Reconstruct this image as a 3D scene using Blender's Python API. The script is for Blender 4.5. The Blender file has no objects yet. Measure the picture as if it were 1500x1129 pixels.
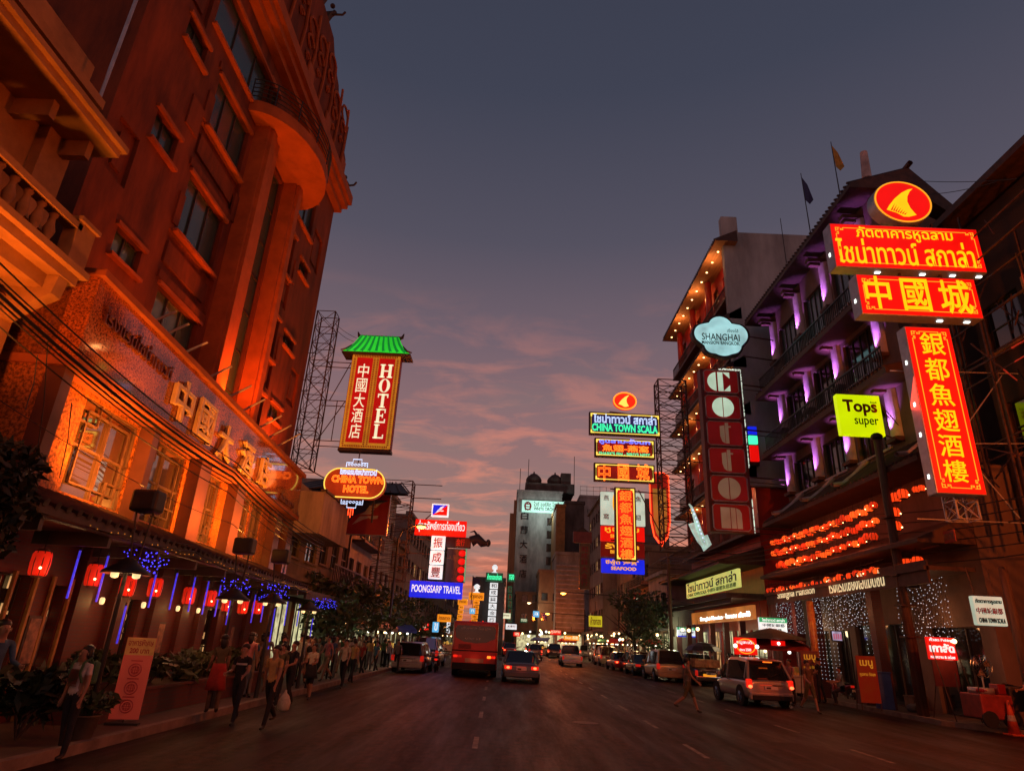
import bpy, bmesh, math, random
from mathutils import Vector, Matrix
S = bpy.context.scene
C = S.collection
rnd = random.Random(7)
rad = math.radians
# ------------------------------------------------------------------ camera
FPX, CX, CY, CAMH = 940.0, 750.0, 564.5, 2.0
YAW, PITCH, ROLL = -0.0124411, 0.3762214, 0.05
_f = Vector((math.sin(YAW)*math.cos(PITCH), math.cos(YAW)*math.cos(PITCH), math.sin(PITCH)))
_r0 = Vector((math.cos(YAW), -math.sin(YAW), 0)); _u0 = _r0.cross(_f)
_r = _r0*math.cos(ROLL)+_u0*math.sin(ROLL); _u = _u0*math.cos(ROLL)-_r0*math.sin(ROLL)
CAMP = Vector((0, 0, CAMH))
cd = bpy.data.cameras.new('camera'); cam = bpy.data.objects.new('camera', cd); C.objects.link(cam)
cd.sensor_width = 36; cd.lens = FPX/1500*36; cd.clip_start = .1; cd.clip_end = 3000
cam.matrix_world = Matrix(((_r.x, _u.x, -_f.x, 0), (_r.y, _u.y, -_f.y, 0), (_r.z, _u.z, -_f.z, CAMH), (0, 0, 0, 1)))
S.camera = cam
def ray(x, y): return _r*((x-CX)/FPX)+_u*(-(y-CY)/FPX)+_f
def atX(x, y, X): d = ray(x, y); return CAMP+d*(X/d.x)
def atY(x, y, Y): d = ray(x, y); return CAMP+d*(Y/d.y)
def atZ(x, y, Z=0): d = ray(x, y); return CAMP+d*((Z-CAMH)/d.z)
# ------------------------------------------------------------------ world: dusk sky
w = bpy.data.worlds.new('World'); S.world = w; w.use_nodes = True
nt = w.node_tree; N = nt.nodes; LK = nt.links
for n in list(N): N.remove(n)
def nd(t, **k):
    n = N.new(t)
    for a, b in k.items(): setattr(n, a, b)
    return n
def srgb(r, g, b):
    f = lambda c: (c/255/12.92) if c/255 <= .04045 else ((c/255+.055)/1.055)**2.4
    return (f(r), f(g), f(b), 1)
out = nd('ShaderNodeOutputWorld'); geo = nd('ShaderNodeTexCoord')
sep = nd('ShaderNodeSeparateXYZ'); LK.new(geo.outputs['Generated'], sep.inputs[0])
ramp = nd('ShaderNodeValToRGB'); cr = ramp.color_ramp
stops = [(0.0, srgb(196, 104, 78)), (.07, srgb(202, 112, 86)), (.17, srgb(166, 128, 120)), (.30, srgb(154, 118, 120)), (.43, srgb(122, 103, 114)), (.56, srgb(90, 86, 101)), (.72, srgb(68, 71, 88)), (1.0, srgb(52, 57, 74))]
while len(cr.elements) < len(stops): cr.elements.new(.5)
for e, (p, c) in zip(cr.elements, stops): e.position = p; e.color = c
LK.new(sep.outputs['Z'], ramp.inputs[0])
# streaky dusk clouds, laid out on a plane high above the street
addz = nd('ShaderNodeMath', operation='ADD'); addz.inputs[1].default_value = .12; LK.new(sep.outputs['Z'], addz.inputs[0])
dvx = nd('ShaderNodeMath', operation='DIVIDE'); LK.new(sep.outputs['X'], dvx.inputs[0]); LK.new(addz.outputs[0], dvx.inputs[1])
dvy = nd('ShaderNodeMath', operation='DIVIDE'); LK.new(sep.outputs['Y'], dvy.inputs[0]); LK.new(addz.outputs[0], dvy.inputs[1])
cmb = nd('ShaderNodeCombineXYZ'); LK.new(dvx.outputs[0], cmb.inputs[0]); LK.new(dvy.outputs[0], cmb.inputs[1])
mp = nd('ShaderNodeMapping'); mp.inputs['Scale'].default_value = (1.3, 2.2, 1); mp.inputs['Rotation'].default_value = (0, 0, .22); LK.new(cmb.outputs[0], mp.inputs[0])
no = nd('ShaderNodeTexNoise'); no.inputs['Scale'].default_value = 2.3; no.inputs['Detail'].default_value = 9; no.inputs['Roughness'].default_value = .62; no.inputs['Distortion'].default_value = .5
LK.new(mp.outputs[0], no.inputs['Vector'])
c1 = nd('ShaderNodeMapRange'); c1.inputs[1].default_value = .47; c1.inputs[2].default_value = .64; LK.new(no.outputs['Fac'], c1.inputs[0])
hm = nd('ShaderNodeMapRange'); hm.inputs[1].default_value = .5; hm.inputs[2].default_value = .08; LK.new(sep.outputs['Z'], hm.inputs[0])
mu = nd('ShaderNodeMath', operation='MULTIPLY'); LK.new(c1.outputs[0], mu.inputs[0]); LK.new(hm.outputs[0], mu.inputs[1])
mu2 = nd('ShaderNodeMath', operation='MULTIPLY'); mu2.inputs[1].default_value = .82; LK.new(mu.outputs[0], mu2.inputs[0])
mx = nd('ShaderNodeMixRGB'); mx.inputs[2].default_value = srgb(255, 152, 122); LK.new(mu2.outputs[0], mx.inputs[0]); LK.new(ramp.outputs[0], mx.inputs[1])
# grey-blue gaps between the streaks
no2 = nd('ShaderNodeTexNoise'); no2.inputs['Scale'].default_value = 1.3; no2.inputs['Detail'].default_value = 6; LK.new(mp.outputs[0], no2.inputs['Vector'])
c2 = nd('ShaderNodeMapRange'); c2.inputs[1].default_value = .48; c2.inputs[2].default_value = .7; LK.new(no2.outputs['Fac'], c2.inputs[0])
mu3 = nd('ShaderNodeMath', operation='MULTIPLY'); LK.new(c2.outputs[0], mu3.inputs[0]); LK.new(hm.outputs[0], mu3.inputs[1])
mu4 = nd('ShaderNodeMath', operation='MULTIPLY'); mu4.inputs[1].default_value = .8; LK.new(mu3.outputs[0], mu4.inputs[0])
mx2 = nd('ShaderNodeMixRGB'); mx2.inputs[2].default_value = srgb(138, 124, 120); LK.new(mu4.outputs[0], mx2.inputs[0]); LK.new(mx.outputs[0], mx2.inputs[1])
bg = nd('ShaderNodeBackground'); bg.inputs[1].default_value = .86; LK.new(mx2.outputs[0], bg.inputs[0])
sky = nd('ShaderNodeTexSky'); sky.sky_type = 'NISHITA'; sky.sun_disc = False; sky.sun_elevation = rad(-4); sky.sun_rotation = rad(10)
bg2 = nd('ShaderNodeBackground'); bg2.inputs[1].default_value = .06; LK.new(sky.outputs[0], bg2.inputs[0])
ads = nd('ShaderNodeAddShader'); LK.new(bg.outputs[0], ads.inputs[0]); LK.new(bg2.outputs[0], ads.inputs[1]); LK.new(ads.outputs[0], out.inputs[0])
S.view_settings.view_transform = 'Standard'; S.view_settings.look = 'None'; S.view_settings.exposure = 0; S.view_settings.gamma = 1
S.cycles.max_bounces = 5; S.cycles.use_denoising = True; S.cycles.sample_clamp_indirect = 4; S.cycles.caustics_reflective = False; S.cycles.caustics_refractive = False
# ------------------------------------------------------------------ materials
def _new(name):
    m = bpy.data.materials.new(name); m.use_nodes = True
    return m, m.node_tree, m.node_tree.nodes['Principled BSDF']
def mat(name, col, rough=.7, var=.25, scale=3., metal=0, bump=0., bscale=40., spec=.5, kind='noise', stretch=(1, 1, 1), col2=None, coat=0, spk=60, ior=1.5, rvar=0):
    m, t, b = _new(name)
    L = t.links
    tc = t.nodes.new('ShaderNodeTexCoord'); mp = t.nodes.new('ShaderNodeMapping'); mp.inputs['Scale'].default_value = stretch
    L.new(tc.outputs['Object'], mp.inputs[0])
    n = t.nodes.new('ShaderNodeTexNoise'); n.inputs['Scale'].default_value = scale; n.inputs['Detail'].default_value = 7; n.inputs['Roughness'].default_value = .65
    L.new(mp.outputs[0], n.inputs['Vector'])
    r = t.nodes.new('ShaderNodeValToRGB'); c = Vector(col[:3]); d = Vector(col2[:3]) if col2 else c*(1-var*1.4)
    r.color_ramp.elements[0].position = .3; r.color_ramp.elements[1].position = .7
    r.color_ramp.elements[0].color = (*d, 1); r.color_ramp.elements[1].color = (*[min(1, x*(1+var*.5)) for x in c], 1)
    L.new(n.outputs['Fac'], r.inputs[0])
    last = r.outputs[0]
    if kind == 'brick':
        br = t.nodes.new('ShaderNodeTexBrick'); br.inputs['Scale'].default_value = 1; br.inputs['Brick Width'].default_value = .24; br.inputs['Row Height'].default_value = .08; br.inputs['Mortar Size'].default_value = .01
        rot = t.nodes.new('ShaderNodeMapping'); rot.inputs['Rotation'].default_value = (rad(90), 0, rad(90))
        sx = t.nodes.new('ShaderNodeSeparateXYZ'); cb = t.nodes.new('ShaderNodeCombineXYZ'); ad = t.nodes.new('ShaderNodeMath')
        L.new(tc.outputs['Object'], sx.inputs[0]); L.new(sx.outputs[0], ad.inputs[0]); L.new(sx.outputs[1], ad.inputs[1]); L.new(ad.outputs[0], cb.inputs[0]); L.new(sx.outputs[2], cb.inputs[1])
        L.new(cb.outputs[0], br.inputs['Vector']); L.new(last, br.inputs['Color1']); br.inputs['Color2'].default_value = (*(c*.7), 1); br.inputs['Mortar'].default_value = (*(c*.4+Vector((.02, .02, .02))), 1)
        last = br.outputs['Color']
    if kind == 'speck':
        v = t.nodes.new('ShaderNodeTexNoise'); v.inputs['Scale'].default_value = spk; v.inputs['Detail'].default_value = 5; v.inputs['Roughness'].default_value = .7; L.new(tc.outputs['Object'], v.inputs['Vector'])
        mr = t.nodes.new('ShaderNodeMapRange'); mr.inputs[1].default_value = .42; mr.inputs[2].default_value = .58; mr.inputs[3].default_value = .35; mr.inputs[4].default_value = 1.35; L.new(v.outputs['Fac'], mr.inputs[0])
        mm = t.nodes.new('ShaderNodeMixRGB'); mm.blend_type = 'MULTIPLY'; mm.inputs[0].default_value = 1; L.new(last, mm.inputs[1]); L.new(mr.outputs[0], mm.inputs[2]); last = mm.outputs[0]
    L.new(last, b.inputs['Base Color'])
    b.inputs['Roughness'].default_value = rough; b.inputs['Metallic'].default_value = metal; b.inputs['Specular IOR Level'].default_value = spec
    b.inputs['IOR'].default_value = ior
    if coat: b.inputs['Coat Weight'].default_value = coat; b.inputs['Coat Roughness'].default_value = .08
    if rvar:
        n3 = t.nodes.new('ShaderNodeTexNoise'); n3.inputs['Scale'].default_value = .55; n3.inputs['Detail'].default_value = 8; n3.inputs['Roughness'].default_value = .7; L.new(mp.outputs[0], n3.inputs['Vector'])
        m3 = t.nodes.new('ShaderNodeMapRange'); m3.inputs[1].default_value = .35; m3.inputs[2].default_value = .65; m3.inputs[3].default_value = rough-rvar; m3.inputs[4].default_value = rough+rvar*.7; L.new(n3.outputs['Fac'], m3.inputs[0]); L.new(m3.outputs[0], b.inputs['Roughness'])
    if bump:
        n2 = t.nodes.new('ShaderNodeTexNoise'); n2.inputs['Scale'].default_value = bscale; n2.inputs['Detail'].default_value = 4; L.new(tc.outputs['Object'], n2.inputs['Vector'])
        bp = t.nodes.new('ShaderNodeBump'); bp.inputs['Strength'].default_value = bump; bp.inputs['Distance'].default_value = .02; L.new(n2.outputs['Fac'], bp.inputs['Height']); L.new(bp.outputs[0], b.inputs['Normal'])
    return m
def emi(name, col, st=1., uneven=.0, base=None, scale=1.5):
    m, t, b = _new(name); L = t.links
    b.inputs['Base Color'].default_value = (*(base or [c*.35 for c in col[:3]]), 1); b.inputs['Roughness'].default_value = .45
    b.inputs['Emission Color'].default_value = (*col[:3], 1); b.inputs['Emission Strength'].default_value = st
    tc = t.nodes.new('ShaderNodeTexCoord'); n = t.nodes.new('ShaderNodeTexNoise'); n.inputs['Scale'].default_value = scale; n.inputs['Detail'].default_value = 3
    L.new(tc.outputs['Object'], n.inputs['Vector'])
    mr = t.nodes.new('ShaderNodeMapRange'); mr.inputs[1].default_value = .3; mr.inputs[2].default_value = .7; mr.inputs[3].default_value = st*(1-uneven); mr.inputs[4].default_value = st*(1+uneven*.4)
    L.new(n.outputs['Fac'], mr.inputs[0]); L.new(mr.outputs[0], b.inputs['Emission Strength'])
    m.cycles.emission_sampling = 'AUTO'
    return m
def glass(name, col=(.02, .025, .03), rough=.06, ior=1.6):
    m, t, b = _new(name); L = t.links
    b.inputs['Roughness'].default_value = rough; b.inputs['Specular IOR Level'].default_value = .9; b.inputs['IOR'].default_value = ior
    tc = t.nodes.new('ShaderNodeTexCoord'); n = t.nodes.new('ShaderNodeTexNoise'); n.inputs['Scale'].default_value = .8; L.new(tc.outputs['Object'], n.inputs['Vector'])
    r = t.nodes.new('ShaderNodeValToRGB'); r.color_ramp.elements[0].color = (*[c*.6 for c in col], 1); r.color_ramp.elements[1].color = (*[c*1.4 for c in col], 1); L.new(n.outputs['Fac'], r.inputs[0]); L.new(r.outputs[0], b.inputs['Base Color'])
    return m
# ------------------------------------------------------------------ mesh builder
_tc = {}
def text_data(s, fill, off, bev, ext=0., res=3, shear=0.):
    k = (s, fill, off, round(bev, 4), ext, res, shear)
    if k in _tc: return _tc[k]
    cu = bpy.data.curves.new('t', 'FONT'); cu.body = s; cu.size = 1; cu.resolution_u = res; cu.offset = off; cu.shear = shear
    cu.fill_mode = 'FRONT' if fill else 'NONE'
    if not fill: cu.bevel_depth = bev; cu.bevel_resolution = 0
    o = bpy.data.objects.new('t', cu); C.objects.link(o)
    dg = bpy.context.evaluated_depsgraph_get(); me = bpy.data.meshes.new_from_object(o.evaluated_get(dg))
    vs = [v.co.copy() for v in me.vertices]; fs = [tuple(p.vertices) for p in me.polygons]
    bpy.data.objects.remove(o); bpy.data.meshes.remove(me); bpy.data.curves.remove(cu)
    if not vs: vs = [Vector((0, 0, 0))]
    lo = Vector([min(v[i] for v in vs) for i in range(3)]); hi = Vector([max(v[i] for v in vs) for i in range(3)])
    _tc[k] = (vs, fs, lo, hi); return _tc[k]
class MB:
    def __init__(s): s.v = []; s.f = []; s.mi = []; s.sm = []; s.m = 0; s.smooth = False; s.T = Matrix()
    def add(s, vs, fs):
        b = len(s.v); s.v += [s.T @ Vector(v) for v in vs]
        for f in fs: s.f.append([i+b for i in f]); s.mi.append(s.m); s.sm.append(s.smooth)
        return s
    def box(s, a, b):
        x0, y0, z0 = [min(p, q) for p, q in zip(a, b)]; x1, y1, z1 = [max(p, q) for p, q in zip(a, b)]
        return s.add([(x0, y0, z0), (x1, y0, z0), (x1, y1, z0), (x0, y1, z0), (x0, y0, z1), (x1, y0, z1), (x1, y1, z1), (x0, y1, z1)],
                     [(0, 3, 2, 1), (4, 5, 6, 7), (0, 1, 5, 4), (1, 2, 6, 5), (2, 3, 7, 6), (3, 0, 4, 7)])
    def bbox(s, a, b, r):   # box with bevelled vertical & horizontal edges (chamfer)
        a = Vector(a); b = Vector(b); lo = Vector([min(p, q) for p, q in zip(a, b)]); hi = Vector([max(p, q) for p, q in zip(a, b)])
        bm = bmesh.new(); bmesh.ops.create_cube(bm, size=1)
        for v in bm.verts: v.co = Vector([(lo[i]+hi[i])/2+v.co[i]*(hi[i]-lo[i]) for i in range(3)])
        bmesh.ops.bevel(bm, geom=bm.edges[:]+bm.verts[:], offset=r, segments=2, affect='EDGES', profile=.5)
        bm.verts.index_update(); s.add([v.co[:] for v in bm.verts], [[v.index for v in f.verts] for f in bm.faces]); bm.free(); return s
    def quad(s, *p): return s.add(p, [tuple(range(len(p)))])
    def prism(s, pts, a, b, ax=1):   # polygon in the two other axes, extruded along axis ax
        n = len(pts)
        def mk(p, t):
            return (t, p[0], p[1]) if ax == 0 else ((p[0], t, p[1]) if ax == 1 else (p[0], p[1], t))
        return s.add([mk(p, a) for p in pts]+[mk(p, b) for p in pts], [tuple(range(n))[::-1], tuple(range(n, 2*n))]+[(i, (i+1) % n, n+(i+1) % n, n+i) for i in range(n)])
    def cyl(s, p, q, r, r2=None, n=8, cap=True):
        p = Vector(p); q = Vector(q); r2 = r if r2 is None else r2; d = (q-p)
        if d.length < 1e-6: return s
        d.normalize(); a = d.orthogonal().normalized(); b = d.cross(a)
        vs = []
        for c, rr in ((p, r), (q, r2)):
            for i in range(n):
                t = 2*math.pi*i/n; vs.append(c+a*(rr*math.cos(t))+b*(rr*math.sin(t)))
        fs = [(i, (i+1) % n, n+(i+1) % n, n+i) for i in range(n)]
        if cap: fs += [tuple(range(n))[::-1], tuple(range(n, 2*n))]
        return s.add(vs, fs)
    def bar(s, p, q, wd=.06):
        return s.cyl(p, q, wd*.6, n=4)
    def tube(s, pts, r, n=5, closed=False):
        pts = [Vector(p) for p in pts]; m = len(pts); vs = []; fs = []
        for k, p in enumerate(pts):
            d = (pts[(k+1) % m if closed else min(k+1, m-1)]-pts[(k-1) % m if closed else max(k-1, 0)])
            d = d.normalized() if d.length > 1e-9 else Vector((0, 0, 1))
            a = d.cross(Vector((0.31, .95, .05))).normalized(); b = d.cross(a)
            rr = r[k] if isinstance(r, (list, tuple)) else r
            for i in range(n): t = 2*math.pi*i/n; vs.append(p+a*(rr*math.cos(t))+b*(rr*math.sin(t)))
        for k in range(m if closed else m-1):
            j = (k+1) % m
            for i in range(n): fs.append((k*n+i, k*n+(i+1) % n, j*n+(i+1) % n, j*n+i))
        return s.add(vs, fs)
    def lathe(s, prof, c=(0, 0, 0), n=12):
        vs = []; fs = []
        for r, z in prof:
            for i in range(n): t = 2*math.pi*i/n; vs.append((c[0]+r*math.cos(t), c[1]+r*math.sin(t), c[2]+z))
        m = len(prof)
        for k in range(m-1):
            for i in range(n): fs.append((k*n+i, k*n+(i+1) % n, (k+1)*n+(i+1) % n, (k+1)*n+i))
        fs += [tuple(range(n))[::-1], tuple(range((m-1)*n, m*n))]
        return s.add(vs, fs)
    def ell(s, c, r, n=10, m=6):
        r = (r, r, r) if isinstance(r, (int, float)) else r
        vs = [(c[0], c[1], c[2]-r[2])]; fs = []
        for j in range(1, m):
            p = math.pi*j/m
            for i in range(n): t = 2*math.pi*i/n; vs.append((c[0]+r[0]*math.sin(p)*math.cos(t), c[1]+r[1]*math.sin(p)*math.sin(t), c[2]-r[2]*math.cos(p)))
        vs.append((c[0], c[1], c[2]+r[2])); L = len(vs)-1
        for i in range(n):
            fs.append((0, 1+(i+1) % n, 1+i)); fs.append((L, L-n+i, L-n+(i+1) % n))
            for j in range(m-2): a = 1+j*n; fs.append((a+i, a+(i+1) % n, a+n+(i+1) % n, a+n+i))
        return s.add(vs, fs)
    def text(s, t, x0, z0, x1, z1, y, ext=.0, bold=.0, neon=0., shear=0., res=3, keep=False, mirror=False):
        """text in the xz plane facing -y, stretched to fill the box"""
        W, H = abs(x1-x0), abs(z1-z0); xc, zc = (x0+x1)/2, (z0+z1)/2
        if neon:
            vs, fs, lo, hi = text_data(t, True, bold, 0); sc = min(W/max(hi.x-lo.x, 1e-3), H/max(hi.y-lo.y, 1e-3))
            vs, fs, lo, hi = text_data(t, False, bold, neon/max(sc, 1e-3), 0, max(1, res-1))
        else: vs, fs, lo, hi = text_data(t, True, bold, 0, 0, res, shear)
        sx = W/max(hi.x-lo.x, 1e-3); sz = H/max(hi.y-lo.y, 1e-3)
        if keep: sx = sz = min(sx, sz)
        ox, oy = (lo.x+hi.x)/2, (lo.y+hi.y)/2; k = -1 if mirror else 1
        if ext and not neon:
            vv = [((v.x-ox)*sx*k+xc, y-ext, (v.y-oy)*sz+zc) for v in vs]; n = len(vv)
            ed = {}
            for f in fs:
                for i in range(len(f)): a, b = f[i], f[(i+1) % len(f)]; ed[(a, b)] = 1
            side = [(b, a, a+n, b+n) for (a, b) in ed if (b, a) not in ed]
            vv += [(a, y, c) for a, _, c in vv]
            return s.add(vv, list(fs)+side)
        return s.add([((v.x-ox)*sx*k+xc, y-v.z*sx, (v.y-oy)*sz+zc) for v in vs], fs)
    def build(s, name, mats, parent=None, loc=None):
        me = bpy.data.meshes.new(name); me.from_pydata([v[:] for v in s.v], [], s.f)
        for m in (mats if isinstance(mats, (list, tuple)) else [mats]): me.materials.append(m)
        me.polygons.foreach_set('material_index', s.mi); me.polygons.foreach_set('use_smooth', s.sm); me.update()
        o = bpy.data.objects.new(name, me); C.objects.link(o)
        if parent: o.parent = parent
        if loc is not None: o.location = loc
        return o
def tag(o, label=None, cat=None, group=None, kind=None):
    for k, v in (('label', label), ('category', cat), ('group', group), ('kind', kind)):
        if v: o[k] = v
    return o
def empty(name, loc, label, cat, group=None, rz=0.):
    o = bpy.data.objects.new(name, None); C.objects.link(o); o.location = loc; o.rotation_euler = (0, 0, rz); o.empty_display_size = .2
    return tag(o, label, cat, group)
def tree_copy(o, parent=None):
    c = o.copy(); C.objects.link(c)
    if parent: c.parent = parent
    for ch in list(o.children): tree_copy(ch, c)
    return c
def setmat(o, m, slot=0):
    o.material_slots[slot].link = 'OBJECT'; o.material_slots[slot].material = m
def lamp(kind, loc, power, col, parent=None, size=.1, aim=None, spot=None, blend=.6, name='lamp_light'):
    l = bpy.data.lights.new(name, kind); l.energy = power; l.color = col
    if kind in ('POINT', 'SPOT'): l.shadow_soft_size = size
    if kind == 'SPOT': l.spot_size = rad(spot or 80); l.spot_blend = blend
    if kind == 'AREA': l.size = size
    o = bpy.data.objects.new(name, l); C.objects.link(o); o.location = loc
    if aim is not None: o.rotation_euler = (Vector(aim)-Vector(loc)).to_track_quat('-Z', 'Y').to_euler()
    if parent: o.parent = parent; 
    return o
class Sign:
    """a signboard facing the camera end of the street; corners given in the photograph's pixels at distance Y"""
    def __init__(s, name, label, tl, tr, bl, Y, d=.3, cat='sign', group=None):
        a, b, c = atY(*tl, Y), atY(*tr, Y), atY(*bl, Y)
        s.Y = Y; s.d = d; s.x0, s.x1 = a.x, b.x; s.z1 = (a.z+b.z)/2; s.z0 = c.z+(s.z1-a.z); s.w = s.x1-s.x0; s.h = s.z1-s.z0
        s.o = empty(name, ((s.x0+s.x1)/2, Y+d/2, s.z0), label, cat, group)
        s.f = -d/2
    def L(s, x, y):
        p = atY(x, y, s.Y); return p.x-s.o.location.x, p.z-s.o.location.z
    def case(s, m, name='case', inset=0.):
        b = MB(); b.bbox((-s.w/2, -s.d/2, 0), (s.w/2, s.d/2, s.h), min(.03, s.d/5)); return b.build(name, m, s.o)
    def panel(s, m, i=.06, name='panel', y=.012):
        b = MB(); b.box((-s.w/2+i, s.f-y, i), (s.w/2-i, s.f+.02, s.h-i)); return b.build(name, m, s.o)
    def frame(s, m, i, t, y=.03, name='border'):
        b = MB(); x0, x1, z0, z1 = -s.w/2+i, s.w/2-i, i, s.h-i; ya, yb = s.f-y, s.f-.004
        b.box((x0, ya, z0), (x1, yb, z0+t)); b.box((x0, ya, z1-t), (x1, yb, z1)); b.box((x0, ya, z0+t), (x0+t, yb, z1-t)); b.box((x1-t, ya, z0+t), (x1, yb, z1-t))
        return b.build(name, m, s.o)
    def txt(s, t, px, m, name='lettering', ext=.02, bold=.02, neon=0., y=.014, shear=0., vert=False, res=3):
        """px = (x0, ytop, x1, ybottom) in pixels, unrolled about the box centre"""
        b = MB(); s.put(b, t, px, ext, bold, neon, y, shear, vert, res); return b.build(name, m, s.o)
    def put(s, b, t, px, ext=.02, bold=.02, neon=0., y=.014, shear=0., vert=False, res=3):
        xm, ym = (px[0]+px[2])/2, (px[1]+px[3])/2
        xa, _ = s.L(px[0], ym); xb, _ = s.L(px[2], ym); _, za = s.L(xm, px[1]); _, zb = s.L(xm, px[3])
        if vert:
            n = len(t); h = (za-zb)/n
            for i, c in enumerate(t): b.text(c, xa, za-h*(i+.92), xb, za-h*(i+.08), s.f-y, ext, bold, neon, shear, res)
        else: b.text(t, xa, zb, xb, za, s.f-y, ext, bold, neon, shear, res)
# ------------------------------------------------------------------ shared materials
ORG = (1.0, .145, .01)      # sodium light
M = {}
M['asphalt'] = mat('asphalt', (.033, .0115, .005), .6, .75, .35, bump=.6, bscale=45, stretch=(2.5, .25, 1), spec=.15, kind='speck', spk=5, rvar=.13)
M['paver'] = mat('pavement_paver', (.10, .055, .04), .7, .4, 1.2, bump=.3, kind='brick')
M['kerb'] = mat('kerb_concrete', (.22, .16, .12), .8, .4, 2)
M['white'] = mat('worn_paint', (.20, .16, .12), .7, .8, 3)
M['bandw'] = mat('white_band', (.42, .38, .33), .7, .3, 6)
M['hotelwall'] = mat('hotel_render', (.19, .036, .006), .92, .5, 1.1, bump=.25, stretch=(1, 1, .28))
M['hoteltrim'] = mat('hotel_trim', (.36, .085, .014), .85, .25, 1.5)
M['pane'] = glass('dark_pane', (.035, .075, .072), .2)
M['blackpane'] = glass('black_pane', (.012, .013, .014), .08)
M['frame'] = mat('dark_frame', (.05, .035, .03), .5, .3)
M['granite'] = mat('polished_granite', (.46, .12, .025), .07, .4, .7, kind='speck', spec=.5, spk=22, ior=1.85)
M['redwall'] = mat('dark_red_wall', (.13, .018, .013), .6, .35, 1.2, kind='brick')
M['steel'] = mat('rusty_steel', (.085, .05, .04), .6, .5, 6, metal=.4)
M['black'] = mat('black_metal', (.012, .012, .013), .45, .3, 8)
M['cable'] = mat('cable_rubber', (.008, .008, .008), .6, .2, 9)
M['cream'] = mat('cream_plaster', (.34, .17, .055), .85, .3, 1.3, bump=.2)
M['tile'] = mat('roof_tile', (.05, .025, .018), .6, .5, 4)
M['corr'] = mat('corrugated_sheet', (.34, .22, .16), .5, .4, 1.5, stretch=(1, 1, .25))
M['concrete'] = mat('stained_concrete', (.40, .39, .38), .85, .45, .5, bump=.2, stretch=(1, 1, .4))
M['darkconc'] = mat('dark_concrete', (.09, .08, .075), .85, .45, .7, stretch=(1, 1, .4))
M['wood'] = mat('weathered_wood', (.12, .07, .045), .75, .5, 2, stretch=(6, 6, .5), bump=.3)
M['leaf'] = mat('leaf', (.055, .075, .025), .55, .5, 1.2, col2=(.02, .035, .012))
M['leaf2'] = mat('leaf_dark', (.03, .042, .018), .6, .5, 1.2)
M['bark'] = mat('bark', (.07, .05, .04), .9, .4, 6, bump=.5)
M['redlamp'] = emi('red_lantern_paper', (1.0, .022, .006), .52, .3, (.5, .02, .01), 3)
M['orangelamp'] = emi('orange_lantern_paper', (1.0, .055, .006), 1.15, .2, (.5, .04, .01), 3)
M['bulb'] = emi('warm_bulb', (1.0, .62, .25), 6)
M['whitebulb'] = emi('white_bulb', (.95, 1.0, .9), 3)
M['blueled'] = emi('blue_led', (.06, .05, 1.0), 2.2)
M['bluetube'] = emi('blue_tube', (.07, .05, .95), .8, .5, scale=9)
M['whiteled'] = emi('white_led', (.85, .9, 1.0), .85, .5, scale=30)
M['lampglobe'] = emi('lamp_globe', (1.0, .70, .32), 1.1)
M['hotelgold'] = emi('hotel_sign_gold', (.75, .30, .02), .5, .3, scale=2)
M['sign_red'] = emi('lit_red_acrylic', (1.0, .004, .002), .82, .25, (.4, .01, .01), .6)
M['sign_yel'] = emi('lit_yellow_acrylic', (1.0, .64, .005), 1.0, .12)
M['sign_gold'] = emi('lit_gold_line', (1.0, .42, .02), 1.0, .1)
M['sign_white'] = emi('lit_white_acrylic', (.86, .93, .95), .9, .2, (.6, .6, .6), 2)
M['sign_cream'] = emi('lit_cream_letter', (.95, .95, .62), .85, .1)
M['sign_blue'] = emi('lit_blue_acrylic', (.004, .02, .85), .9, .2, scale=1)
M['neon_red'] = emi('neon_red', (1.0, .05, .01), 4)
M['neon_orange'] = emi('neon_orange', (1.0, .13, .01), 3.6)
M['neon_yel'] = emi('neon_yellow', (1.0, .70, .10), 1.2)
M['neon_blue'] = emi('neon_blue', (.12, .18, 1.0), 2.0)
M['neon_white'] = emi('neon_bluewhite', (.55, .7, 1.0), 1.5)
M['neon_green'] = emi('neon_green', (.05, .9, .38), 1.6)
M['alu'] = mat('sign_aluminium', (.45, .46, .48), .4, .2, 3, metal=.6)
M['tail'] = emi('tail_lamp', (1.0, .018, .006), 1.1, .6, scale=14)
M['tailcore'] = emi('tail_lamp_core', (1.0, .10, .03), 5)
M['tailoff'] = emi('tail_lamp_dim', (1.0, .02, .01), .35)
M['rubber'] = mat('tyre_rubber', (.012, .012, .012), .8, .2, 9)
M['chrome'] = mat('chrome', (.6, .6, .6), .15, .1, 3, metal=1)
M['plate'] = mat('number_plate', (.55, .55, .52), .5, .1, 4)
M['redtxt'] = mat('red_paint_lettering', (.35, .01, .02), .5, .2, 3)
M['bluetxt'] = mat('navy_lettering', (.012, .012, .10), .5, .2, 3)
M['blktxt'] = mat('black_lettering', (.012, .012, .014), .5, .2, 3)
M['greentxt'] = mat('green_lettering', (.02, .16, .05), .5, .2, 3)
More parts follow.
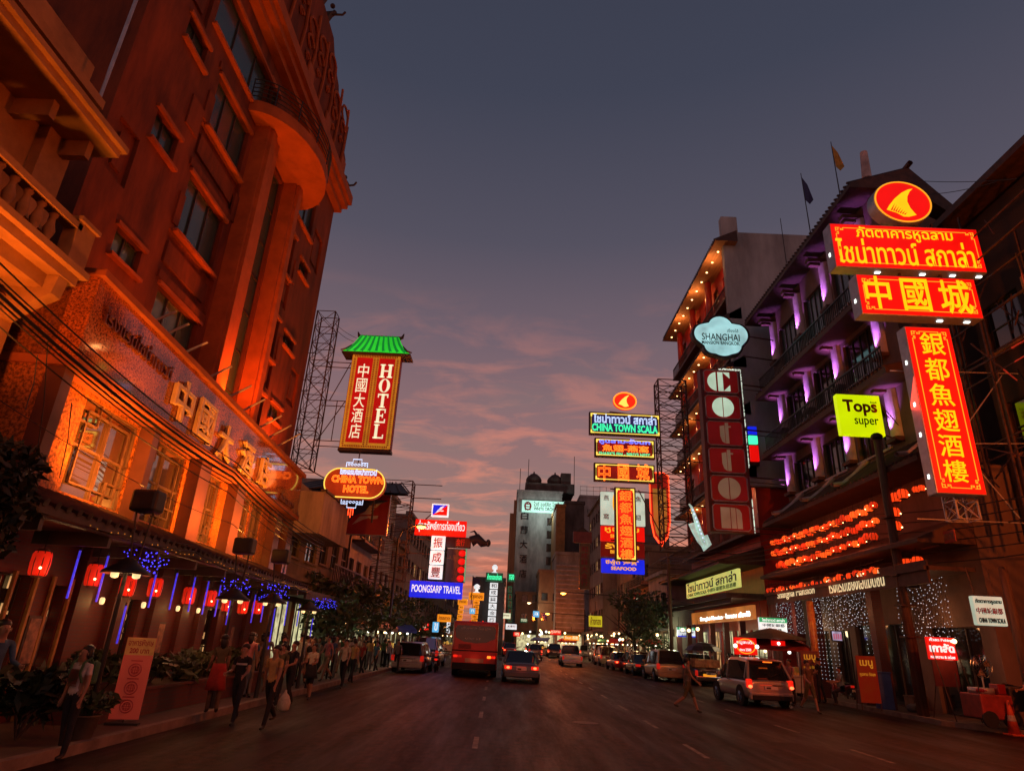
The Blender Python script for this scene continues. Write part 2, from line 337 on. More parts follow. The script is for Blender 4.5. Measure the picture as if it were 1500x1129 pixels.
# ------------------------------------------------------------------ ground
b = MB(); b.quad((-900, -60, 0), (900, -60, 0), (900, 1500, 0), (-900, 1500, 0)); tag(b.build('road', M['asphalt']), kind='structure')
def walk(name, inner, outer):   # strip between kerb line and buildings
    b = MB(); k = MB()
    for (x0, y0), (x1, y1) in zip(inner[:-1], inner[1:]):
        s = 1 if outer > x0 else -1
        p = [(x0+s*.16, y0, .15), (x1+s*.16, y1, .15), (outer, y1, .15), (outer, y0, .15)]
        b.quad(*(p if s < 0 else p[::-1]))
        for z0, xa in ((.0, 0),):
            k.add([(x0, y0, 0), (x1, y1, 0), (x1, y1, .16), (x0, y0, .16), (x0+s*.16, y0, .16), (x1+s*.16, y1, .16), (x1+s*.16, y1, .14), (x0+s*.16, y0, .14)],
                  [(0, 1, 2, 3), (3, 2, 5, 4), (4, 5, 6, 7)])
    tag(b.build('pavement', M['paver']), kind='structure'); tag(k.build('kerb', M['kerb']), kind='structure')
walk('l', [(-6.7, -20), (-6.7, 300)], -14)
walk('r', [(16.2, -20), (16.0, 21.5), (14.6, 24), (14.7, 33), (12.4, 46), (11.6, 62), (11.2, 300)], 26)
b = MB()
for k in range(16):                # dashed lane lines and the outer line
    y = 9+k*5.2
    b.quad((-.35-.018*y, y, .004), (-.24-.018*y, y, .004), (-.24-.018*(y+1.6), y+1.6, .004), (-.35-.018*(y+1.6), y+1.6, .004))
for k in range(9):
    y = 14.5+k*4.6
    b.quad((4.0, y, .004), (4.11, y, .004), (4.11, y+1.8, .004), (4.0, y+1.8, .004)); b.quad((8.0, y-4, .004), (8.11, y-4, .004), (8.11, y-2.2, .004), (8.0, y-2.2, .004))
tag(b.build('lane_markings', M['white']), kind='structure')
# ------------------------------------------------------------------ walls with openings
def holed(mb, mp, a0, a1, z0, z1, holes, dep=.18, back=None):
    A = sorted({a0, a1, *[h[0] for h in holes], *[h[1] for h in holes]}); Z = sorted({z0, z1, *[h[2] for h in holes], *[h[3] for h in holes]})
    A = [a for a in A if a0 <= a <= a1]; Z = [z for z in Z if z0 <= z <= z1]
    for i in range(len(A)-1):
        for j in range(len(Z)-1):
            ca, cz = (A[i]+A[i+1])/2, (Z[j]+Z[j+1])/2
            if any(h[0] < ca < h[1] and h[2] < cz < h[3] for h in holes): continue
            mb.quad(mp(A[i], Z[j], 0), mp(A[i+1], Z[j], 0), mp(A[i+1], Z[j+1], 0), mp(A[i], Z[j+1], 0))
    for a, c, e, f in [h[:4] for h in holes]:
        mb.quad(mp(a, e, 0), mp(a, f, 0), mp(a, f, dep), mp(a, e, dep)); mb.quad(mp(c, e, 0), mp(c, f, 0), mp(c, f, dep), mp(c, e, dep))
        mb.quad(mp(a, e, 0), mp(c, e, 0), mp(c, e, dep), mp(a, e, dep)); mb.quad(mp(a, f, 0), mp(c, f, 0), mp(c, f, dep), mp(a, f, dep))
def mbox(mb, mp, a0, a1, z0, z1, d0, d1):
    p = [mp(a, z, d) for d in (d0, d1) for z in (z0, z1) for a in (a0, a1)]
    mb.add(p, [(0, 1, 3, 2), (4, 6, 7, 5), (0, 4, 5, 1), (2, 3, 7, 6), (0, 2, 6, 4), (1, 5, 7, 3)])
def window(parent, mp, h, dep=.16, nv=2, nh=0, mf=None, mp_=None, sill=0., hood=0., msill=None, name='window'):
    a0, a1, z0, z1 = h; b = MB(); t = .05
    for i in range(nv+1):
        a = a0+(a1-a0)*i/nv; mbox(b, mp, max(a-t/2, a0+.002), min(a+t/2, a1-.002), z0+.002, z1-.002, dep-.05, dep+.02)
    for j in range(nh+2):
        z = z0+(z1-z0)*j/(nh+1); mbox(b, mp, a0+.004, a1-.004, max(z-t/2, z0+.004), min(z+t/2, z1-.004), dep-.045, dep+.015)
    o = b.build(name, mf or M['frame'], parent)
    p = MB(); p.quad(mp(a0, z0, dep), mp(a1, z0, dep), mp(a1, z1, dep), mp(a0, z1, dep)); p.build('pane', mp_ or M['pane'], o)
    if sill or hood:
        if sill: s = MB(); mbox(s, mp, a0-.12, a1+.12, z0-.1, z0-.003, -sill, .02); s.build('window_sill', msill or M['hoteltrim'], o)
        if hood: s = MB(); mbox(s, mp, a0-.12, a1+.12, z1+.003, z1+.12, -hood, .02); s.build('window_hood', msill or M['hoteltrim'], o)
    return o
# ------------------------------------------------------------------ LEFT: hotel tower
HX = -10.5
hot = empty('hotel_tower', (HX-4, 20, 0), 'tall orange floodlit hotel block with a round balcony above the granite podium', 'hotel')
mpl = lambda a, z, d: (HX-d-hot.location.x, a-hot.location.y, z)
holes = [(14.1, 15.3, 18.3, 19.2), (14.0, 15.2, 14.4, 15.4), (13.9, 15.1, 10.6, 11.4), (16.2, 18.7, 8.6, 11.0), (16.2, 18.7, 12.9, 15.0), (16.3, 18.9, 17.0, 19.1), (15.2, 19.9, 20.2, 22.3),
         (23.4, 24.9, 16.4, 18.5), (24.0, 26.5, 19.5, 21.7), (23.4, 24.9, 12.4, 14.3), (25.8, 27.0, 17.4, 18.1), (25.6, 26.9, 13.6, 14.2), (23.4, 24.9, 9.2, 10.8), (25.6, 26.9, 10.2, 10.9), (21.0, 22.4, 8.4, 19.6), (19.5, 20.4, 20.9, 22.4), (22.6, 23.4, 20.3, 22.2)]
PH = [(15.9, 19.0, 11.5, 12.8), (16.0, 19.1, 15.6, 16.9), (13.0, 14.9, 19.6, 21.4), (23.1, 25.2, 15.0, 16.3), (23.1, 25.1, 11.2, 12.3), (26.9, 28.2, 18.6, 20.6), (12.8, 13.7, 12.4, 14.0), (27.2, 28.3, 11.5, 13.2)]
b = MB(); holed(b, mpl, 12.4, 29.0, 0, 23.2, holes+PH, .22)
for a, c, e, f in PH: b.quad(mpl(a, e, .13), mpl(c, e, .13), mpl(c, f, .13), mpl(a, f, .13)); mbox(b, mpl, a+.25, c-.25, e+.3, f-.3, .05, .129)
PH = []
l, n = mpl(12.4, 0, 0), mpl(29, 0, 9)
b.quad((l[0], l[1], 0), (l[0], l[1], 29), (n[0], l[1], 29), (n[0], l[1], 0)); b.quad((l[0], n[1], 0), (n[0], n[1], 0), (n[0], n[1], 29), (l[0], n[1], 29)); b.quad((n[0], l[1], 0), (n[0], l[1], 29), (n[0], n[1], 29), (n[0], n[1], 0))
b.quad((l[0], l[1], 23.2), (l[0], n[1], 23.2), (n[0], n[1], 23.2), (n[0], l[1], 23.2))
for a, c, z in ((15.9, 16.2, 13.0), (15.9, 16.3, 17.0), (15.2, 15.9, 16.1), (18.9, 19.2, 15.3), (22.8, 23.3, 15.2), (25.1, 25.5, 12.6), (25.2, 25.5, 16.5)):
    mbox(b, mpl, a, c, z, z+1.1, -.06, .02)      # stepped plaster panels beside the windows
for (a, c, e, f) in ((15.9, 19.0, 11.5, 12.8), (16.0, 19.1, 15.6, 16.9), (14.4, 15.9, 19.5, 21.4), (23.1, 25.2, 15.0, 16.3), (23.1, 25.1, 11.2, 12.3), (23.8, 26.8, 18.6, 19.4)):
    PH.append((a, c, e, f))
for h in holes[3:6]: mbox(b, mpl, h[0]-.25, h[1]+.25, h[3]+.16, h[3]+.42, -.07, .02)
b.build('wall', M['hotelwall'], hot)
for i, h in enumerate(holes):
    if h[3]-h[2] > 5: window(hot, mpl, h, .2, 1, 6)
    else: window(hot, mpl, h, .2, 3 if h[1]-h[0] > 2 else 2, 0, sill=.16, hood=.1)
for a in (19.2, 22.5):
    b = MB(); mbox(b, mpl, a, a+(1.1 if a < 20 else .75), 6, 19.75, -.55, .0); mbox(b, mpl, a+.12, a+.5, 6.05, 19.7, -.68, -.55); b.build('pilaster', M['hoteltrim'], hot)
# round balcony
b = MB(); n = 22; by, br = 21.4-20, 3.0
pts = [(HX-hot.location.x+1.95*math.sin(math.pi*i/n), by-br*math.cos(math.pi*i/n)) for i in range(n+1)]
b.prism(pts, 19.75, 20.25, 2); b.build('balcony_slab', M['hoteltrim'], hot)
b = MB()
for z in (20.45, 20.65, 20.85, 21.05, 21.25): b.tube([(p[0]-.05*(i-n/2)*0, p[1], z) for i, p in enumerate(pts)], .022)
for p in pts[::3]: b.cyl((p[0], p[1], 20.25), (p[0], p[1], 21.27), .025)
b.build('balcony_railing', M['black'], hot)
b = MB()
for z0, z1, d in ((23.2, 23.5, .35), (23.5, 23.8, .62), (23.8, 24.35, .8), (24.35, 24.6, .6)): b.box((HX-hot.location.x-.5, 12.3-20, z0+.002), (HX-hot.location.x+d, 29.1-20-.0+d*.3, z1)); 
b.build('cornice', M['hoteltrim'], hot)
# parapet with relief scrolls
b = MB(); px = HX-hot.location.x+.15
prof = [(12.4, 24.6), (29.0, 24.6), (29.0, 26.6), (28.2, 27.0), (27.6, 27.9), (26.6, 28.1), (26.0, 29.0), (25.0, 29.4), (24.2, 30.3), (12.4, 30.6)]
b.prism([(y-20, z) for y, z in prof], px-.6, px, 0); b.build('parapet', M['hotelwall'], hot)
b = MB()
for k in range(11):
    y0 = -7+k*1.45; z0 = 26.2+.5*(k % 3)
    for t in range(3):
        q = [(px+.06, y0+(.16+.13*t)*math.cos(a*.6)*1.3, z0+t*.85+(.16+.16*t)*math.sin(a*.6)) for a in range(9)]; b.tube(q, .07)
    b.tube([(px+.06, y0+.5, 25), (px+.08, y0+.62, 27), (px+.06, y0+.45, 29.4-.1*k*.2)], .07)
for y0 in (22.3, 25.3, 28.4): b.bbox((px, y0-20-.4, 24.7), (px+.14, y0-20+.4, 26.2), .05)
b.build('relief_ornament', M['hoteltrim'], hot)
for y0, z0 in ((22.4, 30.4), (23.3, 30.3), (29.4, 24.6)):
    b = MB(); b.tube([(px-.2, y0-20, z0), (px-.1, y0-20, z0+.5), (px+.15, y0-20+.1, z0+.8), (px+.0, y0-20+.25, z0+1.15)], [.14, .2, .12, .05]); b.tube([(px+.1, y0-20, z0+.55), (px+.5, y0-20+.2, z0+.8), (px+.62, y0-20+.2, z0+1.0)], .06); b.ell((px, y0-20, z0+1.15), .13); b.build('roof_finial', M['steel'], hot)
# flag rods leaning out above the podium
for k, (x, y) in enumerate(((200, 428), (235, 400), (262, 442), (300, 488), (332, 520), (352, 552), (378, 585), (392, 610), (405, 630))):
    p = atX(x, y, -8.9)
    b = MB(); b.cyl((0, 0, 0), (.9, .25, .75), .035, .03, 6); o = b.build('flag_rod', mat('bare_steel_rod%d' % k, (.4, .3, .25), .5, .2, 5) if k == 0 else M['rod'], None, (-9.1, p.y+.3, 8.1))
    if k == 0: M['rod'] = o.data.materials[0]
    tag(o, 'bare steel flag rod leaning out above the hotel granite fascia', 'flag rod', 'flag rods along the top of the podium')
# ------------------------------------------------------------------ LEFT: podium (turned a few degrees)
PA = math.atan2(.065, 1)
pod = empty('hotel_podium', (-8.0, 10.6, 0), 'polished granite hotel podium with raised Chinese lettering and lit shop windows', 'building', rz=PA)
mpp = lambda a, z, d: (-d, a, z)
PM = Matrix.Translation((-8.0, 10.6, 0)) @ Matrix.Rotation(PA, 4, 'Z'); PI_ = PM.inverted()
def pp(x, y, d=0):      # pixel -> podium local (a, z) on the plane d behind the fascia
    o = PI_ @ CAMP; q = PI_.to_3x3() @ ray(x, y); t = (-d-o.x)/q.x; return o.y+q.y*t, o.z+q.z*t
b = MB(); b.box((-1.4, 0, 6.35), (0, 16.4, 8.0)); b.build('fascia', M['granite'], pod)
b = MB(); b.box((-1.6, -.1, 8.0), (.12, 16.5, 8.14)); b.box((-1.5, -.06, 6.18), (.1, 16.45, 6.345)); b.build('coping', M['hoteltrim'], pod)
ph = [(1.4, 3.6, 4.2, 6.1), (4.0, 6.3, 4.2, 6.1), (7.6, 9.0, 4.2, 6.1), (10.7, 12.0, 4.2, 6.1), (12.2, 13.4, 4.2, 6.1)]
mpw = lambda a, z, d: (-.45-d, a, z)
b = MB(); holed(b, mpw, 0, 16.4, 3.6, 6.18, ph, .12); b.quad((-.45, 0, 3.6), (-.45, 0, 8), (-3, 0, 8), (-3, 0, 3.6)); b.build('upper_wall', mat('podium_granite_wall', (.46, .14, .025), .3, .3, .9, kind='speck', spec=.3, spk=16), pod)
M['bronzepane'] = glass('bronze_window_pane', (.07, .035, .012), .03, 2.7)
M['lattice'] = mat('bronze_lattice', (.16, .08, .045), .45, .3, 5)
for h in ph:
    o = window(pod, mpw, h, .1, 2, 1, M['lattice'], M['bronzepane'])
    g = MB(); a0, a1, z0, z1 = h
    for (u0, v0, u1, v1) in ((.12, .12, .12, .88), (.88, .12, .88, .88), (.12, .12, .88, .12), (.12, .88, .88, .88), (.0, .75, .3, .75), (.7, .25, 1, .25), (.3, .75, .3, 1), (.7, 0, .7, .25), (.5, .12, .5, .88)):
        p0 = (-.5, a0+(a1-a0)*u0, z0+(z1-z0)*v0); p1 = (-.5, a0+(a1-a0)*u1, z0+(z1-z0)*v1); g.cyl(p0, p1, .03, n=4)
    g.build('lattice', M['lattice'], o)
for a in (.0, 3.62, 6.5, 9.55, 14.2, 16.0):
    b = MB(); b.box((-.449, a+.02, 3.7), (-.12, a+(.3 if a in (0, 3.62) else .75), 6.17)); b.build('pier', mat('brown_marble', (.13, .045, .03), .3, .3, 1) if a == 0 else M['marble'], pod)
    if a == 0: M['marble'] = bpy.data.materials['brown_marble']
# tiled canopy with beads along its eave
b = MB(); b.add([(-.46, -1.2, 4.05), (-.46, 16.4, 4.05), (.95, 16.4, 3.55), (.95, -1.2, 3.55), (-.46, -1.2, 3.45), (-.46, 16.4, 3.45), (.95, 16.4, 3.42), (.95, -1.2, 3.42)], [(0, 3, 2, 1), (3, 7, 6, 2), (4, 5, 6, 7), (0, 4, 7, 3), (1, 2, 6, 5)])
b.build('canopy', M['tile'], pod)
b = MB()
for k in range(58):
    a = -1.1+k*.302; b.cyl((-.44, a, 4.10), (.98, a, 3.575), .07, n=6); 
b.build('canopy_tiles', M['tile'], pod)
b = MB(); b.smooth = False
for i in range(9):        # arched valance beams under the canopy
    a = -1+i*2
    b.tube([(.9, a+2*t/8, 3.38-.16*abs(math.sin(math.pi*t/8))*0-.0) for t in range(9)], .03)
    b.box((-.4, a, 3.18), (.9, a+.1, 3.42))
b.build('canopy_beams', M['frame'], pod)
# street level: dark red piers with shopfronts
hs = [(-1.0, .2, .15, 2.75), (1.15, 2.3, .15, 2.7), (3.0, 3.5, .15, 2.6), (6.3, 6.9, .9, 2.5), (11.5, 12.6, .15, 2.5)]
mpg = lambda a, z, d: (-1.0-d, a, z)
b = MB(); holed(b, mpg, -2.4, 16.4, 0, 3.5, hs, .3); b.build('street_wall', M['redwall'], pod)
b = MB()
for a in (1.1, 1.7, 2.35, 2.9, 3.55): b.box((-.99, a, .15), (-.93, a+.07, 2.75))
b.build('door_post', mat('yellow_door_post', (.42, .24, .06), .6, .3, 4), pod)
b = MB(); b.bbox((-.98, -2.3, 2.75), (-.35, -.2, 3.15), .03); b.build('shop_awning', M['cream'], pod); lamp('POINT', (-.75, -.8, 2.55), 9, (1, .6, .25), pod, .1, name='shop_light')
for k_, a in enumerate((-1.7, .45, 3.75, 5.3, 7.4, 9.2, 10.6, 13.2, 15.2)):
    b = MB(); b.box((-.999, a, .15), (-.86, a+.55, 3.4)); b.box((-.999, a-.05, .15), (-.82, a+.6, .5)); b.box((-.999, a-.05, 3.15), (-.82, a+.6, 3.3)); b.build('street_pier', M['redwall'], pod)
for a in (4.6, 6.6, 8.7, 10.2, 12.9):
    b = MB(); b.smooth = True; b.lathe([(.03, 0), (.05, .03), (.055, .12), (.03, .15)], (-.79, a, 2.3), 10); wl_ = b.build('wall_lamp', M['lampglobe'], pod); lamp('POINT', (-.62, a, 2.35), 5, (1, .5, .15), pod, .08, name='wall_lamp_glow')
for a in (2.6, 8.1, 13.9):
    b = MB(); b.box((-.995, a-.1, 1.1), (-.95, a+.45, 2.0)); b.build('poster_frame', M['frame'], pod); b = MB(); b.box((-.948, a-.05, 1.15), (-.94, a+.4, 1.95)); b.build('poster', mat('faded_poster', (.35, .18, .10), .6, .6, 6, col2=(.06, .05, .05)) if a < 3 else bpy.data.materials['faded_poster'], pod)
M['shopglow'] = emi('lit_shop_interior', (1.0, .55, .2), .6, .8, (.4, .3, .2), 2.5)
M['shopglow2'] = emi('lit_shop_interior_cool', (.9, .85, .45), .7, .8, (.4, .4, .3), 3)
for i, h in enumerate(hs):
    o = window(pod, mpg, h, .25, 2, 1, M['frame'], M['blackpane'], name='shopfront')
    r = MB(); a0, a1, z0, z1 = h; 
    for z in (.5, .95, 1.4, 1.85, 2.3):
        for a in range(int((a1-a0)/.16)): 
            if rnd.random() < .6: r.box((-1.22, a0+.05+a*.16, z+.15), (-1.21-.0, a0+.14+a*.16, z+.15+rnd.uniform(.06, .28)))
    r.build('window_display', M['shopglow2' if i in (0,) else 'shopglow'], o)
# raised lettering on the fascia
b = MB(); rot = Matrix(((0, -1, 0, 0), (1, 0, 0, 0), (0, 0, 1, 0), (0, 0, 0, 1)))    # text x -> +a (along the street), facing +x
rot = Matrix(((0, -1, 0, 0), (1, 0, 0, 0), (0, 0, 1, 0), (0, 0, 0, 1)))
M['brassletter'] = mat('brass_lettering', (.72, .45, .18), .35, .2, 3, metal=.3)
def fascia_text(t, a0, a1, z0, z1, ext=.12, mt='brassletter', bold=0., neon=0.):
    b = MB(); b.T = rot; b.text(t, a0, z0, a1, z1, -.015, ext, bold, neon)
    if ext > .1: b.text(t, a0-.02, z0-.02, a1+.02, z1+.02, -.10, 0, 0, .035)
    return b.build('lettering', M[mt], pod)
for c, (x, y) in zip('中國大酒店', ((264, 588), (297, 617), (326, 648), (358, 672), (384, 690))):
    a, z = pp(x, y); fascia_text(c, a-.52, a+.52, z-.5, z+.5)
a0, z0 = pp(150, 455); a1, z1 = pp(218, 500)
M['darkletter'] = mat('dark_red_lettering', (.10, .02, .012), .5, .2, 3)
fascia_text('โรงแรมไชน่าทาวน์', .35, 3.4, 7.25, 7.62, .05, 'darkletter')
fascia_text('ห้องอาหาร', 13.6, 15.6, 6.5, 6.8, .05, 'darkletter')
# hotel floodlights and building light
M['black2'] = mat('floodlight_housing', (.015, .014, .013), .5, .3, 8)
LED = []
def lamp_post(x, y, X=-7.25, flood=True, big=1., label='', lit=True):
    g = atX(x, y, X); o = empty('lamp_post', (X, g.y, .15), label, 'street lamp')
    h = g.z-.15
    b = MB(); b.cyl((0, 0, 0), (0, 0, .4), .07, .05); b.cyl((0, 0, .4), (0, 0, h+.2), .045, .035); b.build('pole', M['black'], o)
    b = MB(); b.smooth = True; b.lathe([(.03, h+.36), (.1, h+.32), (.24, h+.2), (.40, h+.1), (.42, h+.05), (.39, h+.05), (.1, h+.16)], n=16); b.build('lamp_shade', M['black'], o)
    for s in (-.2, .2):
        b = MB(); b.smooth = True; b.lathe([(.04, h+.13), (.07, h+.07), (.065, h+.0), (.03, h-.02)], (s, 0, 0), 10); b.build('bulb', M['lampglobe'], o)
    if lit: lamp('POINT', (0, 0, h-.12), 24, (1, .5, .2), o, .12)
    if flood:
        b = MB(); b.cyl((-.05, .1, h+.3), (-.22, .2, h+1.25), .018); b.cyl((.1, .1, h+.3), (.12, .2, h+1.25), .018); b.build('floodlight_arm', M['black'], o)
        b = MB(); b.bbox((-.28, -.02, h+1.2), (.22, .38, h+1.62), .06); b.build('floodlight', M['black2'], o)
        q = lamp('SPOT', (-.3, .2, h+1.68), 950, (1, .30, .04), o, .12, (-2.2, 1.4, h+4.2), 160, .9, 'floodlight_beam')
    return o
lp = []
lamp_post(183, 845, -7.0, label='black lamp post nearest the camera, its floodlight aimed at the granite')
lamp_post(340, 882, -7.0, label='middle black lamp post with two bulbs under a flat shade')
lamp_post(398, 886, -7.0, label='black lamp post just beyond the middle one, floodlight on top')
lamp_post(452, 897, -7.0, False, label='far black lamp post without floodlight beside the first street tree')
def flood(loc, power, aim, label, spot=130, col=ORG, post=False):
    o = empty('floodlight', loc, label, 'floodlight'); b = MB(); b.bbox((-.2, -.25, 0), (.2, .25, .22), .04); b.build('housing', M['black2'], o)
    if post: b = MB(); b.cyl((0, 0, .15-loc[2]), (0, 0, 0), .04); b.build('pole', M['black'], o)
    b = MB(); b.quad((-.16, -.2, .235), (.16, -.2, .235), (.16, .2, .235), (-.16, .2, .235)); b.build('lens', M['bulb'], o)
    lamp('SPOT', (0, 0, .3), power, col, o, .15, Vector(aim)-Vector(loc), spot, .8, 'floodlight_beam')
# lamps lying on the podium roof behind its coping, pointing up the tower
for k, (y, pw, az) in enumerate(((14.5, 260, 17), (20.5, 1900, 20), (25.5, 1100, 20))):
    flood((-8.75-.065*(y-10.6)+.35, y, 8.16), pw, (-10.6, y+1.0, az), ['floodlight on the podium roof at its near end', 'floodlight on the podium roof below the round balcony', 'floodlight on the podium roof at its far end'][k], 150)
# ------------------------------------------------------------------ LEFT: old house nearest the camera
HXX = -7.9
oh = empty('old_shophouse', (-9, 6.5, 0), 'cream old shophouse with balustrade balcony lit orange at the left edge', 'house')
ho = lambda x, y, z: (x+9, y-6.5, z)
b = MB(); hh = [(6.2, 7.4, 8.9, 10.3)]
mph = lambda a, z, d: (-9.0-d+9, a-6.5, z)
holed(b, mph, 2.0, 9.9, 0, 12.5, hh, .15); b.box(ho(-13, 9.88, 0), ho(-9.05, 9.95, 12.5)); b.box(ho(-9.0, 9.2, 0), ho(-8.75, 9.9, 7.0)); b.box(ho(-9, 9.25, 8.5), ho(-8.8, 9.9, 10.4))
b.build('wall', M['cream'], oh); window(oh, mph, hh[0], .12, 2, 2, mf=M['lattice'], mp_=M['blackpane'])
b = MB(); b.box(ho(-9.0, 2, 7.45), ho(-7.95, 10.0, 7.62)); b.box(ho(-9.0, 2, 7.62), ho(-7.82, 10.08, 7.74)); b.box(ho(-9, 2, 7.2), ho(-8.2, 9.9, 7.45)); b.build('balcony_slab', M['cream'], oh)
for k in range(5):
    y = 2.6+k*1.75; b = MB(); b.prism([(-9+9, 6.6), (-8.7+9, 6.62), (-8.35+9, 6.9), (-8.02+9, 7.1), (-7.98+9, 7.44), (-9+9, 7.44)], y-6.5, y-6.5+.24, 1); b.build('bracket', M['cream'], oh)
for k in range(20):
    y = 3.2+k*.31; b = MB(); b.smooth = True
    b.lathe([(.075, 0), (.075, .05), (.045, .09), (.085, .2), (.095, .28), (.055, .42), (.045, .5), (.07, .55), (.075, .6)], (1.0, y-6.5, 7.74), 8); b.build('baluster', M['cream'], oh)
b = MB(); b.box(ho(-8.1, 2, 8.34), ho(-7.86, 9.6, 8.46)); b.box(ho(-8.12, 9.5, 7.74), ho(-7.86, 9.95, 8.5)); b.box(ho(-8.16, 9.46, 8.5), ho(-7.8, 10.0, 8.58)); b.build('balcony_rail', M['cream'], oh)
b = MB(); b.box(ho(-9.2, 2, 10.35), ho(-8.0, 10.05, 10.5)); b.box(ho(-9.2, 2, 10.5), ho(-7.9, 10.12, 10.62)); b.box(ho(-9.2, 2, 11.2), ho(-8.35, 9.7, 11.4)); b.build('cornice', M['cream'], oh)
for y in (5.2, 6.9, 8.6, 9.6):
    b = MB(); b.box(ho(-9, y, 10.0), ho(-8.3, y+.14, 10.35)); b.build('bracket', M['cream'], oh)
b = MB(); b.cyl(ho(-8.5, 9.7, 11.4), ho(-8.5, 9.72, 16.5), .035); b.build('drainpipe', M['alu'], oh)
flood((-7.4, 7.4, 4.1), 1300, (-8.6, 8.3, 9), 'floodlight on a thin post aimed up at the old balcony', 120, (1, .22, .025), True)
# ------------------------------------------------------------------ LEFT: lanterns, LED tubes, LED bushes
def PROF(w, h, r): return [(.30*w, 0), (.42*w, .1*h), (.52*w, .35*h), (.54*w, .5*h), (.52*w, .65*h), (.42*w, .9*h), (.30*w, h)] if r else [(.43*w, 0), (.49*w, .1*h), (.53*w, .5*h), (.5*w, .88*h), (.42*w, h)]
def lantern_mesh(w, h, mt, name, label, group, cat='lantern', rnd_=False):
    o = empty(name, (0, 0, 0), label, cat, group)
    b = MB(); b.smooth = True; b.lathe(PROF(w, h, rnd_), n=16); b.build('lantern_body', mt, o)
    b = MB()
    for t in range(8): a = t*math.pi/4; b.tube([(.46*w*math.cos(a), .46*w*math.sin(a), 0), (.535*w*math.cos(a), .535*w*math.sin(a), .5*h), (.44*w*math.cos(a), .44*w*math.sin(a), h)], .012*w/.4, 4)
    b.lathe([(.3*w, h), (.3*w, h+.03), (.05, h+.05)], n=10); b.lathe([(.3*w, -.03), (.3*w, 0.0)], n=10); b.build('lantern_rib', M['frame'], o)
    b = MB(); b.cyl((0, 0, h), (0, 0, h+.35), .008, n=4); b.build('cord', M['cable'], o)
    b = MB(); b.ell((.36*w, -.40*w, .3*h), .03*w/.4, 8, 5); b.build('bulb', M['bulb'], o)
    return o
names = [('lantern hanging nearest the camera under the dark tree', 59, 825), ('lantern behind the second LED tube from the left', 138, 842), ('lantern half hidden behind the first lamp post shade', 187, 858), ('lantern below the blue LED bush', 227, 860), ('lantern beside the tall price standee, fifth from the left', 277, 872), ('lantern between two LED tubes, sixth from the left', 308, 876), ('lantern behind the middle lamp post', 333, 884), ('lantern just right of the middle lamp post', 356, 888), ('lantern farthest along the hotel canopy', 377, 889)]
proto = None
for i, (nm, x, y) in enumerate(names):
    p = atX(x, y, -8.15)
    o = lantern_mesh(.30, .40, M['redlamp'], 'red_lantern', '', 'red lanterns under the hotel canopy') if i == 0 else tree_copy(proto)
    proto = proto or o; o.location = (p.x, p.y, p.z-.2); o['label'] = 'red '+nm
    lamp('POINT', (p.x+.4, p.y-.2, p.z-.3), 6, (1, .12, .03), None, .15, name='lantern_glow').parent = None
tubes = [(108, 804, 877), (150, 812, 882), (178, 886, 942), (223, 840, 890), (254, 838, 893), (281, 844, 896), (301, 850, 900), (319, 856, 903), (336, 862, 915), (371, 870, 912), (385, 873, 911), (398, 890, 950), (419, 880, 916), (437, 884, 917), (455, 905, 950)]
for i, (x, y0, y1) in enumerate(tubes):
    p = atX(x, (y0+y1)/2, -7.95); q = atX(x, y0, -7.95); r = atX(x, y1, -7.95); L = q.z-r.z
    o = empty('led_tube', (p.x, p.y, p.z-L/2), 'blue violet LED meteor tube hanging under the hotel canopy', 'light tube', 'blue LED tubes hanging along the hotel canopy')
    b = MB(); b.cyl((0, 0, 0), (0, 0, L), .02, n=6); b.build('tube', M['bluetube'], o)
    b = MB(); b.cyl((0, 0, L), (0, 0, L+.06), .024, n=6); b.cyl((0, 0, L+.06), (0, 0, L+.5), .004, n=4); b.build('cap', M['black'], o)
def led_bush(x, y, rx, rz, n, label, X=-7.3):
    p = atX(x, y, X); o = empty('led_bush', (p.x, p.y, p.z-rz), label, 'light decoration', 'blue LED bushes above the lamp posts')
    b = MB(); t = MB()
    for i in range(n):
        a = rnd.uniform(0, 6.28); u = rnd.random()**.5; z = rnd.uniform(0, 2*rz)
        q = Vector((rx*u*math.cos(a), rx*u*math.sin(a), z)); b.ell(q, .014, 5, 3)
        if i % 4 == 0: t.tube([(0, 0, 0), q*.5+Vector((0, 0, .1)), q], .006, 4)
    bo = b.build('bulbs', M['blueled'], o); bo['kind'] = 'stuff'; t.build('twigs', M['cable'], o)
led_bush(213, 822, .42, .22, 70, 'blue LED bush above the nearest lamp post')
led_bush(345, 858, .42, .2, 46, 'blue LED bush above the middle lamp post')
led_bush(403, 868, .5, .25, 80, 'dense blue LED bush above the third lamp post')
led_bush(475, 884, .5, .2, 70, 'blue LED bush by the first street tree')
# warm bead string along the canopy edge
b = MB()
for k in range(70):
    a = .2+k*.23; q = PM @ Vector((.97, a, 3.44-.03*math.sin(k*.9))); b.ell(q-PM.translation, .012, 5, 3) if rnd.random() < .8 else None
o = b.build('bead_light_string', emi('amber_bead', (1, .35, .04), .7, .6, scale=20), None, PM.translation); tag(o, 'string of amber bead lights along the tiled canopy edge', 'light string'); o['kind'] = 'stuff'
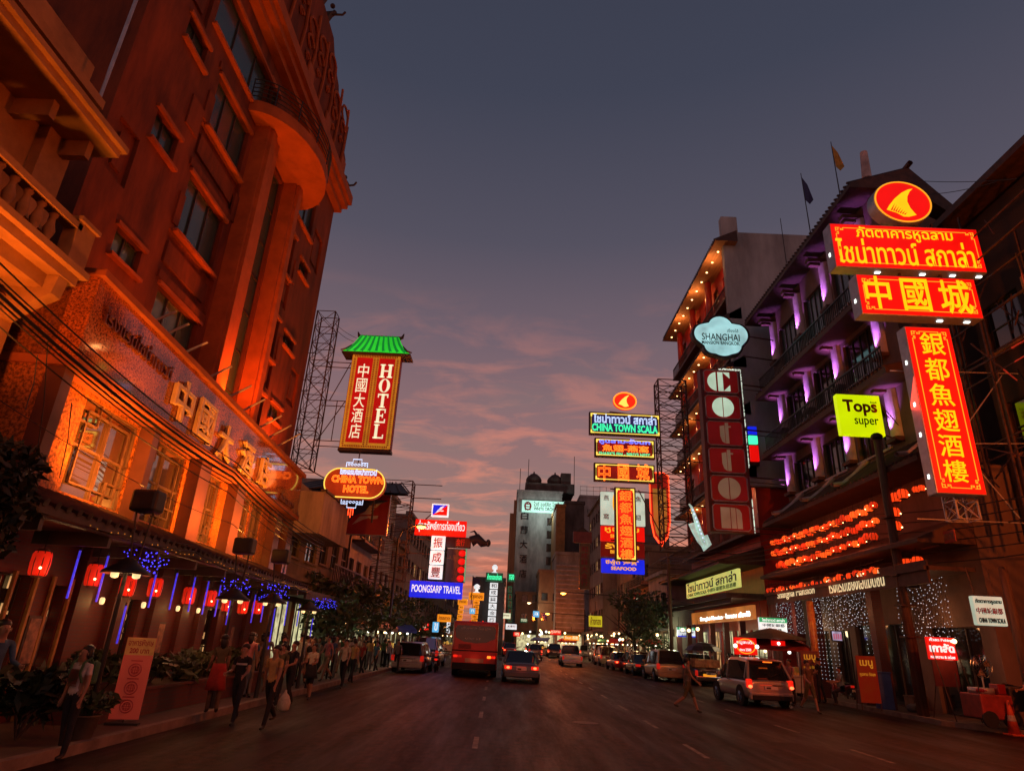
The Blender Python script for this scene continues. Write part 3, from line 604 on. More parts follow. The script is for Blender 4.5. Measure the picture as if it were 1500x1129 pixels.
# ------------------------------------------------------------------ LEFT: pavement things
sx = atX(200, 972, -7.25); st = empty('price_standee', (sx.x, sx.y, .15), 'tall pink banner standee with a yellow heading and three globe rings', 'sign', rz=.25)
st.scale = (.8, .8, .8); b = MB(); b.box((-.33, -.01, .12), (.33, .01, 1.93)); b.build('banner', emi('emissive_pink_banner', (.9, .10, .06), .07, .2, (.5, .10, .07)), st)  # pink banner with a weak emission of its own
b = MB(); b.box((-.325, -.016, 1.53), (.325, -.012, 1.925)); b.build('heading_panel', mat('yellow_banner', (.62, .42, .14), .6, .2, 3), st)
b = MB(); b.text('อาหารพิเศษ', -.28, 1.74, .28, 1.88, -.018, 0, .02); b.text('200 บาท', -.22, 1.57, .22, 1.69, -.018, 0, .03); b.build('lettering', M['redtxt'], st)
b = MB()
for z in (1.2, .8, .4):
    b.tube([(.14*math.cos(t*.3925), -.014, z+.14*math.sin(t*.3925)) for t in range(16)], .012, 4, True); b.tube([(.09*math.cos(t*.785), -.014, z+.09*math.sin(t*.785)) for t in range(8)], .01, 4, True)
    for u in (-.05, 0, .05): b.box((u-.006, -.015, z-.08), (u+.006, -.012, z+.08)); b.box((-.08, -.015, z+u-.006), (.08, -.012, z+u+.006))
    b.box((-.13, -.015, z+.19), (.13, -.012, z+.215))
b.build('globe_ring', M['redtxt'], st)
b = MB(); b.box((-.36, -.12, 0), (.36, .12, .05)); b.box((-.012, .02, 0.05), (.012, .04, 1.9)); b.build('stand', M['black'], st)
def foliage(mb, c, r, n, s, seed=1, flat=.0):
    R = random.Random(seed)
    for i in range(n):
        while True:
            q = Vector((R.uniform(-1, 1), R.uniform(-1, 1), R.uniform(-1, 1)))
            if .12 < q.length < 1: break
        q = q.normalized()*(q.length**.55)
        p = Vector(c)+Vector((q.x*r[0], q.y*r[1], q.z*r[2]))
        d = Vector((R.gauss(0, 1), R.gauss(0, 1), R.gauss(-.2, .7))).normalized(); u = d.orthogonal().normalized(); e = d.cross(u); k = s*R.uniform(.6, 1.4)
        th = R.uniform(0, 6.28); u2 = u*math.cos(th)+e*math.sin(th)
        mb.quad(p-d*k, p+u2*k*.36-d*k*.1, p+d*k, p-u2*k*.36+d*k*.05)
def plant(name, loc, r, n, s, label, cat='shrub', pot=None, seed=1, mt='leaf', group=None, clumps=5):
    o = empty(name, loc, label, cat, group); R = random.Random(seed)
    b = MB()
    for k in range(clumps):
        c = (R.uniform(-.6, .6)*r[0], R.uniform(-.6, .6)*r[1], (pot or .1)+r[2]*R.uniform(.7, 1.4)); foliage(b, c, (r[0]*.55, r[1]*.55, r[2]*.6), n//clumps, s, seed*9+k)
    b.build('leaves', M[mt], o)
    b = MB()
    for k in range(7): b.tube([(0, 0, pot or 0), (R.uniform(-.3, .3)*r[0], R.uniform(-.3, .3)*r[1], (pot or .1)+r[2]*.5), (R.uniform(-.8, .8)*r[0], R.uniform(-.8, .8)*r[1], (pot or .1)+r[2]*1.3)], [.02, .014, .006], 5)
    b.build('stems', M['bark'], o)
    if pot:
        b = MB(); b.smooth = True; b.lathe([(.17, 0), (.24, pot), (.26, pot), (.22, pot-.03)], n=14); b.build('pot', M['kerb'], o)
    return o
plant('potted_bush', (-6.98, 12.0, .15), (.55, .45, .2), 420, .09, 'leafy low bush in a pale pot beside the woman in the printed shirt', pot=.36, seed=3)
g = atZ(75, 1085, .15); plant('shrub', (-7.75, 11.6, .15), (.7, .6, .5), 420, .16, 'spiky dark shrub between the man in blue and the shopfront', seed=5, mt='leaf2')
for k in range(5):
    plant('hedge', (-8.1, 14.2+k*1.7, .55), (.55, .95, .38), 420, .14, ['hedge section just past the price standee', 'second hedge section from the price standee', 'hedge section in the middle of the planter', 'fourth hedge section along the planter', 'hedge section at the far end of the planter'][k], 'hedge', seed=20+k, group='hedge in the brick planter')
b = MB(); b.box((-.45, -.9, 0), (.45, 7.9, .5)); b.box((-.5, -.95, .5), (.5, 7.95, .56)); o = b.build('brick_planter', M['redwall'], None, (-8.1, 14.2, .15)); tag(o, 'long red brick planter under the hotel hedge', 'planter')
# near tree hanging in at the left edge
def street_tree(loc, H, r, n, s, label, seed, mt='leaf2', trunk=.14, group=None, clumps=14, name='street_tree'):
    o = empty(name, loc, label, 'tree', group); R = random.Random(seed)
    b = MB(); b.smooth = True
    b.tube([(0, 0, 0), (.08, .05, H*.35), (-.04, .1, H*.6)], [trunk, trunk*.8, trunk*.55], 9)
    for k in range(7):
        a = k*.9+R.random(); b.tube([(-.02, .08, H*.5), (r[0]*.35*math.cos(a), r[1]*.35*math.sin(a), H*.72), (r[0]*.75*math.cos(a), r[1]*.75*math.sin(a), H*R.uniform(.75, 1.05))], [trunk*.4, trunk*.25, .015], 6)
    b.build('trunk', M['bark'], o)
    b = MB()
    for k in range(clumps):
        a = R.uniform(0, 6.28); u = R.random()**.5*.75; z = R.uniform(-.7, .8)
        foliage(b, (r[0]*u*math.cos(a), r[1]*u*math.sin(a), H*.85+r[2]*z), (r[0]*.42, r[1]*.42, r[2]*.38), n//clumps, s, seed*31+k)
    b.build('crown', M[mt], o); return o
p = atX(2, 735, -6.9)
street_tree((p.x-.25, p.y-.2, .15), (p.z-.15)/.85, (.8, 1.0, .8), 1900, .1, 'dark leafy tree hanging in at the left edge of the hotel', 11, trunk=.12)
for k, (x, y, Y) in enumerate(((478, 893, 33), (520, 885, 39), (562, 893, 46), (604, 906, 55), (632, 920, 66))):
    p = atY(x, y, Y)
    street_tree((p.x, Y, .15), p.z+.4, (2.3, 2.5, 1.5), 1300, .2, ['street tree beside the last blue LED bush, first of the row', 'second street tree of the left pavement row', 'third street tree of the left pavement row, above the pale parked car', 'fourth street tree, just under the blue travel sign', 'last and smallest street tree of the left row'][k], 40+k, 'leaf', .16, 'street trees along the left pavement', 10)
# ------------------------------------------------------------------ LEFT: cables
def cable(pts, r, label, group, sag=.12, name='overhead_cable'):
    o0 = Vector(pts[0]); q = []
    for a, c in zip(pts[:-1], pts[1:]):
        a = Vector(a); c = Vector(c)
        for t in range(10): u = t/10; q.append(a.lerp(c, u)-Vector((0, 0, sag*4*u*(1-u)))-o0)
    q.append(Vector(pts[-1])-o0); b = MB(); b.tube(q, r, 5); return tag(b.build(name, M['cable'], None, o0), label, 'cable', group)
for i, (ya, xb, yb, r) in enumerate(((372, 478, 790, .014), (396, 476, 795, .012), (405, 474, 798, .022), (421, 472, 803, .03), (432, 470, 808, .016), (441, 468, 812, .012), (470, 466, 818, .012), (585, 470, 838, .007), (700, 420, 850, .012), (716, 420, 856, .018))):
    a = atX(-40, ya-25, -7.25); c = atX(xb, yb, -7.25)
    cable([a, (a+c)/2, c], r, 'black cable strung along the kerb in front of the granite fascia', 'overhead cables along the left pavement', .18)
for i, (x, y0, y1) in enumerate(((70, 500, 680), (55, 520, 600), (105, 590, 700))):
    a = atX(x, y0, -7.3); c = atX(x-18, y1, -7.3); cable([a, (a+c)/2+Vector((.0, .05, 0)), c], .008, 'loose cable end drooping from the overhead lines', 'loose cable ends', .0)
# ------------------------------------------------------------------ lattice steel
def lattice(name, label, base, w, d, h, n, mt='steel', r=.05, cat='scaffold', group=None, rz=0., arms=(), rr=1.0):
    o = empty(name, base, label, cat, group, rz); b = MB()
    cs = [(-w/2, -d/2), (w/2, -d/2), (w/2, d/2), (-w/2, d/2)]
    for x, y in cs: b.bar((x, y, 0), (x, y, h), r*2.1)
    for k in range(n+1):
        z = h*k/n
        for i in range(4):
            p, q = cs[i], cs[(i+1) % 4]; b.bar((*p, z), (*q, z), r*1.2)
            if k < n: z2 = h*(k+1)/n; b.bar((*p, z), (*q, z2), r); b.bar((*q, z), (*p, z2), r*.8)
    b.build('frame', M[mt], o)
    if arms:
        b = MB()
        for p, q in arms: b.bar(p, q, r*1.4)
        b.build('arm', M[mt], o)
    return o
# tower with the HOTEL sign
TY = 30.2
ta, tb = atY(480, 458, TY), atY(436, 672, TY)
tz = tb.z-.5; th = ta.z-tz
sg = Sign('hotel_sign', 'tall red hotel sign with white Chinese letters under a green tiled roof', (517, 516), (588, 523), (490, 653), TY-.1, .45)
arms = []
for z in (.92, .50, .08):
    zz = sg.o.location.z+sg.h*z-tz; x1 = sg.x0-(ta.x+.0)
    arms += [((.3, 0, zz), (x1+.1, 0, zz)), ((.3, 0, zz-.28), (x1+.1, 0, zz-.28))]
    arms += [((-.3, 0, zz+.5), (-1.4, .3, zz+.5)), ((-.3, 0, zz-1), (-1.4, .3, zz-1))]
zz = sg.o.location.z-tz; x1 = sg.x0-ta.x
arms += [((x1-.9, 0, zz+sg.h*.5), (x1-.1, 0, zz+sg.h*.92)), ((x1-1.2, 0, zz+sg.h*.08), (x1-.1, 0, zz+sg.h*.5)), ((x1-.5, 0, zz+sg.h*.08), (x1-.5, 0, zz+sg.h*.5))]
lattice('sign_tower', 'rusty lattice tower carrying the hotel sign beside the hotel wall', (ta.x, TY+.2, tz), .95, .8, th, 9, r=.03, arms=arms)
sg.case(M['redtxt']); sg.panel(M['hotelgold'], .03, 'gold_field', .006)
b = MB(); w2 = sg.w/2
for x0, x1 in ((-w2+.28, -.16), (.16, w2-.28)): b.box((x0, sg.f-.03, .3), (x1, sg.f-.008, sg.h-.2))
b.build('red_panel', emi('hotel_sign_red', (.55, .003, .004), .55, .3, (.3, .01, .01), .8), sg.o)
b = MB()
for x in (-w2+.16, w2-.16, -.08, .08):      # key pattern of the border
    for k in range(46): z = .2+k*(sg.h-.4)/46; b.box((x-.045, sg.f-.02, z), (x+.045, sg.f-.008, z+.05))
for k in range(26):
    for z in (.12, sg.h-.12): x = -w2+.15+k*(sg.w-.3)/26; b.box((x, sg.f-.02, z-.045), (x+.05, sg.f-.008, z+.045))
b.build('border_pattern', M['redtxt'], sg.o)
b = MB(); [b.text(c_, -w2+.42, sg.h-.62-(i_+1)*(sg.h-1.0)/5+.12, -.30, sg.h-.62-(i_+1)*(sg.h-1.0)/5+.86, sg.f-.035, .02, .0) for i_, c_ in enumerate('中國大酒店')]
b.v = [Vector((v.x*0, 0, 0)) for v in b.v] if False else b.v; b.build('chinese_lettering', M['sign_cream'], sg.o)
# serif letters, built from strokes
b = MB(); f = sg.f-.035
def st_(x0, z0, x1, z1): b.box((x0, f-.02, z0), (x1, f, z1))
xc = (.16+w2-.28)/2+.03
for i, ch in enumerate('HOTEL'):
    z0 = sg.h-.62-(i+1)*(sg.h-1.0)/5+.16; Hh = .72; a = xc-.27
    if ch in 'H':
        for x in (a, a+.38): st_(x, z0, x+.14, z0+Hh); st_(x-.06, z0, x+.2, z0+.06); st_(x-.06, z0+Hh-.06, x+.2, z0+Hh)
        st_(a+.14, z0+.33, a+.38, z0+.39)
    if ch == 'O':
        n = 28; o_ = [(a+.26+.28*math.cos(6.283*t/n), z0+Hh/2+.37*math.sin(6.283*t/n)) for t in range(n)]; i_ = [(a+.26+.13*math.cos(6.283*t/n), z0+Hh/2+.33*math.sin(6.283*t/n)) for t in range(n)]
        for t in range(n):
            u = (t+1) % n; b.quad((o_[t][0], f-.02, o_[t][1]), (o_[u][0], f-.02, o_[u][1]), (i_[u][0], f-.02, i_[u][1]), (i_[t][0], f-.02, i_[t][1]))
    if ch == 'T': st_(a+.19, z0, a+.33, z0+Hh); st_(a, z0+Hh-.08, a+.52, z0+Hh); st_(a, z0+Hh-.2, a+.05, z0+Hh-.08); st_(a+.47, z0+Hh-.2, a+.52, z0+Hh-.08); st_(a+.12, z0, a+.4, z0+.05)
    if ch in 'EL':
        st_(a+.06, z0, a+.2, z0+Hh); st_(a, z0, a+.5, z0+.07); st_(a+.45, z0+.07, a+.5, z0+.2); st_(a, z0+Hh-.06, a+.26, z0+Hh)
        if ch == 'E': st_(a+.2, z0+Hh-.06, a+.48, z0+Hh); st_(a+.43, z0+Hh-.2, a+.48, z0+Hh-.06); st_(a+.2, z0+.34, a+.36, z0+.4); st_(a+.33, z0+.26, a+.37, z0+.48)
b.build('latin_lettering', M['sign_cream'], sg.o)
b = MB(); z0 = sg.h+.0; rw = sg.w/2    # green glowing tiled roof
prof = [(rw+.45, .0), (rw+.22, .2), (rw-.02, .55), (rw-.25, 1.05)]
for (xa, za), (xb, zb) in zip(prof[:-1], prof[1:]):
    ya, yb = -.42*(1-za/1.3)-.12, -.42*(1-zb/1.3)-.12
    b.quad((-xa, ya, z0+za), (xa, ya, z0+za), (xb, yb, z0+zb), (-xb, yb, z0+zb)); b.quad((-xa, -ya, z0+za), (-xb, -yb, z0+zb), (xb, -yb, z0+zb), (xa, -ya, z0+za))
b.build('green_roof', emi('lit_green_roof', (.02, .62, .03), .95, .35, (.02, .3, .03), 1.2), sg.o)
b = MB()
for k in range(9):
    t = -1+2*(k+.5)/9; b.tube([(t*x, -.42*(1-z/1.3)-.14, z0+z+.02) for x, z in prof], [.075, .07, .06, .05], 6)
b.build('roof_tile_rib', emi('lit_dark_green_rib', (.005, .25, .03), .8, .2), sg.o)
b = MB(); b.box((-rw+.2, -.1, z0+1.02), (rw-.2, .1, z0+1.14))
for s in (-1, 1): b.tube([(s*(rw-.3), 0, z0+1.05), (s*(rw-.12), 0, z0+1.14), (s*(rw-.05), 0, z0+1.35)], [.1, .09, .03]); b.tube([(s*(rw-.02), -.3, z0+.5), (s*(rw+.3), -.5, z0+.12), (s*(rw+.56), -.52, z0+.06)], [.06, .07, .03])
b.box((-rw-.5, -.53, z0-.06), (rw+.5, .5, z0+.005)); b.build('roof_ridge', M['frame'], sg.o)
b = MB(); b.box((-w2-.03, -.25, -.14), (w2+.03, .25, -.003)); b.build('sill', M['frame'], sg.o)
for (x0, y0, x1, y1) in ((487, 470, 522, 495), (492, 482, 518, 500)):
    cable([atY(x0, y0, TY), atY(x1, y1, TY)], .012, 'guy wire from the lattice tower to the hotel sign roof', 'guy wires of the hotel sign', .1, 'guy_wire')
# oval neon hotel sign
ns = Sign('neon_hotel_sign', 'oval neon sign with orange tube lettering inside a yellow ring', (478, 683), (567, 689), (479, 727), 28.5, .28)
def stadium(w, h, n=14): 
    r = h/2; return [(w/2-r+r*math.cos(a), r*math.sin(a)) for a in [-math.pi/2+math.pi*i/n for i in range(n+1)]]+[(-w/2+r+r*math.cos(a), r*math.sin(a)) for a in [math.pi/2+math.pi*i/n for i in range(n+1)]]
b = MB(); b.prism([(x, z+ns.h/2) for x, z in stadium(ns.w, ns.h)], ns.f, -ns.f); b.build('case', emi('neon_backing', (.8, .05, .005), .30, .5, (.2, .03, .01), 2), ns.o)
b = MB(); b.tube([(x, ns.f-.05, z+ns.h/2) for x, z in stadium(ns.w-.06, ns.h-.06)], .028, 5, True); b.build('ring_tube', M['neon_yel'], ns.o)
b = MB(); ns.put(b, 'CHINA TOWN', (486, 697, 562, 708), neon=.010, y=.05); ns.put(b, 'HOTEL', (503, 711, 540, 722), neon=.010, y=.05); b.build('orange_tube_lettering', M['neon_orange'], ns.o)
b = MB(); ns.put(b, 'โรงแรมไชน่าทาวน์', (498, 686, 553, 696), neon=.009, y=.05); b.build('blue_tube_lettering', M['neon_white'], ns.o)
b = MB(); c0, cz = 0, ns.h
for s, z0 in ((1, ns.h+.06), (-1, -.06)):
    P = [(-.48, z0), (-.48, z0+s*.2), (-.2, z0+s*.2), (-.2, z0+s*.36), (.2, z0+s*.36), (.2, z0+s*.2), (.48, z0+s*.2), (.48, z0)]
    b.tube([(x, ns.f-.02, z) for x, z in P], .02); 
    for k in range(6): b.tube([(-.36+.145*k+.05*math.cos(t), ns.f-.02, z0+s*.11+.05*math.sin(t)) for t in (0, 1.05, 2.1, 3.14, 4.2, 5.2)], .014, 4, True)
b.build('cloud_tube', M['neon_white'], ns.o)
b = MB()
for k in range(3): b.tube([(-.1+.1*k, ns.f-.02, -.46), (-.1+.1*k, ns.f-.02, -.75-.1*(k == 1))], .02)
b.build('tassel_tube', M['neon_red'], ns.o)
b = MB(); b.bar((-ns.w/2-1.5, .05, ns.h*.2), (-ns.w/2, .05, ns.h*.35), .06); b.bar((-ns.w/2-1.6, .05, ns.h*1.2), (-ns.w/2+.1, .05, ns.h*.6), .06); b.bar((0, 0, ns.h+.3), (.02, .0, ns.h+1.0), .05); b.build('bracket', M['steel'], ns.o)
lamp('POINT', (ns.o.location.x, 27.6, ns.o.location.z+.6), 30, (1, .25, .06), None, .6, name='neon_glow')
# ------------------------------------------------------------------ LEFT: buildings beyond the hotel
def facade_house(name, label, x, y0, y1, h, side, floors, bays, mt, ground='shop', roofm='tile', deep=9., wh=1.4, bal=False, glow=0, wdark=None, shut=True):
    """row house facing the street; side=-1 on the left (front faces +x)"""
    o = empty(name, (x, (y0+y1)/2, 0), label, 'building'); ym = (y0+y1)/2
    mp = lambda a, z, d: (side*d, a-ym, z)
    b = MB(); hs = []; bw = (y1-y0)/bays
    fh = (h-4.2)/max(1, floors)
    for fl in range(floors):
        for k in range(bays):
            a = y0+bw*(k+.18); hs.append((a, a+bw*.64, 4.2+fh*fl+fh*.22, 4.2+fh*fl+fh*.22+min(wh, fh*.6)))
    gs = [(y0+bw*k+.3, y0+bw*(k+1)-.3, .15, 3.1) for k in range(bays)]
    holed(b, mp, y0, y1, 0, h, hs+gs, .2)
    for yy in (y0, y1): b.quad(mp(yy, 0, 0), mp(yy, 0, deep), mp(yy, h, deep), mp(yy, h, 0))
    b.quad(mp(y0, h, 0), mp(y1, h, 0), mp(y1, h, deep), mp(y0, h, deep)); b.build('wall', mt, o)
    for k, hh in enumerate(hs): window(o, mp, hh, .16, 2, 1, mp_=(M['shopglow'] if glow and rnd.random() < glow else M['blackpane']), sill=.1, msill=mt)
    for k, hh in enumerate(gs):
        lit = rnd.random() < .65
        window(o, mp, hh, .19, 3, 0, mp_=M['shopglow2'] if lit else M['blackpane'], name='shopfront')
    b = MB(); mbox(b, mp, y0, y1, 3.3, 3.5, -1.3, -.003); mbox(b, mp, y0, y1, 3.15, 3.3, -1.3, -1.2); b.build('awning', M[roofm], o)
    b = MB(); mbox(b, mp, y0-.05, y1+.05, h-.02, h+.3, -.35, .3); mbox(b, mp, y0-.02, y1+.02, 4.0, 4.18, -.2, .0-.003); b.build('cornice', mt, o)
    if bal:
        for fl in range(floors):
            z = 4.2+fh*fl; b = MB(); mbox(b, mp, y0+.2, y1-.2, z-.02, z+.12, -.9, -.004)
            for k in range(int((y1-y0)/.35)): a = y0+.25+k*.35; mbox(b, mp, a, a+.04, z+.12, z+.9, -.88, -.84)
            mbox(b, mp, y0+.2, y1-.2, z+.9, z+.97, -.9, -.82); b.build('balcony', M['steel'], o)
    return o
bt = [mat('ochre_stucco', (.30, .20, .12), .85, .35, .7, stretch=(1, 1, .4)), mat('grey_stucco', (.20, .18, .17), .85, .4, .7, stretch=(1, 1, .4)), mat('brown_stucco', (.20, .12, .08), .85, .4, .7, stretch=(1, 1, .4)), mat('pale_stucco', (.36, .32, .28), .85, .4, .7, stretch=(1, 1, .4))]
lb = [('two storey shophouse right after the hotel podium, lit orange', 27.6, 33, 7.6, 1, 2, 0), ('brown shophouse with a balcony behind the first street tree', 33.3, 40, 8.6, 1, 3, 2), ('grey shophouse below the sailing ship billboard', 40.3, 47, 10.2, 2, 3, 1), ('tall stained shophouse beside the sign scaffold on the left', 47.3, 56, 12.5, 2, 4, 3), ('low brown shophouse behind the travel agency signs', 56.3, 66, 9.5, 2, 4, 2), ('shophouse row block left of the gold shop signs', 66.3, 86, 13.5, 3, 8, 1), ('dark far shophouse block on the left at the street bend', 86.3, 118, 15, 3, 10, 2), ('farthest block on the left closing the street', 118.3, 170, 17, 4, 14, 1)]
for i, (lab, y0, y1, h, fl, bays, c) in enumerate(lb): facade_house('shophouse', lab, -9.6-.03*(y0-27), y0, y1, h, -1, fl, bays, bt[c], bal=i in (1, 2), glow=.12)
# corrugated sign box
p0, p1 = atX(441, 700, -8.2), atX(490, 762, -8.2); q = atX(480, 797, -8.2)
b = MB(); y0, y1 = 27.2, 31.6; zt = atX(447, 697, -8.1).z; zb = zt-1.75
b.box((-8.1+9.6, y0-29, zb), (-9.55+9.6, y1-29, zt))
for k in range(40): yy = y0+.05+k*.11; b.cyl((-8.08+9.6, yy-29, zb), (-8.08+9.6, yy-29, zt), .03, n=5)
o = empty('sheet_metal_hoarding', (-9.6, 29, 0), 'orange lit corrugated metal hoarding above the shophouse after the hotel', 'hoarding'); b.build('sheet', M['corr'], o)
b = MB(); b.box((1.35, y0-29.1, zt+.003), (1.62, y1-28.9, zt+.1)); b.build('cap_strip', M['steel'], o)
# dark roof and the back of a big billboard
a, c = atY(452, 678, 36), atY(572, 686, 36); d = atY(592, 720, 34)
o = empty('pitched_metal_roof', ((a.x+c.x)/2, 37, 8.5), 'dark pitched metal roof behind the oval neon sign', 'roof'); X0 = o.location.x
b = MB(); b.add([(a.x-X0, 3, a.z-8.5), (c.x-X0, 3, c.z-8.5), (d.x-X0+.2, -2.5, d.z-8.5), (a.x-X0-.5, -2.5, d.z-8.4)], [(0, 3, 2, 1)])
b.add([(a.x-X0, 3, a.z-8.62), (c.x-X0, 3, c.z-8.62), (d.x-X0+.2, -2.5, d.z-8.62), (a.x-X0-.5, -2.5, d.z-8.52)], [(0, 1, 2, 3)])
for k in range(14): t = k/13; b.bar((a.x-X0+(c.x-a.x)*t, 3, a.z-8.5+.02), (a.x-X0-.5+(d.x+.7-a.x)*t, -2.5, d.z-8.44+.02), .06)
b.build('roof_sheet', M['steel'], o)
b = MB()
for t in (.1, .5, .9): b.bar((a.x-X0+(c.x-a.x)*t, 2.5, -1), (a.x-X0+(c.x-a.x)*t, 2.5, a.z-8.6), .1); b.bar((a.x-X0+(c.x-a.x)*t, -2, -1), (a.x-X0+(c.x-a.x)*t, -2.2, d.z-8.6), .1)
b.build('post', M['steel'], o)
sb = Sign('ship_billboard', 'unlit red and blue billboard with a white sailing ship emblem', (512, 722), (573, 724), (510, 783), 37, .2, 'billboard')
sb.case(M['alu'], 'board'); w2, h = sb.w/2, sb.h
b = MB(); b.box((-w2+.05, sb.f-.02, .05), (w2-.05, sb.f-.004, h-.05)); b.build('red_field', mat('billboard_red', (.42, .02, .02), .5, .2, 1), sb.o)
b = MB(); b.prism([(-w2+.06, h*.8), (w2-.06, h*.86), (-w2+.35, h*.42), (-w2+.06, h*.2)], sb.f-.03, sb.f-.022); b.build('blue_field', mat('billboard_blue', (.05, .07, .22), .5, .2, 1), sb.o)
def ship(mb, cx, cz, s, y0, y1):
    P = lambda L: [(cx+x*s, cz+z*s) for x, z in L]
    mb.prism(P([(-.75, -.55), (-.42, -.12), (.5, -.05), (.46, -.2), (.2, -.24), (.02, -.18), (-.25, -.28), (-.5, -.42)]), y0, y1)
    mb.prism(P([(-.46, -.06), (-.2, .1), (.0, .42), (.62, .62), (.3, .3), (.12, .0)]), y0, y1)
b = MB(); ship(b, .05, h*.5, min(w2, h)*.95, sb.f-.045, sb.f-.034); b.build('ship_emblem', mat('billboard_white', (.6, .55, .5), .6, .2, 2), sb.o)
b = MB()
for k in range(3): b.box((.18+.0*k, sb.f-.055, h*(.56+.07*k)), (.42, sb.f-.047, h*(.59+.07*k)))
sb.put(b, 'ทัวร์', (548, 725, 570, 733), 0, .02, 0, .03); b.build('lettering', M['redtxt'], sb.o)
b = MB(); b.bar((-w2*.7, .15, -3), (-w2*.7, .15, h), .12); b.bar((w2*.7, .15, -3), (w2*.7, .15, h), .12); b.build('post', M['steel'], sb.o)
# scaffolding beside the travel agency signs
SY = 47
a = atY(608, 703, SY); c = atY(608, 850, SY)
lattice('sign_scaffold', 'tall steel scaffold holding the travel agency signs', (a.x-2.0, SY+.9, 5.5), 3.6, 1.2, a.z-5.5, 8, r=.045, arms=[((1.8, -.3, a.z-5.5-.2-k*1.0), (4.0, -.3, a.z-5.5-.2-k*1.0)) for k in range(0, 9)]+[((1.8, -.3, a.z-5.5-4), (3.2, -.3, a.z-5.5-2.5)), ((1.8, -.3, 3), (3.5, -.3, 5))])
s1 = Sign('ship_logo_sign', 'small square lit sign with a white sailing ship on blue and red', (633, 737), (658, 738), (632, 756), SY, .3)
s1.case(M['sign_white']); w2, h = s1.w/2, s1.h
b = MB(); b.prism([(-w2+.1, .1), (-w2+.1, h-.1), (w2-.1, h-.1)], s1.f-.012, s1.f-.003); b.build('blue_triangle', M['sign_blue'], s1.o)
b = MB(); b.prism([(-w2+.1, .1), (w2-.1, h-.1), (w2-.1, .1)], s1.f-.012, s1.f-.003); b.build('red_triangle', M['sign_red'], s1.o)
b = MB(); ship(b, .02, h*.52, h*.52, s1.f-.025, s1.f-.015); b.build('ship_emblem', M['sign_white'], s1.o)
s2 = Sign('thai_travel_sign', 'wide red lit sign with white Thai lettering above the white squares', (609, 760), (684, 763), (607, 783), SY-.1, .3)
s2.case(M['sign_red']); s2.txt('รุ่งทรัพย์การท่องเที่ยว', (612, 763, 681, 780), M['sign_white'], bold=.02)
for k, (ch, y0) in enumerate(zip('振成豐', (784, 805.5, 827))):
    s = Sign('chinese_letter_box', 'square white lit box with the red character '+ch, (632.5-k*1.9, y0), (652.5-k*1.9, y0+1), (630.5-k*1.9, y0+20), SY, .3, group='white letter boxes over the blue travel sign')
    s.case(M['sign_white']); s.txt(ch, (635-k*1.9, y0+3, 648.5-k*1.9, y0+18), M['redtxt'], bold=.012)
s3 = Sign('travel_agency_sign', 'bright blue lit sign with white lettering, lowest of the travel signs', (601, 850), (678, 853), (599, 874), SY-.2, .35)
s3.case(M['sign_blue']); s3.txt('POONGSARP TRAVEL', (603, 857, 675, 868), M['sign_white'], bold=.015)
lamp('POINT', (s3.o.location.x, SY-2.0, s3.o.location.z-.5), 30, (.5, .35, .7), None, 1.0, name='sign_glow')
# unlit carved sign with red lamps and a dragon head
s4 = Sign('carved_shop_sign', 'dark carved sign with red oval lamps behind the white squares', (653, 786), (690, 787), (655, 801), SY+2, .5)
s4.case(mat('lacquered_wood', (.12, .03, .02), .35, .3, 3)); s4.txt('金行', (668, 789, 681, 799), M['tailoff'], bold=.01)
b = MB(); b.smooth = True
b.tube([(s4.w/2, 0, .5), (s4.w/2+.5, 0, .75), (s4.w/2+.9, 0, .4), (s4.w/2+1.3, 0, .35)], [.42, .36, .3, .12], 8); b.tube([(s4.w/2+.5, 0, .9), (s4.w/2+.2, 0, 1.3), (s4.w/2-.1, 0, 1.2)], [.12, .08, .03]); b.ell((s4.w/2+1.3, 0, .45), (.2, .2, .28)); b.build('dragon_head', M['frame'], s4.o)
s5 = Sign('lamp_column_sign', 'vertical dark sign with a row of four red oval lamps', (655, 803), (684, 804), (651, 852), SY+2, .4)
s5.case(bpy.data.materials['lacquered_wood'])
for k in range(4):
    b = MB(); b.smooth = True; b.ell((s5.w*.28, s5.f-.02, s5.h*(.12+.25*k)), (.28, .1, s5.h*.1)); b.build('red_lamp', M['sign_red'], s5.o)
b = MB(); 
for k in range(22): b.ell((s5.w/2-.03, s5.f-.02, .1+k*s5.h/22), .06, 6, 4)
b.build('bulb_row', emi('green_bulb', (.25, .6, .3), .5), s5.o)
# ------------------------------------------------------------------ RIGHT: seafood restaurant building
RX = 16.8
M['plum'] = mat('plum_grey_plaster', (.15, .10, .085), .85, .3, .8, stretch=(1, 1, .5), bump=.15)
M['eave'] = mat('eave_timber', (.08, .04, .03), .7, .35, 2)
M['pil'] = mat('pale_pilaster', (.46, .42, .44), .8, .35, 1.5, bump=.1)
PUR = (.70, .20, 1.0)
sc = empty('restaurant_building', (RX, 32, 0), 'plum coloured restaurant building with violet uplit pilasters and tiled eaves', 'building')
mpr = lambda a, z, d: (d, a-32, z)
PY = [27.0, 31.0, 34.5, 38.3]
bays = [(27.7, 30.4), (31.7, 33.9), (35.1, 37.7)]
hs = [(a, c, z0, z1) for a, c in bays for z0, z1 in ((18.9, 21.6), (14.7, 17.0), (10.8, 12.7))]
gs = [(24.4, 27.4, .15, 3.2), (28.4, 33.2, .15, 3.4), (33.8, 35.2, .15, 3.2), (36, 38.4, .15, 3.2)]
b = MB(); holed(b, mpr, 25.6, 39, 9.0, 23.3, hs, .22); holed(b, mpr, 23.6, 39, 0, 9.0, gs, .22)
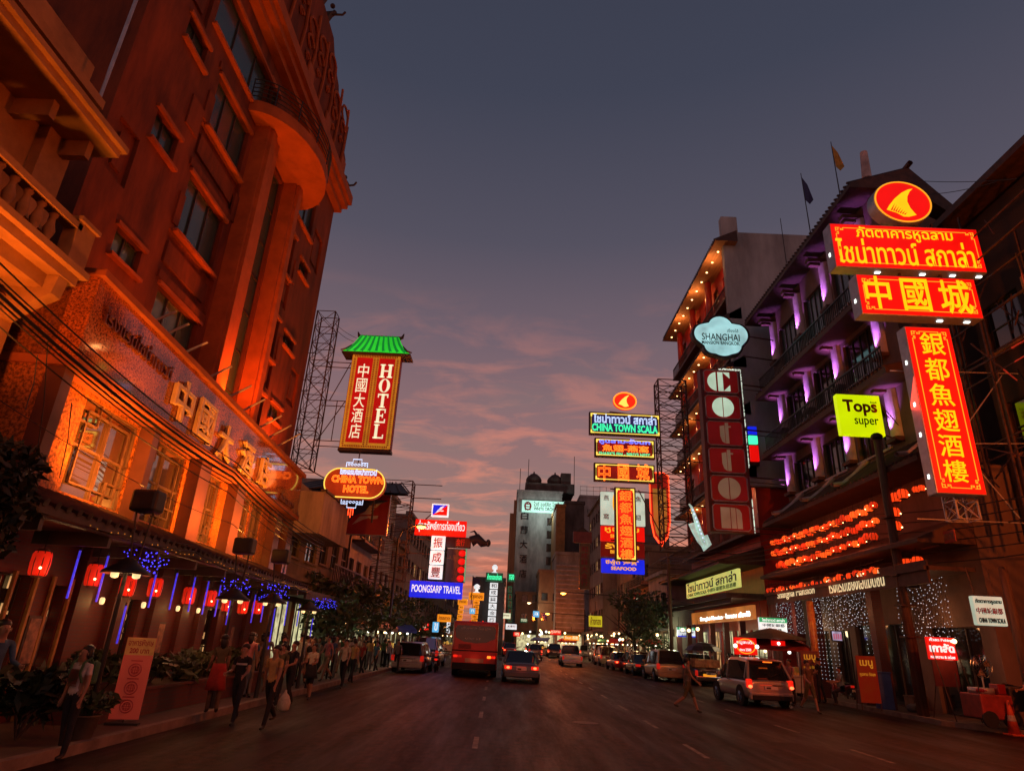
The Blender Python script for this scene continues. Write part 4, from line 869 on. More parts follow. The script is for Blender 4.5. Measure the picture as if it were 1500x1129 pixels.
b.quad((0, -8.4, 0), (0, -8.4, 9), (7, -8.4, 9), (7, -8.4, 0)); b.quad((0, -6.4, 9), (0, -6.4, 23.2), (4.4, -6.4, 20.75), (4.4, -6.4, 9)); b.quad((0, -8.4, 9), (0, -6.4, 9), (7, -6.4, 9), (7, -8.4, 9)); b.quad((0, 7, 0), (7, 7, 0), (7, 7, 23.3), (0, 7, 23.3)); b.build('wall', M['plum'], sc)
for h in hs: window(sc, mpr, h, .18, 4 if h[1]-h[0] > 2 else 3, 0, mp_=M['blackpane'] if h[2] < 18 else M['pane'], sill=.1, msill=M['pil'])
for h in gs: window(sc, mpr, h, .2, 3, 0, mp_=M['blackpane'], name='shopfront')
def roofslab(z, x0, thick, drop, y0, y1, nm, side=1):     # sloped tiled eave with soffit
    b = MB(); xe = x0-RX
    b.add([(xe, y0-32, z), (xe, y1-32, z), (-.005, y1-32, z+drop), (-.005, y0-32, z+drop), (xe, y0-32, z-thick), (xe, y1-32, z-thick), (-.005, y1-32, z-thick), (-.005, y0-32, z-thick)], [(0, 1, 2, 3), (4, 7, 6, 5), (0, 4, 5, 1), (0, 3, 7, 4), (1, 5, 6, 2)])
    for k in range(int((y1-y0)/.32)): y = y0+.1+k*.32; b.cyl((xe-.03, y-32, z+.02), (-.02, y-32, z+drop+.02), .06, n=5)
    b.build(nm, M['eave'], sc)
roofslab(17.55, 15.5, .3, .25, 25.2, 39.4, 'eave'); roofslab(13.55, 15.5, .3, .35, 25.0, 39.4, 'eave'); roofslab(9.2, 15.1, .2, 1.3, 23.4, 39.2, 'eave')
b = MB(); b.prism([(-1.3, 23.05), (-1.3, 23.3), (1.75, 24.35), (4.6, 20.9), (4.6, 20.7), (1.7, 23.04)], -6.8, 8, 1) if False else None
vs = [(-1.3, 23.05), (-1.3, 23.3), (1.75, 24.35), (4.6, 20.9), (4.6, 20.7), (1.7, 23.04)]
b.add([(x, -6.8, z) for x, z in vs]+[(x, 8, z) for x, z in vs], [(0, 1, 2, 5), (5, 2, 3, 4), (6, 11, 8, 7), (11, 10, 9, 8)]+[(i, (i+1) % 6, 6+(i+1) % 6, 6+i) for i in range(6)])
for k in range(46): y = -6.7+k*.32; b.cyl((-1.36, y, 23.33), (1.7, y, 24.37), .07, n=5)
b.tube([(1.75, -7.0, 24.5), (1.75, -3, 24.38), (1.75, 8, 24.38)], .14, 6)
b.build('roof', M['tile'], sc)
for y in PY:
    for z0, z1 in ((19.65, 22.4), (15.0, 17.24), (11.0, 13.24)):
        b = MB(); b.smooth = True; n = 10
        for k in range(n): a0, a1 = math.pi*k/n, math.pi*(k+1)/n; b.quad((-.3*math.sin(a0), y-32-.36*math.cos(a0), z0), (-.3*math.sin(a1), y-32-.36*math.cos(a1), z0), (-.3*math.sin(a1), y-32-.36*math.cos(a1), z1), (-.3*math.sin(a0), y-32-.36*math.cos(a0), z1))
        b.build('pilaster', M['pil'], sc)
        b = MB(); b.box((-.4, y-32-.4, z0-.18), (-.003, y-32+.4, z0-.003)); b.box((-.95, y-32-.2, z1+.05), (-.003, y-32+.2, z1+.28)); b.box((-.85, y-32-.14, z1-.14), (-.003, y-32+.14, z1+.02)); b.build('bracket', M['eave'], sc)
        lamp('SPOT', (-.62, y-32, z0+.02), 700, PUR, sc, .05, (-.2, y-32, z0+1.9), 52, .9, 'pilaster_uplight')
for z in (17.8, 13.85):     # balcony rails
    b = MB()
    for k in range(74): y = -6.4+k*.185; b.box((-1.02, y, z+.05), (-.98, y+.03, z+.85))
    b.box((-1.04, -6.4, z+.85), (-.96, 7.2, z+.92)); b.build('balcony_railing', M['black'], sc)
b = MB()                     # curved ridge ribs on the lower roof
for y in (24.5, 29.8, 33.2, 37.0): b.tube([(0, y-32, 10.7), (-.7, y-32, 10.0), (-1.4, y-32-.2, 9.5), (-2.1, y-32-.5, 9.35)], [.16, .15, .13, .1], 7)
b.build('roof_rib', M['pil'], sc)
b = MB(); b.box((-2.1, -8.4, 5.0), (-.25, 6.9, 5.15)); b.add([(-2.2, -8.5, 6.1), (-2.2, 7, 6.1), (-.1, 7, 7.0), (-.1, -8.5, 7.0), (-2.2, -8.5, 5.95), (-2.2, 7, 5.95), (-.1, 7, 5.95), (-.1, -8.5, 5.95)], [(0, 3, 2, 1), (0, 1, 5, 4), (4, 5, 6, 7), (0, 4, 7, 3), (1, 2, 6, 5)]); b.box((-2.0, -8.4, 4.55), (-1.92, 6.9, 5.35)); b.build('canopy', M['eave'], sc)
for y in (28.0, 33.5, 35.6, 38.8):
    b = MB(); b.box((-1.9, y-32-.22, 0), (-1.5, y-32+.22, 5.0)); b.build('column', M['redwall'], sc)
b = MB(); b.T = Matrix.Translation((-2.01, 0, 0)) @ Matrix.Rotation(rad(-90), 4, 'Z')
b.text('Shanghai Mansion', -5.2, 4.66, -.6, 5.14, 0, .02, 0); b.text('โรงแรมเซี่ยงไฮ้แมนชั่น', .9, 4.66, 5.6, 5.3, 0, .02, 0); b.build('bulb_lettering', emi('bulb_letter', (1, .78, .42), .8, .6, scale=6), sc)
lamp('POINT', (-2.6, -1.5, 3.9), 50, (1, .4, .15), sc, .3, name='canopy_light'); lamp('POINT', (-2.8, 3.5, 3.6), 50, (1, .4, .15), sc, .3, name='canopy_light'); lamp('POINT', (-.9, -6.0, 3.4), 30, (1, .4, .15), sc, .3, name='canopy_light'); lamp('POINT', (-1.0, 4.5, 3.2), 40, (1, .75, .4), sc, .3, name='canopy_light')
# lantern strings: four rows
LP = lantern_mesh(.32, .27, M['orangelamp'], 'paper_lantern', '', '', 'lantern', True)
C.objects.unlink(LP)
OL2 = emi('dim_orange_lantern_paper', (1.0, .04, .006), .7, .3, (.5, .04, .01), 3); OL3 = emi('bright_orange_lantern_paper', (1.0, .10, .01), 1.5, .3, (.5, .04, .01), 3)
rows = [((1130, 795), (1285, 740), 26, 'top lantern string above the restaurant front'), ((1131, 811), (1287, 761), 25, 'second lantern string above the restaurant front'), ((1137, 829), (1284, 782), 21, 'third lantern string above the restaurant front'), ((1125, 865), (1291, 833), 27, 'long low lantern string over the lit name letters')]
for ri, (p, q, n, lab) in enumerate(rows):
    a, c = atX(*p, 14.9), atX(*q, 14.9)
    for k in range(n):
        t = (k+.5)/n; o = tree_copy(LP); o.location = a.lerp(c, t)+Vector((rnd.uniform(-.05, .05), 0, -.13+.05*math.sin(k*2.1)-.55*t*(1-t)+rnd.uniform(-.03, .03)))
        for c_ in o.children:
            if c_.name.startswith('lantern_body'): setmat(c_, rnd.choice((M['orangelamp'], OL2, OL3)))
        o.rotation_euler.z = k*.7; o['label'] = 'small round orange lantern hanging in the '+lab; o['group'] = 'lanterns of the '+lab; o['category'] = 'lantern'
        sca = rnd.uniform(.9, 1.08); o.scale = (sca, sca, sca)
    for t in (.15, .4, .65, .9): v = a.lerp(c, t); lamp('POINT', (v.x-.35, v.y, v.z-.05), 12, (1, .12, .03), None, .3, name='lantern_glow')
    cable([a+Vector((0, .3, .36)), c+Vector((0, -.3, .36))], .01, 'wire carrying the '+lab, 'lantern wires', .14)
for k, (x, y) in enumerate(((1312, 728), (1322, 723), (1310, 750), (1312, 770), (1341, 714), (1349, 712), (1329, 825), (1344, 822))):
    o = tree_copy(LP); p = atX(x, y, 15.3); o.location = (p.x, p.y, p.z-.18); o['label'] = 'orange lantern in the small cluster right of the wooden pole'; o['group'] = 'lantern cluster right of the pole'; o['category'] = 'lantern'; o.scale = (1.3, 1.3, 1.3) if k not in (4, 5) else (.8, .8, .8)
for o in [LP]+list(LP.children):
    try: bpy.data.objects.remove(o)
    except Exception: pass
# LED curtains
def curtain(label, P, nu, nv, X, hole=None, low=None):
    o = empty('light_curtain', (X, P[0], P[2]), label, 'light curtain'); b = MB(); t = MB()
    for i in range(nu):
        y = P[0]+(P[1]-P[0])*i/(nu-1); zl = P[2] if not low else low((i)/(nu-1), P)
        for j in range(nv):
            z = P[3]-(P[3]-P[2])*j/(nv-1)+.03*math.sin(i*1.7)
            if z < zl-.05: continue
            b.ell((rnd.gauss(0, .03), y-P[0]+rnd.gauss(0, .045), z-P[2]+rnd.gauss(0, .035)), rnd.uniform(.010, .021), 5, 3) if rnd.random() < .9 else None
        z = P[3]; 
        while z > zl-1.9 and low: 
            if z < zl-.05 and i % 2 == 0 and low((i)/(nu-1), P) < P[3]-1.45: b.ell((0, y-P[0], z-P[2]), .016, 5, 3)
            z -= .17
        t.cyl((0, y-P[0], zl-P[2]), (0, y-P[0], P[3]-P[2]), .004, n=3)
    bo = b.build('bulbs', M['whiteled'], o); bo['kind'] = 'stuff'; t.build('wires', M['cable'], o)
curtain('curtain of tiny white LEDs over the restaurant entrance', (28.3, 33.2, 3.0, 4.55), 27, 13, 14.95, low=lambda t, P: P[2]+.25*math.sin(t*5))
curtain('narrow LED curtain on the far entrance columns', (34.6, 37.9, 3.0, 4.5), 18, 13, 14.95)
curtain('LED curtain on the brick wall right of the wooden pole', (24.6, 27.7, 2.85, 4.85), 17, 13, 15.95)
# rods, flags, chimney on its roof
for nm, top, bot, mt, lab in (('flag', (1173, 254), (1187, 338), 'bluetxt', 'small dark flag on a thin pole above the restaurant eave'), ('flag', (1217, 208), (1230, 283), 'yflag', 'limp yellow flag on the tallest pole over the restaurant roof')):
    if mt == 'yflag': M[mt] = mat('yellow_flag', (.35, .24, .04), .8, .3, 5)
    Y = 31 if nm == 'flag' and mt != 'yflag' else 28; a, c = atY(*top, Y), atY(*bot, Y); o = empty('flag', c-Vector((0, 0, .8)), lab, 'flag')
    b = MB(); b.cyl((0, 0, 0), a-c+Vector((0, 0, .8)), .035, .02, 6); b.build('pole', M['black'], o)
    b = MB(); h = (a-c).z+.8; q = a-c
    fp = [(q.x*.98, 0, h*.95), (q.x+.35, .1, h*.85), (q.x+.55, .05, h*.62), (q.x*.9+.32, .1, h*.56), (q.x*.85+.05, 0, h*.6)]
    b.quad(*fp); b.quad(*[(x, y+.01, z) for x, y, z in fp][::-1]); b.build('flag_cloth', M[mt], o)
for x, y, x2, y2, Y in ((1143, 320, 1152, 385, 35), (1437, 262, 1437, 280, 22)):
    a, c = atY(x, y, Y), atY(x2, y2, Y); b = MB(); b.cyl((0, 0, 0), a-c, .03, .02, 6); tag(b.build('rooftop_rod', M['black'], None, c), 'thin rod standing on a roof edge on the right', 'rod', 'thin rods on the right roofs')
a, c, d = atY(1265, 224, 29), atY(1270, 262, 29), atY(1277, 262, 29)
b = MB(); b.smooth = False; b.cyl((0, 0, 0), (a-c).xyz, .26, .2, 12); tag(b.build('roof_funnel', M['pil'], None, c), 'pale tapering funnel on the restaurant roof beside the round sign', 'chimney')
# ------------------------------------------------------------------ RIGHT: the big red signs
RY = 20.2
M['gold_let'] = M['sign_yel']
tw = lattice('sign_truss', 'grey steel truss beside the tall red sign', (atY(1425, 740, RY).x+.1, RY+.7, atY(1440, 752, RY).z-.1), .7, .6, atY(1400, 480, RY).z-atY(1440, 752, RY).z, 11, 'alu', .028, arms=[((-1.5, 0, -.02), (3.2, .2, .05)), ((-1.5, 0, 5.2), (3.2, .2, 5.4)), ((.3, 0, 2.6), (3.2, .2, 2.8)), ((.3, 0, 2.6), (2.0, .2, .2)), ((.3, 0, 2.7), (2.6, .2, 5.3))])
def fret(b, s, i, k=.16):     # fretwork corner on a border line
    x0, x1, z0, z1 = -s.w/2+i, s.w/2-i, i, s.h-i; y = s.f-.02; t = .022
    def seg(p, q): b.box((min(p[0], q[0])-t/2, y-.012, min(p[1], q[1])-t/2), (max(p[0], q[0])+t/2, y, max(p[1], q[1])+t/2))
    c = k*2.1
    for a, e in (((x0, z0+c), (x0, z1-c)), ((x1, z0+c), (x1, z1-c)), ((x0+c, z0), (x1-c, z0)), ((x0+c, z1), (x1-c, z1))): seg(a, e)
    for cx, sx in ((x0, 1), (x1, -1)):
        for cz, sz in ((z0, 1), (z1, -1)):
            P = [(0, 2.1), (.7, 2.1), (.7, 1.4), (.35, 1.4), (.35, 1.75)], [(2.1, 0), (2.1, .7), (1.4, .7), (1.4, .35), (1.75, .35)], [(0, 1.1), (0, 0), (1.1, 0)], [(0, .7), (.7, .7), (.7, 0)]
            for L in P:
                for a, e in zip(L[:-1], L[1:]): seg((cx+sx*a[0]*k, cz+sz*a[1]*k), (cx+sx*e[0]*k, cz+sz*e[1]*k))
def side_lamps(s, pts, nm='service_lamp'):
    for x, z in pts:
        b = MB(); b.box((x+.02, s.f+s.d*.42, z-.07), (x+.036, s.f+s.d*.58, z+.07)); b.build(nm, M['whitebulb'], s.o)
def bigsign(name, label, tl, tr, bl, d=.55):
    s = Sign(name, label, tl, tr, bl, RY, d); s.case(M['alu']); s.panel(M['sign_red'], .035, 'red_face', .012)
    b = MB(); fret(b, s, .2, .13); b.build('gold_border', M['sign_gold'], s.o); return s
def brush(s, t, px, name='lettering', vert=False, bold=.004, out=.012):
    b = MB(); s.put(b, t, px, .02, bold, 0, .016, 0, vert)
    s.put(b, t, px, 0, bold, out, .022, 0, vert, 2) if out else None
    return b.build(name, M['gold_let'], s.o)
q1 = bigsign('restaurant_sign', 'widest red lit sign with two lines of yellow Thai lettering', (1213, 320), (1432, 343), (1222, 383))
brush(q1, 'ภัตตาคารหูฉลาม', (1254, 335, 1394, 355), out=.0, bold=.006); brush(q1, 'ไชน่าทาวน์ สกาล่า', (1226, 353, 1425, 389), out=.0, bold=.008)
side_lamps(q1, [(-q1.w/2-.035, q1.h*.35)])
q2 = bigsign('restaurant_sign', 'red lit sign with three large yellow Chinese characters', (1252, 397), (1428, 413), (1261, 455))
for ch, x0, x1, y0, y1 in (('中', 1267, 1304, 405, 452), ('國', 1321, 1361, 409, 456), ('城', 1376, 1421, 411, 460)): brush(q2, ch, (x0, y0, x1, y1), out=.012)
side_lamps(q2, [(-q2.w/2-.035, q2.h*.4)])
q3 = bigsign('restaurant_sign', 'tall vertical red lit sign with yellow Chinese characters, lowest of three', (1324, 477), (1391, 481), (1361, 721), .5)
for k, ch in enumerate('銀都魚翅酒樓'):
    t = k/5; x = 1365+t*34; y = 504+t*186; brush(q3, ch, (x-17, y-16, x+17, y+16), out=.0, bold=.004)
side_lamps(q3, [(-q3.w/2-.035, q3.h*v) for v in (.1, .34, .52, .78)])
for s, xs in ((q1, (-.4, .2, .6, .95)), (q2, (.35, .8))):
    for u in xs:
        b = MB(); b.box((u*s.w/2-.09, -.05, -.03), (u*s.w/2+.09, .05, -.003)); b.build('under_lamp', M['whitebulb'], s.o)
# round fin emblem
e1 = Sign('fin_emblem_sign', 'round red lit emblem with a yellow shark fin on top of the red signs', (1274, 264), (1358, 268), (1274, 324), RY, .5)
def ellpts(w, h, n=40): return [(w/2*math.cos(6.2832*t/n), h/2+h/2*math.sin(6.2832*t/n)) for t in range(n)]
b = MB(); b.prism(ellpts(e1.w, e1.h), e1.f, -e1.f); b.build('case', M['alu'], e1.o)
b = MB(); b.prism([(x*.97, (z-e1.h/2)*.97+e1.h/2) for x, z in ellpts(e1.w, e1.h)], e1.f-.012, e1.f-.002); b.build('red_face', M['sign_red'], e1.o)
b = MB(); b.tube([(x*.95, e1.f-.02, (z-e1.h/2)*.95+e1.h/2) for x, z in ellpts(e1.w, e1.h)], .03, 4, True); b.build('gold_ring', M['sign_gold'], e1.o)
def fin(b, w, h, y0, y1, lines=True):
    U = lambda x, z: (x*w/2, h/2+z*h/2)
    P = [U(-.62, -.42), U(-.5, -.2), U(-.28, .12), U(0, .42), U(.26, .6), U(.42, .64), U(.3, .5), U(.18, .25), U(.14, 0), U(.2, -.3), U(.32, -.55), U(.36, -.62), U(.1, -.72), U(-.08, -.72), U(-.3, -.55)]
    b.prism(P, y0, y1)
    return U
b = MB(); U = fin(b, e1.w, e1.h, e1.f-.03, e1.f-.014); b.build('fin', M['sign_yel'], e1.o)
b = MB()
for k in range(7):
    u = -.5+k*.07; b.add([(*[U(u, -.46-.03*k)[0]], e1.f-.036, U(u, -.44-.03*k)[1]), (U(u+.05, -.47-.03*k)[0], e1.f-.036, U(u, -.47-.03*k)[1]), (U(u+.2-.01*k, -.18-.03*k)[0], e1.f-.036, U(0, -.1-.07*k)[1])], [(0, 1, 2)])
b.build('fin_stroke', M['sign_red'], e1.o)
for s, (x0, z0, x1, z1) in ((q1, (-.2, 1, .2, 1)),):
    b = MB(); b.cyl((.6, 0, s.h), (.55, 0, s.h+.35), .05); b.cyl((1.3, 0, s.h), (1.3, 0, s.h+.35), .05); b.build('bracket', M['steel'], s.o)
b = MB(); b.cyl((-.3, 0, -.3), (-.3, 0, -.003), .05); b.cyl((1.2, 0, -.3), (1.2, 0, -.003), .05); b.build('bracket', M['steel'], q1.o)
lamp('AREA', (14.3, 19.6, 12.2), 420, (1, .05, .02), None, 5, (14.3, 0, 2), name='red_sign_light')
# yellow supermarket sign on the wooden pole
sy = Sign('supermarket_sign', 'slanting lime yellow lit sign with red and black lettering at the pole top', (1224, 574), (1288, 582), (1231, 633), 26.2, .3)
sy.case(emi('lit_lime_acrylic', (.62, .80, .0), 1.0, .1, (.4, .4, .02)))
sy.txt('Tops', (1235, 586, 1284, 609), M['redtxt'], 'lettering', bold=.03); sy.txt('super', (1252, 613, 1287, 626), M['blktxt'], 'black_lettering', bold=.005); sy.txt('food', (1274, 588, 1283, 591), M['greentxt'], 'small_lettering', bold=0)
b = MB(); b.bar((sy.w/2, 0, .1), (sy.w/2+2.2, .6, -.2), .05); b.bar((sy.w/2, 0, sy.h*.9), (sy.w/2+1.6, .6, 0), .04); b.bar((sy.w/2-.1, 0, sy.h-.1), (sy.w/2+.5, .2, sy.h*.5), .04); b.build('bracket', M['steel'], sy.o)
# wooden poles
def pole2(top, X, r, label):
    p = atX(*top, X); o = empty('utility_pole', (X, p.y, .15), label, 'pole'); h = p.z-.15
    b = MB(); b.smooth = True; b.cyl((0, 0, 0), (0, 0, h), r, r*.75, 12); b.build('post', M['wood'], o); return o, h
def pole(bot, top, r, label, X=None):
    g = atZ(*bot, .15); o = empty('utility_pole', g, label, 'pole'); h = (CAMP+ray(*top)*(g.y/ray(*top).y)).z-.15
    b = MB(); b.smooth = True; b.cyl((0, 0, 0), (0, 0, h), r, r*.75, 12); b.build('post', M['wood'], o); return o, h
o, h = pole2((1284, 640), 14.95, .2, 'thick wooden utility pole standing beside the LED curtains')
b = MB()
for k in range(5): b.box((-.26, -.26, 2.6+k*1.1), (.26, .26, 2.66+k*1.1))
b.build('band', M['steel'], o); b = MB(); b.box((.05, -.3, h*.42), (.5, -.2, h*.42+.5)); b.build('meter_box', M['frame'], o); b = MB(); b.smooth = True; b.ell((0, 0, h), (.24, .24, .18)); b.build('insulator', M['black'], o)
pole2((1308, 800), 15.3, .1, 'thin pale post leaning just behind the thick wooden pole')
o, h = pole2((1468, 830), 16.3, .16, 'reddish post at the right edge beside the white hanging sign')
# street name plates on a beam
a = atX(1350, 797, 15.6); c = atX(1398, 787, 15.6)
for x0, x1, y, lab in ((1349, 1376, 797, 'long pale street name plate under the tall red sign'), (1382, 1400, 788, 'shorter red and white plate beside the street name plate')):
    p = atX(x0, y, 15.6); q = atX(x1, y, 15.6); o = empty('name_plate', (p.x, q.y, p.z-.2), lab, 'plate'); L = abs(p.y-q.y)
    b = MB(); b.box((-.02, 0, 0), (.02, L, .42)); b.build('board', mat('pale_board' if x0 < 1360 else 'red_board', (.30, .12, .06) if x0 < 1360 else (.4, .08, .05), .6, .2, 3), o)
    b = MB(); b.T = Matrix.Translation((-.021, 0, 0)) @ Matrix.Rotation(rad(-90), 4, 'Z'); b.text('เยาวราช', -L*.9, .1, -L*.1, .32, 0, .004, .01); b.build('lettering', M['redtxt'] if x0 < 1360 else M['white'], o)
# ------------------------------------------------------------------ RIGHT: near dark building with scaffolding
nb = empty('corner_building', (18.5, 15, 0), 'dark brown building at the right edge behind bamboo scaffolding', 'building')
mpn = lambda a, z, d: (d, a-15, z)
hs = [(y, y+1.8, z, z+2.0) for y in (12.2, 15.2, 18.2, 21) for z in (5.2, 9.2, 13.2)]+[(20.5, 23, .15, 3)]
b = MB(); holed(b, mpn, 6, 23.4, 0, 19, hs, .2); b.quad((0, 8.4, 0), (8, 8.4, 0), (8, 8.4, 19), (0, 8.4, 19)); b.build('wall', mat('smoky_brick', (.03, .017, .012), .85, .4, 1, kind='brick'), nb)
for h in hs: window(nb, mpn, h, .16, 2, 1, mp_=M['blackpane'], sill=.15, msill=M['cream'])
b = MB(); b.add([(-1.0, -9, 19.5), (-1.0, 8.6, 19.5), (4, 8.6, 22), (4, -9, 22), (-1, -9, 19.2), (-1, 8.6, 19.2), (4, 8.6, 19.2), (4, -9, 19.2)], [(0, 1, 2, 3), (0, 4, 5, 1), (4, 7, 6, 5), (1, 5, 6, 2)]); b.build('roof', M['tile'], nb)
for y in (19.9, 17.2):
    b = MB(); b.smooth = False; b.cyl((-.35, y-15, 4.5), (-.35, y-15, 15), .34, .3, 10); b.box((-.85, y-15-.5, 9.0), (.1, y-15+.5, 9.35)); b.build('column', mat('ochre_column', (.36, .22, .10), .8, .3, 1.5) if y > 19 else bpy.data.materials['ochre_column'], nb)
o = empty('scaffold', (17.2, 20.6, 6.5), 'tangled bamboo scaffolding behind the red signs on the right', 'scaffold'); b = MB(); R = random.Random(4)
for k in range(8): x = R.uniform(-.6, .8); y = R.uniform(-3, 2.5); b.bar((x, y, 0), (x+R.uniform(-.2, .2), y+R.uniform(-.2, .2), R.uniform(9, 12.3)), .07)
for k in range(13): z = R.uniform(.3, 11.5); x = R.uniform(-.6, .8); b.bar((x, -3.4, z), (x, 2.8, z+R.uniform(-.3, .3)), .055)
for k in range(26): z = R.uniform(.3, 10); x = R.uniform(-.7, .9); y = R.uniform(-3, 2); b.bar((x, y, z), (x+R.uniform(-.6, .6), y+R.uniform(-1.6, 1.6), z+R.uniform(.6, 2.2)), .045)
b.build('frame', M['steel'], o)
flood((17.1, 19.2, 4.0), 50, (18.3, 19.6, 10), 'small lamp lighting the ochre column behind the scaffolding', 110, (1, .38, .1))
cable([atX(1345, 265, 18), atX(1490, 262, 17)], .014, 'upper black wire crossing to the right roof edge', 'wires at the top right', .1); cable([atX(1360, 285, 18), atX(1460, 266, 17)], .014, 'lower black wire crossing to the right roof edge', 'wires at the top right', .1)
# white hanging sign, right
wh = Sign('hanging_sign', 'white hanging sign with red Chinese characters beside the right post', (1424, 872), (1468, 874), (1433, 915), 21.2, .2)
wh.case(emi('lit_cream_acrylic', (.55, .68, .50), .7, .3, (.4, .45, .4))); wh.txt('ภัตตาคารหูฉลาม', (1428, 877, 1466, 885), M['blktxt'], 'black_lettering'); wh.txt('中國城銀都', (1430, 890, 1468, 899), M['redtxt'], 'red_lettering', bold=.01); wh.txt('CHINA TOWN SCALA', (1434, 905, 1472, 912), M['blktxt'], 'english_lettering')
b = MB(); b.cyl((-wh.w*.35, 0, wh.h), (-wh.w*.4, .1, wh.h+.9), .02); b.cyl((wh.w*.35, 0, wh.h), (wh.w*.35, .1, wh.h+.9), .02); b.build('hanger', M['steel'], wh.o)
# ------------------------------------------------------------------ RIGHT: mansion with lit soffits
M['redcol'] = mat('red_lacquer', (.42, .03, .02), .4, .25, 1.5)
sm = empty('mansion_hotel', (15.8, 49, 0), 'Chinese style mansion hotel with downlit orange soffits and red columns', 'hotel')
mpm = lambda a, z, d: (d, a-49, z)
lev = [(30.4, 26.3), (24.2, 21.5), (20.4, 17.9), (16.9, 13.6), (12.6, 9.2)]
hs = [(y, y+1.2, z1+.8, z0-.9) for z0, z1 in lev for y in (43.2, 45.7, 48.2, 50.7, 53.2, 55.7)]
gs = [(42.2+k*3.1, 44.8+k*3.1, .15, 3.3) for k in range(5)]
b = MB(); holed(b, mpm, 41.6, 58, 0, 31, hs+gs, .2); b.quad((0, -7.4, 0), (0, -7.4, 31), (10, -7.4, 29), (10, -7.4, 0)); b.quad((0, -7.4, 31), (0, 9, 31), (10, 9, 29), (10, -7.4, 29)); b.build('wall', M['redcol'], sm)
b = MB(); b.box((-.9, -7.9, 12), (10, -7.42, 31.6)); b.box((-.9, -7.9, 31.6), (.3, -7.3, 33)); b.prism([(.3, 31.6), (9, 28), (10, 28), (10, 31.5), (.3, 32.8)][:3]+[(.3, 31.7)], -7.9, -7.4, 1) if False else None; b.build('end_wall', mat('pale_end_wall', (.34, .40, .44), .85, .4, .4, bump=.2, stretch=(1, 1, .3)), sm)
for h in hs: window(sm, mpm, h, .16, 1, 3, mf=M['steel'], mp_=M['bronzepane'])
for h in gs: window(sm, mpm, h, .19, 3, 1, mp_=M['shopglow2'] if rnd.random() < .7 else M['shopglow'], name='shopfront')
for k in range(6):
    b = MB(); b.box((-1.7, -7.3+k*3.1, 0), (-1.35, -6.95+k*3.1, 3.7)); b.build('shop_column', M['redwall'], sm)
b = MB(); b.add([(-2.9, -7.9, 7.15), (-2.9, 9, 7.15), (-.004, 9, 8.1), (-.004, -7.9, 8.1), (-2.9, -7.9, 7.0), (-2.9, 9, 7.0), (-.004, 9, 7.0), (-.004, -7.9, 7.0)], [(0, 1, 2, 3), (0, 4, 5, 1), (4, 7, 6, 5), (0, 3, 7, 4), (1, 5, 6, 2)]); b.box((-2.6, -7.9, 5.0), (-.004, 9, 5.3)); b.box((-2.4, -7.9, 4.7), (-2.3, 9, 5.0))
for k in range(52): y = -7.75+k*.33; b.cyl((-2.95, y, 7.16), (-.01, y, 8.12), .06, n=5)
b.build('shop_canopy', M['tile'], sm)
b = MB()
for k in range(70): b.box((-2.75, -7.8+k*.24, 8.2), (-2.71, -7.74+k*.24, 9.0))
b.box((-2.8, -7.9, 9.0), (-2.66, 9, 9.08)); b.build('terrace_railing', M['steel'], sm)
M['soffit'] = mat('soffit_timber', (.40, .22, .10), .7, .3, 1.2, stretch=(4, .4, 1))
for i, (z0, z1) in enumerate(lev):
    b = MB(); xe = -1.7 if i == 0 else -1.35; y0 = -7.9-(.6 if i == 0 else 0)
    b.add([(xe, y0, z0+.12), (xe, 9, z0+.12), (-.004, 9, z0+.95), (-.004, y0, z0+.95), (xe, y0, z0), (xe, 9, z0), (-.004, 9, z0), (-.004, y0, z0)], [(0, 1, 2, 3), (0, 4, 5, 1), (1, 5, 6, 2), (0, 3, 7, 4)])
    for k in range(52): y = y0+.15+k*.33; b.cyl((xe-.04, y, z0+.13), (-.01, y, z0+.96), .07, n=5)
    b.build('tiled_eave', M['tile'], sm)
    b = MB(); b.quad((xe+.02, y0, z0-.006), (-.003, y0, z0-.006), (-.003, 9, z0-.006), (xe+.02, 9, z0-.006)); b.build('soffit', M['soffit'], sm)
    b = MB()
    for k in range(11): b.cyl((xe*.6, -7+k*1.5, z0-.04), (xe*.6, -7+k*1.5, z0-.008), .075, n=8)
    b.build('downlight', M['bulb'], sm)
    for y in (-6, -1, 4): lamp('POINT', (xe*.75, y, z0-.75), 75 if i == 0 else 55, (1, .36, .10), sm, .12, name='downlight_glow')
    for y in (-7.3, -2.4, 2.4, 7):
        b = MB(); b.smooth = True; b.cyl((-.5, y, z1), (-.5, y, z0-.05), .26, n=12); b.build('column', M['redcol'], sm)
    b = MB(); b.box((-.95, -7.5, z1-.3), (-.003, 8.6, z1-.12)); b.box((-.93, -7.4, z1+.7), (-.85, 8.5, z1+.78))
    for k in range(62): b.box((-.91, -7.35+k*.26, z1-.12), (-.87, -7.29+k*.26, z1+.7))
    b.build('balcony', M['steel'], sm)
